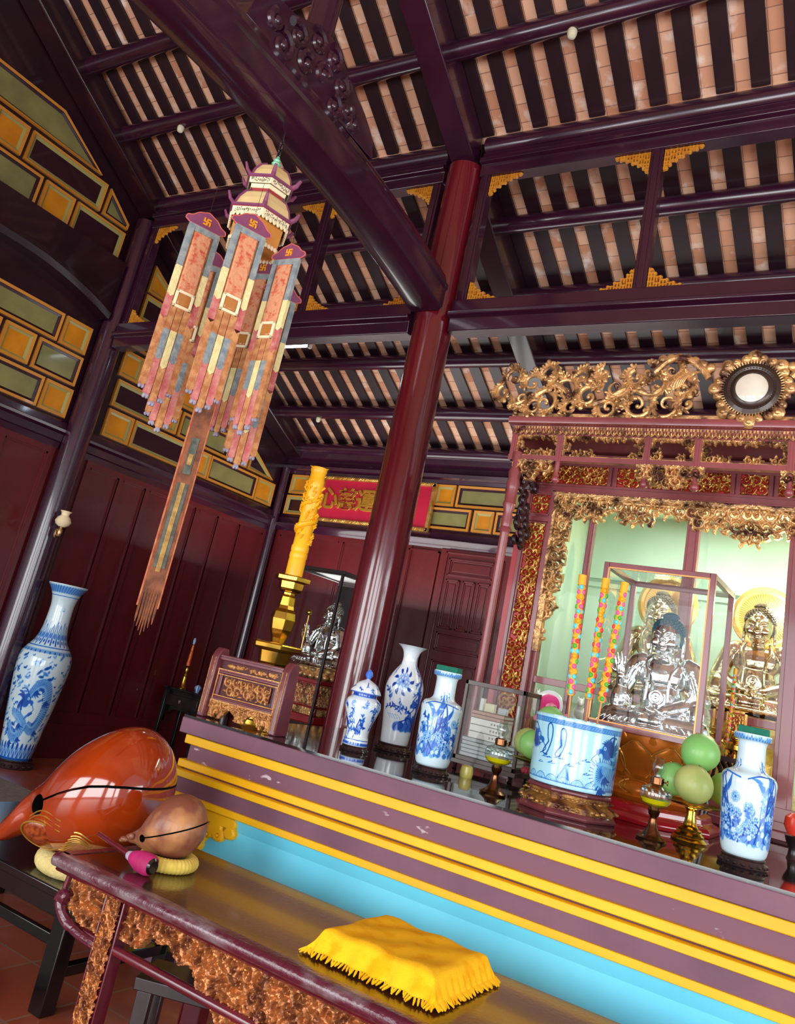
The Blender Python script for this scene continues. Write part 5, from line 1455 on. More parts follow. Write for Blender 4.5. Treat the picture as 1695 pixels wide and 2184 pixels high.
# turned corner colonnettes and dark openwork sides
g = G()
g.lathe([(.026, 0), (.026, 1.32), (.03, 1.33), (.04, 1.345), (.03, 1.36), (.034, 1.4), (.026, 1.45), (.042, 1.5), (.034, 1.52), (.036, 1.6), (.042, 1.63), (.034, 1.66), (.04, 1.7), (.028, 1.73), (.032, 1.8), (.03, 1.83)], 24)
both_c = g.build('colonnette', CABW, cab, loc=(-1.3, yc, 1.08)); c2 = both_c.copy(); COL.objects.link(c2); c2.location.x = 1.3
g = G(); rnd2 = random.Random(3)
for k in range(46):
    z = rnd2.uniform(2.4, 2.86); y = rnd2.uniform(-.38, -.02); 
    if (z-2.4)*.9 > abs(y+.1)-.12: g.ell((-1.33+rnd2.uniform(-.02, .02), y, z), (.02, .04, .035), 8, 6)
both(g.build('side_openwork', LACD, cab))
# crest
def crest_scroll(g, x, z, Rr, a0, turns, sg, r, lobes=6, y=0.):
    pts = []; rr = []; n = int(20*turns)+4
    for i in range(n):
        q = i/(n-1); a = a0+sg*q*2*pi*turns; R_ = Rr*(1-q)**.75+.05*Rr
        pts.append((x+R_*math.cos(a), y-.02*math.sin(q*pi), z+R_*math.sin(a))); rr.append(r*(1.1-.65*q))
    g.tube(pts, rr, 8, flat=.8); g.ell(pts[-1], rr[-1]*1.8, 8, 6)
    for k in range(lobes):
        i = int(k*n*.55/lobes); p = Vector(pts[i]); out = (p-Vector((x, y, z))).normalized()
        tg = (Vector(pts[i+1])-p).normalized()
        for a_ in (-.75, 0., .75):
            d = (out*math.cos(a_)+tg*math.sin(a_)); L = r*rnd.uniform(2.0, 3.0); w_ = r*rnd.uniform(.5, .75)
            g.tube([p+out*r*.4, p+d*L*.45+Vector((0, -.008, 0)), p+d*L*.8+tg*L*.12+Vector((0, -.01, 0)), p+d*L+tg*L*.3], [w_*.8, w_, w_*.9, w_*.25], 7, flat=.8)
        if k % 3 == 2: g.ell(p+out*r*2.4, (r*.9, r*.6, r*.9), 8, 6)
    return pts
g = G(); rnd = random.Random(19); yk = yc-.01
seq = [(-1.46, 3.3, .05, 2., 1.1, 1), (-1.1, 3.36, .045, 1., 1.1, 1), (-.95, 3.4, .045, 2.5, 1.1, -1), (-.68, 3.27, .05, 3, 1.1, 1), (-.55, 3.42, .05, 1.6, 1.1, -1), (-.35, 3.33, .06, 2.4, 1.2, -1), (-.32, 3.23, .05, 1., 1.2, 1), (-1.24, 3.2, .05, 1., 1.2, 1), (-.82, 3.42, .04, 2, 1.1, 1), (-1.40, 3.40, .06, 3.4, 1.2, -1), (-1.33, 3.25, .055, 3., 1.3, 1), (-1.27, 3.36, .06, .5, 1.1, 1), (-1.16, 3.42, .05, 3, 1.1, -1), (-1.17, 3.23, .075, 2.2, 1.3, -1), (-1.04, 3.31, .075, 2.6, 1.2, -1), (-1.0, 3.2, .05, .5, 1.2, 1), (-.9, 3.27, .065, 1., 1.2, 1), (-.87, 3.36, .05, 2, 1.1, -1), (-.77, 3.2, .06, 3., 1.2, 1), (-.73, 3.33, .07, 1.2, 1.2, -1), (-.62, 3.39, .055, 2., 1.1, 1), (-.6, 3.22, .075, .2, 1.3, -1), (-.5, 3.34, .06, 3, 1.2, -1), (-.43, 3.22, .085, 2., 1.4, 1), (-.42, 3.43, .045, 1., 1.1, -1)]
for x, z, Rr, a0, tn, sg in seq: crest_scroll(g, x, z, Rr*1.05, a0, tn, sg, .017, 6, yk)
sp = smoothed([(-1.42, yk, 3.2), (-1.25, yk, 3.28), (-1.1, yk-.02, 3.34), (-.95, yk, 3.22), (-.8, yk-.02, 3.24), (-.66, yk, 3.33), (-.52, yk-.02, 3.28), (-.4, yk, 3.36), (-.28, yk, 3.3)], 8)
g.tube(sp, [.018+.006*math.sin(i*.9) for i in range(len(sp))], 8)
# big acanthus spray next to the medallion
sp = smoothed([(-.52, yk-.02, 3.42), (-.42, yk-.03, 3.5), (-.3, yk-.03, 3.48), (-.21, yk-.02, 3.38)], 8)
g.tube(sp, [.02]*len(sp), 8)
for k in range(7): g.ell((-.48+.045*k, yk-.02, 3.50+.025*math.sin(k*.6)-.008*k), (.03, .022, .03), 10, 8)
for k in range(8): g.tube(smoothed([(-.24-.02*k, yk-.02, 3.42-.0*k), (-.32-.018*k, yk-.03, 3.40-.01*k), (-.36-.01*k, yk-.02, 3.34-.008*k)], 4), .007, 6)
g.box(-1.38, -.1, yk, yk+.02, 3.135, 3.165); g.cyl((-.38, yk+.01, 3.13), (-.38, yk+.01, 3.4), .01, n=8)
both(g.build('crest_carving', GOLDB, cab))
CR = mat('medallion_dark', '#3a2c24', .35, .4, coat=.3)
g = G(); g.M = Matrix.Translation((.02, yk-.02, 3.31)) @ Matrix.Rotation(pi/2, 4, 'X')
g.lathe([(0, -.02), (.15, -.02), (.16, .0), (.15, .02), (.125, .03), (.11, .026), (.1, .035), (.088, .038), (.084, .03), (.0, .03)], 56)
for k in range(48):
    a = 2*pi*k/48; g.ell((.118*math.cos(a), .118*math.sin(a), .03), .004, 6, 5)
g.build('medallion', CR, cab)
g = G(); g.M = Matrix.Translation((.02, yk-.02, 3.31)) @ Matrix.Rotation(pi/2, 4, 'X')
for k in range(8):
    a = 2*pi*k/8+pi/2
    for da, rr, q in ((0, .19, .04), (-.24, .178, .028), (.24, .178, .028)):
        g.ell((rr*math.cos(a+da), rr*math.sin(a+da), .012), (q, q, .022), 12, 8); g.ell((rr*1.02*math.cos(a+da), rr*1.02*math.sin(a+da), .028), (q*.45, q*.45, .012), 8, 6)
for k in range(64):
    a = 2*pi*k/64; g.tube([(.146*math.cos(a), .146*math.sin(a), .022), (.163*math.cos(a), .163*math.sin(a), .026)], .004, 6)
g.build('medallion_petals', GOLDB, cab)
MIRR = mat('mirror_cream', '#e2dccb', .25, coat=.5, col2='#d2cab6', vscale=9)
g = G(); g.M = Matrix.Translation((.02, yk-.02, 3.31)) @ Matrix.Rotation(pi/2, 4, 'X'); g.lathe([(0, .033), (.08, .033), (.083, .031)], 48, cap=False); g.build('mirror', MIRR, cab)

# statues inside
HALO = mat('halo_gold', '#e8b868', .35, .7)
SILG = mat('silver_gilt', '#dcc8a4', .16, 1., bump=.2, bscale=16)
HAIRB = mat('statue_hair_bronze', '#6a5a44', .35, .6)
GLOW = mat('halo_lamp', '#ffe2a0', .5, emit='#ffcf8a', estr=9)
def enthroned(x, y, nm, pos):
    statue('seated gilt statue inside the shrine cabinet, %s' % nm, (x, y, 1.665), .64, 0, BODY_M, SILG, HAIRB)
    t = thing('halo', 'round fluted golden halo behind the cabinet statue %s' % nm, 'halo', (x, y+.16, 2.265))
    g = G(); g.M = Matrix.Rotation(pi/2, 4, 'X')
    g.lathe([(.0, 0), (.15, 0), (.155, .012), (.172, .02), (.192, .014), (.198, 0), (.19, -.01), (0, -.012)], 64); g.build('disc', HALO, t)
    g = G(); g.M = Matrix.Rotation(pi/2, 4, 'X')
    for k in range(64):
        a = 2*pi*k/64; g.tube([(.06*math.cos(a), .06*math.sin(a), .006), (.1*math.cos(a), .1*math.sin(a), .009), (.15*math.cos(a), .15*math.sin(a), .004)], [.002, .0036, .003], 6)
    g.build('rays', HALO, t); g = G(); g.box(-.02, .02, .005, .03, -.62, -.1); g.build('support', HALO, t)
    t = thing('statue_pedestal', 'gilt lotus pedestal under the cabinet statue %s' % nm, 'pedestal', (x, y, 1.2))
    g = G(); g.lathe([(0, 0), (.28, 0), (.28, .06), (.25, .09), (.22, .2), (.24, .28), (.26, .30), (.2, .34), (.0, .34)], 36); g.build('foot', GOLD, t)
    for k in range(16):
        g = G(); a = 2*pi*k/16; petal(g, a, .19, .31, .15, .055, .45, .1, .01); g.build('petal', GOLD, t, recalc=True)
    g = G(); g.lathe([(0, .3), (.2, .3), (.28, .42), (.29, .455), (0, .464)], 36); g.build('core', GOLD, t)
enthroned(-.80, 5.4, 'in the middle, right of the glass case', 0)
enthroned(-1.4, 5.4, 'on the left, seen behind the glass case', 1)
# small figures on the cabinet floor
ANIM = mat('white_figurine', '#f6f4ee', .25, coat=.5)
def figurine(x, y, z, s, rz, label, seated=False):
    g = G()
    capsule(g, (-.07, 0, .09), (.06, 0, .1), .04, .045); capsule(g, (.06, 0, .11), (.1, 0, .15), .03, .026); g.ell((.12, 0, .165), (.036, .026, .028)); g.ell((.15, 0, .155), (.02, .017, .015))
    for sx in (-.07, .06):
        for sy in (-.025, .025): capsule(g, (sx, sy, .08), (sx+.004, sy, .045), .018, .013); capsule(g, (sx+.004, sy, .045), (sx-.003, sy, .008), .012, .010); g.ell((sx+.006, sy, .008), (.016, .012, .009))
    for sy in (-.018, .018): g.ell((.105, sy, .19), (.008, .006, .016))
    g.tube(smoothed([(-.105, 0, .1), (-.13, 0, .09), (-.135, 0, .05)], 4), .008, 6)
    o = g.build('lion_figurine', ANIM, sharp=180)
    r = o.modifiers.new('r', 'REMESH'); r.mode = 'VOXEL'; r.voxel_size = .0045; r.use_smooth_shade = True
    q = o.modifiers.new('s', 'SMOOTH'); q.iterations = 2
    baked(o); o.data.shade_smooth(); o.location = (x, y, z); o.scale = (s, s, s); o.rotation_euler = (0, 0, rz)
    tag(o, label, 'figurine')
for xx, lb, rz in ((-1.93, 'white animal figurine at the left corner behind the cabinet glass', 2.9), (-1.73, 'white animal figurine behind the cabinet glass, right of the corner one', -1.2)):
    g = G(); g.box(-.1, .1, -.06, .06, 0, .2); o = g.build('figurine_stand', CABW, loc=(xx+.0, 5.06, 1.2), bevel=.004); tag(o, ('plain red block carrying the corner animal figurine in the cabinet' if xx < -1.8 else 'plain red block carrying the second animal figurine in the cabinet'), 'stand')
    figurine(xx, 5.06, 1.4, .85, rz, lb)

# little gilt pieces behind the right pile of pomelos
t = thing('burner_stand', 'dark carved wooden stand behind the right pomelos', 'stand', (-.76, 4.63, AZ))
g = G(); g.box(-.14, .14, -.07, .07, .32, .345)
for x in (-.12, .12):
    for y in (-.055, .055): g.tube([(x, y, .32), (x*1.1, y*1.1, .2), (x*.9, y, .08), (x*1.15, y*1.1, 0)], [.014, .012, .012, .015], 8)
for k in range(9): g.tube(smoothed([(-.13+.03*k, -.06, .32), (-.1+.03*k, -.075, .27), (-.12+.03*k, -.07, .2)], 4), [.016]*4+[.013]*4+[.004], 8, flat=.5)
g.build('stand', BLACKM, t)
t = thing('incense_burner', 'small gilt lion incense burner on the dark stand behind the pomelos', 'burner', (-.745, 4.61, AZ+.345))
g = G(); g.lathe([(0, .02), (.035, .02), (.05, .04), (.05, .06), (.035, .075), (0, .08)], 20); g.ell((0, -.012, .1), (.032, .028, .028)); g.ell((0, -.035, .095), (.016, .014, .013))
for k in range(10): a = 2*pi*k/10; g.ell((.028*math.cos(a), .0, .1+.026*math.sin(a)), .011, 8, 6)
for a in (.5, 2.6, 4.7): g.tube([(.03*math.cos(a), .03*math.sin(a), .03), (.045*math.cos(a), .045*math.sin(a), .015), (.042*math.cos(a), .042*math.sin(a), 0)], [.012, .009, .01], 8)
for s in (-1, 1): g.tube(smoothed([(s*.05, 0, .055), (s*.07, 0, .07), (s*.06, 0, .09)], 4), .006, 6)
g.build('burner', BRASS, t)
t = thing('gilt_plaque', 'small square gilt plaque standing behind the lion burner', 'plaque', (-.765, 4.67, AZ+.345))
g = G(); g.box(-.045, .045, 0, .012, .0, .22); g.build('plate', REDG, t)
g = G()
for a, b, c, d in ((-.05, -.038, .08, .23), (.038, .05, .08, .23), (-.05, .05, .22, .232), (-.05, .05, .08, .092)): g.box(a, b, -.006, .016, c, d)
R = Ras(.07, .12, 60); acanthus(R, rnd, .04, .006); pierced(g, R, -.035, .095, -.002, .008, .2, .4)
g.build('gilt_border', GOLD, t)
incense((-.79, 4.6, AZ+.345), (-.78, 4.6, 1.86), .009, 'thin coloured incense stick standing alone right of the glass case', 7, .02)

# ------------------------------------------------------------------ corner shrine at the back left
t = thing('corner_table', 'dark low table carrying the corner shrine behind the candlestick', 'table', (-4.78, 6.55, 0))
g = G(); g.box(-.34, .34, -.38, .42, .82, .90); g.box(-.32, .32, -.36, .4, .72, .82)
for x in (-.3, .3):
    for y in (-.34, .38): g.box(x-.03, x+.03, y-.03, y+.03, 0, .72)
g.build('table', BLACKW, t, bevel=.004)
t = thing('statue_pedestal', 'stepped red and gold carved pedestal under the corner silver statue', 'pedestal', (-4.78, 6.55, .9))
g = G(); g.box(-.26, .26, -.3, .3, 0, .06); g.box(-.23, .23, -.27, .27, .06, .13); g.box(-.18, .18, -.22, .22, .13, .34); g.box(-.22, .22, -.26, .26, .34, .37); g.build('steps', REDL, t, bevel=.004)
g = G(); rnd = random.Random(9)
R = Ras(.44, .06, 180); acanthus(R, rnd, .035, .006); relief_panel(g, R, -.22, .065, -.274, .01, gold=0)
R = Ras(.34, .19, 150); acanthus(R, rnd, .05, .006); pierced(g, R, -.17, .14, -.222, .012, .25, .3)
g.M = Matrix.Rotation(pi/2, 4, 'Z'); R = Ras(.4, .19, 150); acanthus(R, rnd, .05, .006); pierced(g, R, -.2, .14, -.183, .012, .25, .3); R = Ras(.5, .06, 180); acanthus(R, rnd, .035, .006); relief_panel(g, R, -.25, .065, -.234, .01, gold=0); g.M = Matrix.Identity(4)
g.build('gilt_relief', GOLDB, t)
g = G(); g.lathe([(0, .37), (.16, .37), (.22, .43), (.2, .48), (0, .48)], 28)
for k in range(18):
    a = 2*pi*k/18
    for z, r, q in ((.4, .2, .035), (.455, .215, .03)): g.ell((r*math.cos(a+z), r*math.sin(a+z), z), (q, q, .025), 10, 8)
g.build('lotus', GOLDB, t)
statue('seated silver statue holding a gold-topped staff in the dark corner shrine', (-4.78, 6.55, 1.385), .6, -.1, BODY_R, SILVER, mat('statue_hair_silver', '#c8c4bc', .2, 1.))
t = thing('ritual_staff', 'thin staff with a gold ball held by the corner silver statue', 'staff', (-4.985, 6.44, 1.5))
g = G(); g.cyl((0, 0, 0), (.0, 0, .33), .007, n=8); g.tube(smoothed([(0, 0, .1), (-.03, 0, .16), (.0, -.02, .22)], 4), .006, 6); g.build('shaft', GOLD, t); g = G(); g.ell((0, 0, .36), .03); g.build('ball', BRASS, t)
t = thing('glass_case', 'dark-framed glass case around the silver statue in the corner shrine', 'case', (-4.78, 6.55, 0))
g = G(); q = .012; W, D = .255, .34; z0, z1 = .9, 2.24
for x in (-W, W):
    for y in (-D, D): g.box(x-q, x+q, y-q, y+q, z0, z1)
for y in (-D, D): g.box(-W, W, y-q, y+q, z1-q, z1+q)
for x in (-W, W): g.box(x-q, x+q, -D, D, z1-q, z1+q)
g.box(-W-.03, W+.03, -D-.03, D+.03, z1+.0, z1+.03); g.box(-W+.02, W-.02, D-.01, D, z0, z1)
g.build('frame', BLACKM, t, bevel=.002)
vpane('glass', t, -W, -D, W, -D, z0+.002, z1); vpane('glass', t, W, -D, W, D, z0+.002, z1)

# ------------------------------------------------------------------ dark side table at the left wall
t = thing('side_table', 'black lacquered side table with one drawer by the left wall', 'table', (-6.92, 7.15, 0))
g = G(); g.box(-.265, .36, -.16, .18, .80, .825); g.box(-.25, .34, -.145, .17, .78, .80); g.build('table_top', BLACKW, t, bevel=.004)
g = G(); g.box(-.24, .33, -.135, .17, .6, .78); g.build('case', BLACKW, t, smooth=False)
for x in (-.235, .325):
    for y in (-.135, .16):
        g = G(); g.box(x-.02, x+.02, y-.015, y+.015, 0, .78); g.build('leg', BLACKW, t, bevel=.003)
dw = G(); dw.box(-.2, .28, -.145, -.13, .63, .75); d_ = dw.build('drawer', BLACKM, t, bevel=.003)
g = G(); g.M = Matrix.Translation((.02, -.15, .69)) @ Matrix.Rotation(pi/2, 4, 'X'); g.lathe([(.022, 0), (.022, .004), (.014, .006), (.012, .002)], 20); g.build('pull', SILVER, d_)
g = G()
for s, x in ((1, -.215), (-1, .305)): g.prism([(x, .6), (x+s*.16, .6), (x+s*.12, .57), (x+s*.05, .55), (x+s*.02, .5), (x, .44)], -.14, -.125, 'xz')
g.build('apron', BLACKW, t, recalc=True)
t = thing('candlestick', 'slim brass candlestick with an orange candle on the black side table', 'candlestick', (-7.02, 7.1, .825))
g = G(); g.lathe([(0, 0), (.042, 0), (.044, .012), (.03, .03), (.022, .06), (.017, .13), (.024, .14), (.02, .155), (.013, .17), (.02, .2), (.013, .23), (.03, .25), (.0, .252)], 24); g.build('stick', BRASS, t)
g = G(); g.lathe([(0, .25), (.02, .25), (.022, .28), (.017, .33), (.019, .36), (.014, .42), (.012, .48), (0, .485)], 18); g.build('candle', mat('orange_wax', '#e8801c', .4, col2='#d8321c', vscale=30), t)
g = G(); g.lathe([(0, .485), (.012, .49), (.018, .53), (.01, .56), (0, .565)], 12); g.build('tip', mat('bulb_blue', '#8fb4d8', .3), t)
g = G(); g.lathe([(0, 0), (.02, 0), (.026, .02), (.038, .035), (.04, .05), (.03, .065), (.012, .075), (0, .078)], 20)
g.ink = [(.8 if (i*7) % 5 < 2 else .1) for i in range(len(g.v))]
o = g.build('lidded_cup', PW, loc=(-6.80, 7.12, .825)); tag(o, 'tiny blue and white lidded cup on the black side table', 'cup')

# ------------------------------------------------------------------ red signboard with gold characters
t = thing('sign_board', 'red signboard with gold brushed characters on the back wall', 'sign', (-5.72, YB-.07, 3.39))
g = G(); g.box(-.82, .82, 0, .05, -.28, .28); g.build('board', mat('sign_red', '#c01a3c', .4, coat=.2, col2='#b01638', vscale=3), t)
g = G()
for z in (-.275, .275): g.box(-.84, .84, -.02, .03, z-.022, z+.022)
for x in (-.825, .825): g.box(x-.02, x+.02, -.02, .03, -.29, .29)
for i in range(66):
    x = -.82+1.64*(i+.5)/66
    for z in (-.275, .275): g.tube([(x-.012, -.024, z-.012), (x+.012, -.026, z+.012)], .006, 6)
g.build('gilt_frame', GOLD, t)
SIGNG = mat('sign_gold', '#c08a30', .35, .5)
def glyph(ch, x, z, size, parent, ry=-.012):
    c = bpy.data.curves.new('character', 'FONT'); c.body = ch; c.size = size; c.align_x = 'CENTER'; c.align_y = 'CENTER'; c.extrude = .008; c.bevel_depth = .004; c.offset = .004
    o = bpy.data.objects.new('character', c); COL.objects.link(o)
    dg = bpy.context.evaluated_depsgraph_get(); dg.update()
    me = bpy.data.meshes.new_from_object(o.evaluated_get(dg)); bpy.data.objects.remove(o)
    me.materials.clear(); me.materials.append(SIGNG)
    q = link('character', me, parent, (x, ry, z)); q.rotation_euler = (pi/2, 0, 0)
    return q
for i, ch in enumerate('心慈運大'): glyph(ch, -.68+.285*i+(0 if i < 3 else .02), -.01, .30, t)

# ------------------------------------------------------------------ tall floor vase
X, Y = -6.87, 5.14
t = thing('floor_vase', 'tall blue and white floor vase with a dragon, beside the left wall column', 'vase', (X, Y, 0))
g = G(); carved_ring(g, .165, .07); g.build('stand', BLACKM, t)
rnd = random.Random(77); R = Ras(2.0, 1.58, 620, True); c = 1.0
R.line([(0, 1.53), (2, 1.53)], .04, .5)
for i in range(40): R.line([(2*i/40, 1.5), (2*(i+.6)/40, 1.56)], .006, .9)
R.line([(0, 1.47), (2, 1.47)], .004, .8)
for i in range(22):
    x = 2*(i+.5)/22; R.line(sm2([(x-.04, 1.02), (x-.03, 1.12), (x, 1.2+.03*(i % 2)), (x+.03, 1.12), (x+.04, 1.02)], 5), .008, .85); R.disc(x, 1.1, .035, .6, .4); R.disc(x, 1.05, .02, .9, .4)
R.line([(0, 1.0), (2, 1.0)], .006, .7); R.line([(0, .96), (2, .96)], .018, .45)
for i in range(30): R.disc(2*(i+.5)/30, .955, .014, .9, .4)
for i in range(16): spray(R, rnd.uniform(c-.05, c+.1), 1.33, .2*i, .05, rnd, 4, .6, .01) if i < 3 else None
for off in (0, .68, 1.34):
    dragon(R, [(c-.28+off, .3), (c-.2+off, .22), (c-.1+off, .2), (c-.02+off, .3), (c-.12+off, .38), (c-.24+off, .42)], .045, rnd, -1, .55, False)
    dragon(R, [(c+.02+off, .3), (c+.12+off, .27), (c+.2+off, .35), (c+.22+off, .5), (c+.14+off, .66), (c+.04+off, .68), (c-.04+off, .6), (c-.08+off, .52)], .05, rnd, -1, .6)
for i in range(300):
    x = rnd.uniform(0, 2); y = rnd.uniform(.16, .93)
    if R.at(x/2, y/1.58) < .1:
        q = rnd.uniform(.012, .03); R.disc(x, y, q*1.6, rnd.choice([.9, .6, .45]), .4, ry=q*.6, ang=rnd.uniform(-.5, .9)); R.disc(x+q, y+q*.6, q*.6, rnd.choice([.9, .6]), .4)
for i in range(26):
    x = 2*(i+.5)/26; R.disc(x, .06, .06, .7, .5, ry=.07); R.disc(x+.03, .12, .025, .9, .4, ry=.04); R.line(sm2([(x-.03, .03), (x, .1), (x+.03, .03)], 5), .006, .15, 'set')
R.line([(0, .012), (2, .012)], .012, .85)
PFLV = PW2
porcelain_body('vase_body', [(.125, 0), (.14, .02), (.165, .2), (.2, .45), (.228, .7), (.235, .84), (.22, .93), (.175, 1.0), (.14, 1.06), (.115, 1.16), (.105, 1.3), (.108, 1.4), (.13, 1.48), (.175, 1.555), (.18, 1.57)], R, PW2, t, (0, 0, .07), 420, 340, facing(X, Y))
# ------------------------------------------------------------------ carved offering desk in front of the altar
DESKT = mat('desk_top_brown', '#54300f', .2, coat=.4, col2='#3c1a0c', vscale=3, vstretch=(.5, 1.6, 1), spec=.6, bump=.03, bscale=60)
DLAC = mat('desk_lacquer', '#641a24', .25, coat=.6, col2='#521420', vscale=6)
WORN = mat('desk_edge_worn', '#54182a', .28, coat=.5, col2='#85767a', vscale=5, vstretch=(1, 2.5, 2.5), thr=(.52, .72), bump=.25, bscale=70, detail=12)
CARVD = mat('desk_carving', '#c07a44', .34, .5, col2='#6a3a26', vscale=22, bump=.2, bscale=90, thr=(.4, .65))
DX0, DX1, DY0, DY1, DZ = -2.66, .3, 2.285, 2.935, .62
t = thing('offering_desk', 'low lacquered offering desk with gilt openwork carved apron in front of the altar', 'desk', (0, 0, 0))
g = G(); g.box(DX0+.03, DX1, DY0+.03, DY1, DZ-.03, DZ-.002); g.build('table_top', DESKT, t, bevel=.003)
g = G()
prof = []
for a in np.linspace(-pi/2, pi/2, 9): prof.append((DY0+.012-.022*math.cos(a), DZ-.021+.022*math.sin(a)))
prof = [(y, z) for y, z in prof]+[(DY0+.045, DZ+.001), (DY0+.045, DZ-.043)]
prof2 = [(DY0+.05, DZ-.043), (DY0+.02, DZ-.043), (DY0+.012, DZ-.05), (DY0+.02, DZ-.058), (DY0+.05, DZ-.058)]
n = 60
def extr(g, prof, x0, x1, n=2):
    m = len(prof); xs = np.linspace(x0, x1, n)
    g.add([(x, a, b) for x in xs for a, b in prof], [(i*m+k, (i+1)*m+k, (i+1)*m+(k+1) % m, i*m+(k+1) % m) for i in range(n-1) for k in range(m)]+[tuple(range(m)), tuple((n-1)*m+k for k in range(m))[::-1]])
extr(g, prof, DX0, DX1); g.box(DX0, DX0+.035, DY0+.03, DY1, DZ-.042, DZ+.001); g.ell((DX0+.005, DY0+.02, DZ-.02), (.02, .03, .024), 16, 10)
g.build('edge_moulding', WORN, t, recalc=True)
g = G(); extr(g, prof2, DX0+.01, DX1); g.box(DX0+.01, DX0+.04, DY0+.03, DY1-.02, DZ-.058, DZ-.042); g.build('under_moulding', DLAC, t, recalc=True)
LGX = [(-2.335, 'front'), (-2.335, 'rear'), (.0, 'front'), (.0, 'rear')]
rnd = random.Random(12)
yfr = DY0+.05
def leg(x, rear):
    y0 = DY1-.07 if rear else yfr-.012
    g = G(); g.box(x-.045, x+.045, y0, y0+.055, 0, DZ-.055); g.box(x-.05, x-.043, y0-.006, y0+.05, 0, DZ-.055); g.box(x+.043, x+.05, y0-.006, y0+.05, 0, DZ-.055)
    lg = g.build('leg', DLAC, t, bevel=.003)
    if not rear:
        g = G(); R = Ras(.078, DZ-.06, 70); acanthus(R, rnd, .04, .006); R.blur(); R.a += .15; relief_panel(g, R, x-.039, .003, y0-.001, .014, gold=0); g.build('leg_carving', CARVD, lg)
for x, k in LGX: leg(x, k == 'rear')
# apron carving between the legs (wavy lower edge) and the end panel
def apron(x0, x1, ztop, low, name):
    w = x1-x0; h = .34; R = Ras(w, h, int(w*330)); z0 = ztop-h
    acanthus(R, rnd, .052, .0075); R.blur(); R.a = np.maximum(R.a, .3)
    for i in range(R.nx):
        x = x0+(i+.5)/R.nx*w; zl_ = low(x); j = int(max(0, (zl_-z0)/h*R.ny)); R.a[:j, i] = 0
        R.a[j:j+4, i] = np.maximum(R.a[j:j+4, i], .6)
    g = G(); pierced(g, R, x0, z0, yfr+.016, .034, .15, .6)
    return g.build(name, CARVD, t)
def low1(x):
    u = x+2.29
    if u < .1: return .445+.0*u
    if u < .16: return .445+.06*math.sin((u-.1)/.06*pi/2)
    base = .505-.05*min(1, (u-.16)/.2)
    if u > .36: base = .455-.10*min(1, (u-.36)/.25)-.03*math.sin((u-.36)*9)
    if u > 1.2: base = .36+.12*math.sin((u-1.2)*2.2)
    return max(base+.012*math.sin(u*60), .31)
apron(-2.29, -.05, DZ-.058, low1, 'apron')
def low2(x): return .43+(.05*max(0, (-2.5-x)/.1))
apron(-2.60, -2.385, DZ-.058, low2, 'end_apron')
g = G(); g.tube(smoothed([(-2.61, yfr+.005, DZ-.06), (-2.615, yfr+.005, .5), (-2.59, yfr+.005, .45), (-2.53, yfr+.005, .415), (-2.385, yfr+.005, .41)], 6), .011, 8)
g.build('end_frame', DLAC, t)
g = G(); g.tube(smoothed([(-2.37, yfr-.005, .395), (-2.47, yfr-.01, .405), (-2.55, yfr-.012, .425), (-2.6, yfr-.012, .465), (-2.595, yfr-.012, .49), (-2.57, yfr-.012, .485)], 6), [.016]*10+[.02]*10+[.026]*8+[.022]*3, 10)
g.build('scroll_foot', WORN, t)
g = G(); g.cyl((-2.3, yfr, .41), (-.04, yfr, .41), .0165, n=16); g.build('stretcher', DLAC, t)
# ------------------------------------------------------------------ black table under the big wooden fish
t = thing('fish_table', 'plain black lacquered table under the big wooden fish', 'table', (0, 0, 0))
BX0, BX1, BY0, BY1, BZ = -4.1, -2.685, 2.50, 3.2, .425
g = G(); g.box(BX0, BX1, BY0, BY1, BZ-.035, BZ); g.build('table_top', BLACKW, t, bevel=.006)
g = G(); g.box(BX0+.03, BX1-.03, BY0+.02, BY0+.045, BZ-.10, BZ-.035); g.box(BX0+.03, BX1-.03, BY1-.045, BY1-.02, BZ-.1, BZ-.035); g.box(BX1-.055, BX1-.03, BY0+.03, BY1-.03, BZ-.1, BZ-.035); g.build('apron', BLACKW, t, bevel=.003)
for x in (BX0+.07, -2.79):
    for y in (BY0+.05, BY1-.05):
        g = G(); g.box(x-.038, x+.038, y-.034, y+.034, 0, BZ-.036); g.build('leg', BLACKW, t, bevel=.004)
g = G(); g.box(BX0+.07, -2.80, BY0+.037, BY0+.063, .22, .26); g.box(-2.81, -2.77, BY0+.05, BY1-.05, .12, .16); g.box(BX0+.07, -2.80, BY1-.065, BY1-.035, .1, .14); g.build('stretcher', BLACKW, t, bevel=.003)
# dark low bench behind the desk legs
t = thing('low_bench', 'dark low wooden bench seen under the offering desk', 'bench', (-2.0, 2.62, 0), .45)
g = G(); g.box(-.3, .3, -.1, .1, .3, .34); g.build('seat', BLACKM, t, bevel=.004)
for x in (-.26, .26):
    for y in (-.07, .07):
        g = G(); g.box(x-.025, x+.025, y-.02, y+.02, 0, .3); g.build('leg', BLACKM, t, bevel=.003)
g = G(); g.box(-.26, .26, -.085, -.06, .12, .15); g.box(-.26, .26, .06, .085, .12, .15); g.build('stretcher', BLACKM, t, bevel=.003)

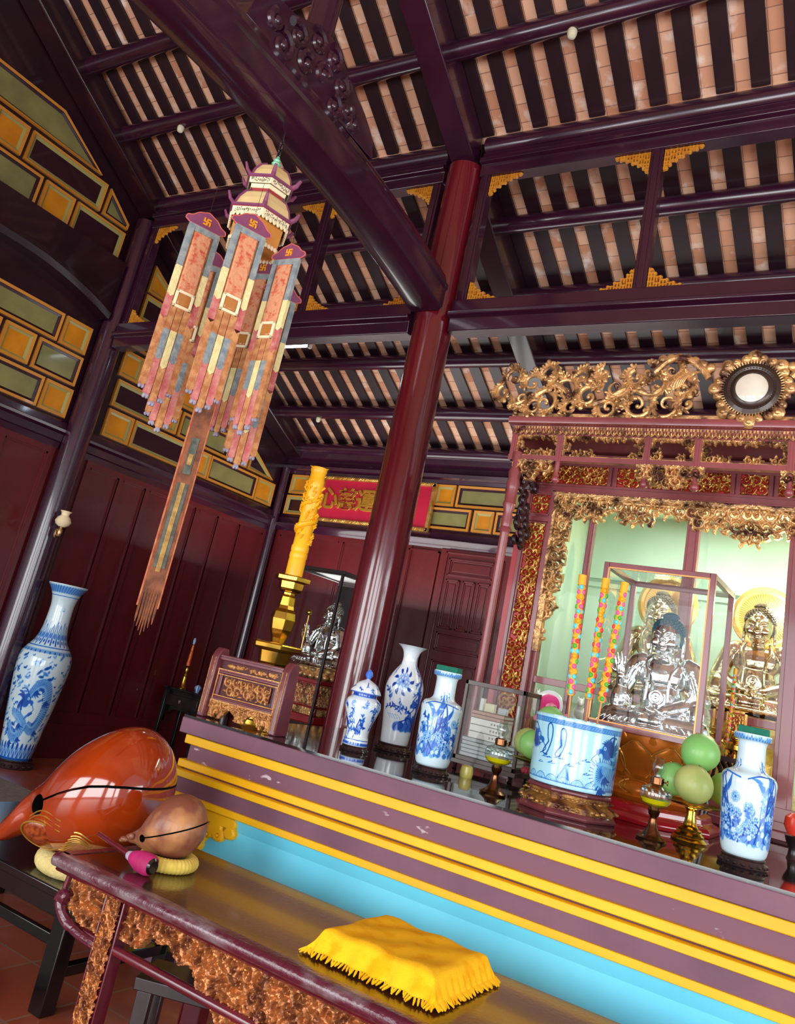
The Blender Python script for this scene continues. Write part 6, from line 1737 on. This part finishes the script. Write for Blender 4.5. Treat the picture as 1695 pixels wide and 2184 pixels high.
# ------------------------------------------------------------------ wooden fish (temple blocks)
FISH = mat('fish_red_lacquer', '#9c3409', .1, coat=1., col2='#802506', vscale=4, thr=(.4, .7))
FISHIN = mat('fish_hollow_black', '#0a0505', .7)
SCAL = mat('fish_scale_paint', '#a84a1c', .3, coat=.5, col2='#6a2408', vscale=55)
FGOLD = mat('fish_gold_paint', '#b98a3a', .3, .5)
WOODB = mat('bare_wood', '#7a4430', .5, col2='#b07a48', vscale=5, coat=.15, thr=(.52, .66), bump=.06, bscale=50)
def fish_body(prof, cut, m, parent, n=56, res=10):
    """prof: (x, radius, centre z); turned along X, with the slot and its round end really cut out"""
    P = smoothed([(a, b, c) for a, b, c in prof], res)
    g = G()
    vs = []; N = len(P)
    for p in P:
        for k in range(n):
            a = 2*pi*k/n; r = max(p.y, .0005); sy = 1.0; ca = math.cos(a); sa = math.sin(a)
            vs.append((p.x, r*ca, p.z+r*sa*(1.0 if sa > 0 else .93)))
    fs = [(i*n+k, i*n+(k+1) % n, (i+1)*n+(k+1) % n, (i+1)*n+k) for i in range(N-1) for k in range(n)]
    fs += [tuple(range(n))[::-1], tuple((N-1)*n+k for k in range(n))]
    g.add(vs, fs)
    o = g.build('body', [m, FISHIN], parent, recalc=True, sharp=180)
    c = G(); c.mi = 1; cut(c); co = c.build('cutter', [m, FISHIN], parent, recalc=True)
    b = o.modifiers.new('cut', 'BOOLEAN'); b.operation = 'DIFFERENCE'; b.object = co; b.solver = 'EXACT'; b.use_self = True
    bpy.context.view_layer.update()
    baked(o); bpy.data.objects.remove(co); o.data.shade_smooth(); o.data.set_sharp_from_angle(angle=math.radians(40))
    return o
FX, FY, FZ = -2.92, 2.72, .765
FS = 1.06
ang = math.radians(30)
FP = [(a*FS, b*FS*1.1, c*FS) for a, b, c in [(-.408, .002, -.228), (-.402, .03, -.226), (-.38, .05, -.212), (-.336, .075, -.166), (-.277, .095, -.118), (-.226, .139, -.082), (-.168, .185, -.058), (-.084, .219, -.026), (0, .231, 0), (.085, .222, .012), (.165, .178, .014), (.21, .118, .016), (.232, .06, .018), (.24, .002, .018)]]
t = thing('wooden_fish', 'big glossy orange-red wooden fish drum with a dark slot, on a cream ring cushion', 'drum', (FX, FY, FZ), ang)
def cutbig(c):
    up = [(-.235, -.066), (-.2, -.042), (-.142, -.005), (-.084, .025), (-.02, .05), (.043, .063), (.11, .07), (.17, .072), (.26, .07)]
    up = [(x*FS, z*FS) for x, z in up]
    c.prism(up+[(x, z-.010) for x, z in up[::-1]], -.5, .5, 'xz')
    c.cyl((-.23*FS, -.6, -.077*FS), (-.23*FS, .6, -.077*FS), .039, n=28)
fish_body(FP, cutbig, FISH, t)
# painted and carved scale fin, flame crest along the back
def onfish(x, a, lift=0.):
    xs = [p[0] for p in FP]; r = np.interp(x, xs, [p[1] for p in FP])+lift; z = np.interp(x, xs, [p[2] for p in FP])
    return Vector((x, -r*math.cos(a), z+r*math.sin(a)*(1 if a > 0 else .93)))
fc_ = onfish(-.19, -.72); g = G(); g.M = Matrix.Translation(fc_) @ Matrix.Rotation(.75, 4, 'X') @ Matrix.Rotation(.5, 4, 'Y')
g.ell((0, .012, 0), (.088, .03, .07), 24, 12); g.build('scale_fin', SCAL, t)
g = G(); g.M = Matrix.Translation(fc_) @ Matrix.Rotation(.75, 4, 'X') @ Matrix.Rotation(.5, 4, 'Y')
g.tube([(.091*math.cos(a), .004, .073*math.sin(a)) for a in np.linspace(0, 2*pi, 40, endpoint=False)], .004, 6, closed=True)
g.M = Matrix.Identity(4)
for k in range(7):
    g.tube([onfish(-.11+.012*k+.13*q, -1.0+.08*k+.35*math.sin(q*3+k*.5)*q) for q in np.linspace(0, 1, 12)], [.005*(1-.8*q) for q in np.linspace(0, 1, 12)], 6)
for k in range(3):
    g.tube([onfish(-.27+.17*q, -.42+.1*k+.12*math.sin(q*4)) for q in np.linspace(0, 1, 10)], .003, 6)
g.build('flame_ornament', FGOLD, t)
g = G()
for k in range(30):
    p = onfish(-.34+.31*k/29, 1.75); g.ell((p.x, p.y, p.z-.004), (.013, .013, .009), 8, 6)
g.build('back_crest', SCAL, t)
# cream ring cushion
CREAM = mat('cream_cloth', '#d8c684', .8, col2='#c8b470', vscale=20, bump=.3, bscale=70)
YELR = mat('yellow_cord', '#e0c860', .85, col2='#cdb048', vscale=30)
def ring_cushion(name, loc, Rr, r, m, label, ribs=0, tail=False):
    g = G(); n = max(48, ribs*4)
    def fn(u, v):
        a = 2*pi*u; b = 2*pi*v; q = r*(1+.07*(abs(math.sin(a*ribs/2)) if ribs else 0)); return ((Rr+q*math.cos(b))*math.cos(a), (Rr+q*math.cos(b))*math.sin(a), r*.9+q*.9*math.sin(b))
    g.grid(fn, n, 16, True, True)
    if tail: g.tube(smoothed([(-Rr*.95, -r, r), (-Rr-.05, -r*1.2, r*1.5), (-Rr-.13, -r*1.3, r*1.7)], 5), [.02, .02, .022, .022, .02, .018, .018, .016, .016, .014, .01], 8)
    return tag(g.build(name, m, loc=loc, sharp=180), label, 'cushion')
ring_cushion('ring_cushion', (-2.98, 2.72, BZ), .15, .047, CREAM, 'cream cloth ring cushion under the big wooden fish', 0, True)

SX_, SY_ = -2.405, 2.598
ring_cushion('ring_cushion', (SX_+.005, SY_, DZ), .088, .027, YELR, 'yellow corded ring cushion under the small wooden fish on the desk', 42)
t = thing('wooden_fish', 'small bare wooden fish block on the yellow ring cushion', 'drum', (SX_, SY_, DZ+.142), math.radians(30))
def cutsmall(c):
    up = [(-.1, -.046), (.0, -.004), (.15, .055)]
    c.prism(up+[(x, z-.006) for x, z in up[::-1]], -.3, .3, 'xz'); c.cyl((-.098, -.3, -.05), (-.098, .3, -.05), .014, n=20)
fish_body([(-.182, .001, -.075), (-.175, .012, -.074), (-.155, .02, -.07), (-.132, .032, -.06), (-.115, .055, -.045), (-.09, .082, -.026), (-.05, .107, -.008), (0, .119, 0), (.05, .111, .002), (.085, .086, .004), (.107, .05, .005), (.117, .02, .005), (.119, .001, .005)], cutsmall, WOODB, t, 44)
g = G(); g.ell((-.178, -.012, -.078), (.018, .012, .010)); g.ell((-.15, -.03, -.06), (.012, .008, .012)); g.ell((-.19, 0, -.087), (.012, .010, .007)); g.build('snout', WOODB, t)
# mallet
t = thing('mallet', 'drum mallet with a magenta cloth head lying on the desk', 'mallet', (-2.345, 2.44, DZ+.036), -.08)
MAG = mat('magenta_cloth', '#b81a66', .7, col2='#98104f', vscale=14)
g = G(); g.M = Matrix.Rotation(-pi/2, 4, 'Y') @ Matrix.Rotation(.0, 4, 'X'); g.lathe([(.024, -.03), (.034, -.02), (.038, .0), (.037, .04), (.024, .085), (.014, .1)], 24); g.build('head', MAG, t)
g = G(); g.M = Matrix.Rotation(-pi/2, 4, 'Y'); g.lathe([(0, -.032), (.02, -.034), (.028, -.027), (.026, -.02)], 24); g.build('tip', BLACKW, t)
g = G(); g.M = Matrix.Rotation(-pi/2, 4, 'Y'); g.lathe([(.016, .092), (.018, .1), (.015, .115), (.012, .12)], 16); g.build('ferrule', mat('thread_grey', '#a59aa8', .7), t)
g = G(); g.cyl((-.1, 0, 0), (-.34, .02, .012), .011, .009, 12); g.build('handle', DLAC, t)

# ------------------------------------------------------------------ book covered by the yellow fringed cloth
CXc, CYc = -1.345, 2.62
t = thing('covered_book', 'thick book covered by a bright yellow fringed cloth on the offering desk', 'cloth', (CXc, CYc, DZ), .0)
hx, hy, hz = .2, .18, .08
def cover(u, v):
    x = (u-.5)*2; y = (v-.5)*2
    q = .78; ax = abs(x); ay = abs(y)
    fx = hx*(min(ax, q)/q); fy = hy*(min(ay, q)/q); dx = max(0, ax-q)/(1-q); dy = max(0, ay-q)/(1-q)
    px = math.copysign(fx, x); py = math.copysign(fy, y); pz = hz
    drop = max(dx, dy); fold = .006*math.sin(x*23)*dy+.006*math.sin(y*19)*dx
    px += math.copysign(dx*.028+abs(fold)*(dx > 0), x); py += math.copysign(dy*.028+fold*(dy > 0), y); pz -= drop*(hz-.026)-.004*math.sin(9*x+3)*math.sin(7*y)*(1-drop)
    rnd_ = .012*(1-min(1, drop*4)); e = max(0, max(ax, ay)-(q-.12))/.12 if drop == 0 else 1
    pz -= .010*min(1, e)**2
    return (px, py, pz)
g = G(); g.grid(cover, 90, 80); g.build('cloth', YELC, t, sharp=180)
g = G(); rnd = random.Random(6); per = []
for i in range(190):
    q = i/190*4; s = int(q); f = q-s
    p = [(-1+2*f, -1), (1, -1+2*f), (1-2*f, 1), (-1, 1-2*f)][s]
    c = Vector(cover(p[0]/2+.5, p[1]/2+.5)); out = Vector((p[0]*(abs(p[0]) > .99), p[1]*(abs(p[1]) > .99), 0)).normalized(); tn = Vector((-out.y, out.x, 0))
    L = rnd.uniform(.016, .03); k = rnd.uniform(-.012, .012)
    g.tube([c-out*.003, c+out*.007+tn*k*.5-Vector((0, 0, .006)), Vector((c.x, c.y, .004))+out*L*.7+tn*k], [.004, .004, .0022], 5)
g.build('fringe', YELC, t)
g = G(); g.box(-hx+.02, hx-.02, -hy+.02, hy-.02, .002, hz-.014); g.build('book', mat('book_cover_dark', '#5a4020', .6), t, bevel=.004)

# ------------------------------------------------------------------ hanging lantern with banners
LX_, LY_ = XC-.015, 2.94
PARCH = mat('lantern_cream', '#e8cf94', .6, col2='#dcc084', vscale=6); LRED = mat('lantern_red_trim', '#a01c22', .5); LPUR = mat('lantern_purple', '#8a4468', .6, col2='#7a3a5c', vscale=8)
LORG = mat('lantern_orange', '#d89440', .6, col2='#c88236', vscale=6); JADE = mat('jade_green', '#7cc8a0', .25, coat=.5); INKM = mat('lantern_script', '#5a5040', .7)
LBEIGE = mat('lantern_beige', '#f2e4bc', .6)
t = thing('hanging_lantern', 'cream hexagonal pagoda lantern with embroidered banners hanging from the arched tie beam', 'lantern', (LX_, LY_, 0))
g = G()
for k in range(5): g.tube([(.012*math.cos(a)*(k % 2), .012*math.cos(a)*(1-k % 2), 4.325-.026*k+.018*math.sin(a)) for a in np.linspace(0, 2*pi, 14, endpoint=False)], .004, 6, closed=True)
g.cyl((0, 0, 4.33), (0, 0, 4.385), .006, n=8); g.build('chain', BLACKM, t)
g = G(); g.lathe([(.0, 4.228), (.01, 4.222), (.014, 4.205), (.022, 4.195), (.018, 4.185), (.028, 4.172), (.022, 4.162), (.034, 4.148), (.03, 4.138), (0, 4.138)][::-1], 20); g.build('finial', JADE, t)
h0 = math.radians(-42)
def tier(zt, rt, ze, re, nm):
    g = G(); pr = [(rt*.3, zt+.006), (rt, zt), (rt+(re-rt)*.4, zt-(zt-ze)*.2), (rt+(re-rt)*.72, zt-(zt-ze)*.55), (rt+(re-rt)*.86, zt-(zt-ze)*.85), (re, ze)]
    g.lathe(pr, 6, a0=h0, cap=False); g.build(nm, PARCH, t, smooth=False)
    g = G()
    for k in range(6):
        a = h0+k*pi/3; g.tube([(r*math.cos(a), r*math.sin(a), z+.003) for r, z in pr[1:]], .009, 6, flat=.6)
        c = Vector((math.cos(a), math.sin(a), 0)); g.tube([c*re*.96+Vector((0, 0, ze)), c*(re+.025)+Vector((0, 0, ze+.018)), c*(re+.045)+Vector((0, 0, ze+.055))], [.016, .014, .009], 8, flat=.7)
    g.lathe([(re, ze-.012), (re+.012, ze-.008), (re+.012, ze+.004), (re, ze+.006)], 6, a0=h0, cap=False)
    g.build('roof_ridge', LPUR, t, smooth=False)
tier(4.135, .058, 4.012, .142, 'upper_roof'); tier(3.93, .10, 3.79, .192, 'lower_roof')
def band(z0, z1, r0, r1, m, nm, inner=True):
    g = G(); g.lathe([(r0, z0), (r1, z1)], 6, a0=h0, cap=False); g.lathe([(r0-.006, z0), (r1-.006, z1)][::-1], 6, a0=h0, cap=False); return g.build(nm, m, t, smooth=False)
band(3.968, 4.006, .134, .14, LBEIGE, 'upper_frieze'); band(3.944, 3.968, .115, .119, LBEIGE, 'upper_panel'); band(3.93, 3.944, .103, .107, LRED, 'red_band')
band(3.735, 3.778, .184, .19, LBEIGE, 'lower_frieze'); band(3.776, 3.79, .194, .196, LRED, 'red_band'); band(3.6, 3.735, .156, .162, LORG, 'skirt')
g = G()
for z, r, q, nm_ in ((3.735, .185, .0155, 'scalloped_fringe'), (3.6, .156, .0145, 'skirt_fringe')):
    g = G()
    for k in range(6):
        a = h0+k*pi/3; p0 = Vector((r*math.cos(a), r*math.sin(a), z)); p1 = Vector((r*math.cos(a+pi/3), r*math.sin(a+pi/3), z)); out = ((p0+p1)/2-Vector((0, 0, z))).normalized()
        for i in range(7):
            c = p0.lerp(p1, (i+.5)/7); g.ell(c, (q*(1-.6*abs(out.x)), q*(1-.6*abs(out.y)), q), 10, 6)
    g.build(nm_, LBEIGE, t)
g = G(); rs = random.Random(2)
for z, r, hh in ((3.986, .141, .018), (3.757, .191, .022)):
    for k in range(6):
        a = h0+k*pi/3; p0 = Vector((r*math.cos(a), r*math.sin(a), z)); p1 = Vector((r*math.cos(a+pi/3), r*math.sin(a+pi/3), z)); d = (p1-p0)
        for i in range(14):
            c = p0.lerp(p1, .08+.84*(i+.5)/14); c2 = c+d*.02
            for s in range(3): zz = rs.uniform(-.5, .5)*hh; g.tube([c.lerp(c2, rs.random())+Vector((0, 0, zz)), c.lerp(c2, rs.random())+Vector((0, 0, zz+rs.uniform(-.6, .6)*hh))], .0018, 4)
g.build('script', INKM, t)
g = G(); g.lathe([(0, 3.61), (.154, 3.61)], 6, a0=h0, cap=False); g.build('inner_board', LORG, t, smooth=False)
# banners
CB = {k: mat('banner_'+k, *v, .85, col2=w, vscale=26, bump=.3, bscale=55) for k, (v, w) in dict(blue=(('#9aa2a0',), '#76848a'), cream=(('#ece0a4',), '#d8ca8c'), pink=(('#bc5a5c',), '#cc8a7e'), orange=(('#cc9460',), '#ac6c40'), tip=(('#a9a2b4',), '#8c8698')).items()}
BROC = mat('banner_brocade', '#d8976e', .7, col2='#c8553a', vscale=34, thr=(.5, .66), bump=.3, bscale=60)
AMB = mat('amber_bead', '#b87838', .2, coat=.6)
SYMB = mat('banner_symbol', '#f0a018', .6); TRIM = mat('banner_trim', '#d06a5a', .7)
def strip(g, x, z0, z1, w, th=.012, y=0.):
    g.box(x-w, x+w, y-th, y+th*.4, z1, z0)
    g.prism([(x-w, z1), (x, z1-w*.9), (x+w, z1)], y-th, y+th*.4, 'xz')
def banner():
    b = bpy.data.objects.new('banner', None)
    g = G(); crest = sm2([(-.118, -.02), (-.112, .0), (-.085, .012), (-.055, .04), (-.03, .05), (0, .062), (.03, .05), (.055, .04), (.085, .012), (.112, .0), (.118, -.02)], 4)+[(.09, -.036), (-.09, -.036)]
    g.prism(crest, -.006, .006, 'xz'); ob = g.build('crest', LPUR, None, recalc=True)
    parts = [ob]
    g = G(); g.tube([(x, -.006, z) for x, z in crest], .0035, 6, closed=True); parts.append(g.build('crest_trim', TRIM, None))
    g = G(); s = .021; w = .0042
    for (a, b_, c, d) in ((-w, w, -s, s), (-s, s, -w, w), (0, s, s-2*w, s), (s-2*w, s, -s, 0), (-s, 0, -s, -s+2*w), (-s, -s+2*w, 0, s)): g.box(a, b_, -.011, -.005, c+.006, d+.006)
    parts.append(g.build('crest_symbol', SYMB, None, smooth=False))
    nm = {'blue': 'blue_strip', 'cream': 'cream_strip', 'pink': 'pink_strip', 'orange': 'orange_strip'}
    def S(k, *a, **q): g = G(); strip(g, *a, **q); parts.append(g.build(nm[k], CB[k], None))
    g = G(); g.box(-.09, .09, -.012, .004, -.075, -.036); parts.append(g.build('top_band', CB['blue'], None, bevel=.003))
    for x in (-.075, .075):
        S('blue', x, -.05, -.31, .016, .016); S('cream', x, -.30, -.47, .0165, .017); S('pink', x, -.465, -.6, .0165, .016); S('orange', x, -.595, -.98, .017, .016)
    for x in (-.04, 0, .04):
        S('orange', x, -.5, -.7, .018, .013)
    S('cream', 0, -.66, -.86, .018, .016); S('blue', -.04, -.66, -.82, .018, .015); S('blue', .04, -.66, -.82, .018, .015)
    S('orange', 0, -.85, -1.05, .018, .013); S('pink', -.04, -.82, -1.02, .018, .014); S('pink', .04, -.82, -1.02, .018, .014)
    for x, z in ((-.075, -.99), (-.04, -1.035), (0, -1.065), (.04, -1.035), (.075, -.99)):
        g = G(); g.tube([(x-.012, -.004, z), (x+.012, -.004, z)], [.012, .012], 8); g.ell((x-.008, -.004, z-.006), (.010, .012, .012), 8, 6); g.ell((x+.008, -.004, z-.006), (.010, .012, .012), 8, 6); parts.append(g.build('tassel_tip', CB['tip'], None))
    g = G(); g.box(-.058, .058, -.004, .002, -.98, -.06); parts.append(g.build('backing', CB['orange'], None))
    g = G(); g.box(-.05, .05, -.02, -.002, -.45, -.075); parts.append(g.build('brocade', BROC, None, bevel=.008))
    g = G()
    for a, b_, c, d in ((-.052, -.036, -.53, -.43), (.036, .052, -.53, -.43), (-.052, .052, -.446, -.43), (-.052, .052, -.53, -.514)): g.box(a, b_, -.026, -.004, c, d)
    parts.append(g.build('bead_frame', LBEIGE, None, bevel=.003))
    g = G(); g.box(-.036, .036, -.024, -.006, -.514, -.446); parts.append(g.build('bead', AMB, None, bevel=.012))
    g = G(); g.cyl((0, .0, .055), (0, 0, .26), .0012, n=5); parts.append(g.build('thread', BLACKM, None))
    COL.objects.link(b)
    for p in parts: p.parent = b
    return b
b0 = banner()
BAN = [(-.86, -110, -22, 3.61), (-.0, -48, -22, 3.60), (0, 14, -88, 3.58), (0, 118, -76, 3.63), (0, 186, -40, 3.55), (0, 66, -30, 3.44)]
for i, (q, az, nz, z) in enumerate(BAN):
    b = b0 if i == 0 else copy_tree(b0)
    a = math.radians(az); r = .25 if az in (14, 66) else .29; b.parent = t; b.location = (r*math.cos(a), r*math.sin(a), z); b.rotation_euler = (0, 0, math.radians(nz+90))
# long streamer
STRB = mat('streamer_brown', '#8a5030', .8, col2='#5e3420', vscale=14, bump=.3, bscale=60)
st = thing('tmp', '', '', (0, 0, 0)); 
for k in list(st.keys()): del st[k]
st.name = 'streamer'; st.parent = t; st.rotation_euler = (0, 0, math.radians(35))
g = G(); g.box(-.05, .05, -.004, .004, 1.62, 3.6); 
for i in range(7): x = -.043+.0143*i; g.tube([(x, 0, 1.64), (x+.004*math.sin(i), 0, 1.5), (x, 0, 1.41+.05*abs(i-3)*.4)], [.008, .006, .002], 6)
g.build('band', STRB, st)
g = G(); g.tube([(-.052, -.002, 3.6), (-.052, -.002, 1.55)], .006, 8); g.tube([(.052, -.002, 3.6), (.052, -.002, 1.55)], .004, 8); g.build('border_cord', mat('streamer_edge', '#c0784a', .8, col2='#a85038', vscale=20), st)
g = G(); g.box(-.03, .03, -.008, -.003, 1.75, 2.2); g.box(-.02, .02, -.008, -.003, 2.25, 2.45); g.build('grey_strip', mat('streamer_grey', '#5c6058', .85, col2='#44483e', vscale=30, bump=.3, bscale=70), st)
g = G(); g.box(-.012, .012, -.011, -.007, 1.73, 2.2); g.box(-.012, .012, -.011, -.007, 2.3, 2.36); g.build('gold_strip', mat('streamer_gold', '#b08c48', .8, col2='#8e6a34', vscale=30), st)
# ------------------------------------------------------------------ light
w = bpy.data.worlds.new('sky'); SC.world = w; w.use_nodes = True
bg = w.node_tree.nodes['Background']
bg.inputs[0].default_value = (.80, .90, 1.0, 1); bg.inputs[1].default_value = .7
def area(name, loc, rot, sx, sy, e, col=(1, 1, 1)):
    l = bpy.data.lights.new(name, 'AREA'); l.shape = 'RECTANGLE'; l.size = sx; l.size_y = sy; l.energy = e; l.color = col
    o = bpy.data.objects.new(name, l); COL.objects.link(o); o.location = loc; o.rotation_euler = rot; return o
# daylight through the open front doors behind the camera and the side doors
for i, x in enumerate((-5.6, -2.0, 1.6, 5.2)):
    area('door_daylight', (x, -3.4, 1.75), (pi/2, 0, 0), 2.7, 3.1, 230, (.95, .98, 1))
area('side_daylight', (6.5, 2.2, 1.8), (pi/2, 0, pi/2), 4.2, 3.0, 330, (.9, .96, 1))
# added fill lights without any fixture, brightening the rear roof from below
for x, e in ((-5.6, 42), (-3.2, 34), (-.6, 14)):
    area('rear_fill_light', (x, 7.3, 2.2), (pi, 0, 0), 2.3, 1.3, e, (1, .97, .95))
def point(name, loc, e, col, r=.03):
    l = bpy.data.lights.new(name, 'POINT'); l.energy = e; l.color = col; l.shadow_soft_size = r
    o = bpy.data.objects.new(name, l); COL.objects.link(o); o.location = loc; return o
point('halo_lamp', (-.69, 5.47, 2.30), 42.0, (1, .72, .42), .02)
area('cabinet_fill_light', (-.8, 5.3, 2.9), (0, 0, 0), 1.6, .1, 22, (.95, 1, .95))  # added fill inside the cabinet top to brighten its interior, no lamp there

# ------------------------------------------------------------------ camera
Rw = Matrix(((0.85007432, 0.48721915, 0.19997771), (0.02740469, 0.33827279, -0.940649), (-0.52594925, 0.80510187, 0.27420502)))
right, down, fwd = Rw[0], Rw[1], Rw[2]
M = Matrix.Identity(4)
for i in range(3):
    M[i][0] = right[i]; M[i][1] = -down[i]; M[i][2] = -fwd[i]
M[2][3] = 1.5
cd = bpy.data.cameras.new('camera'); co = bpy.data.objects.new('camera', cd); COL.objects.link(co); co.matrix_world = M
cd.sensor_fit = 'HORIZONTAL'; cd.sensor_width = 36.; cd.lens = 1741.04*36/1695
cd.shift_x = (847.5-886.605)/1695; cd.shift_y = (931.18-1092)/1695
cd.clip_start = .05; cd.clip_end = 100
SC.camera = co
SC.view_settings.view_transform = 'Standard'; SC.view_settings.look = 'None'; SC.view_settings.gamma = 1; SC.view_settings.use_curve_mapping = False
SC.view_settings.exposure = -.1
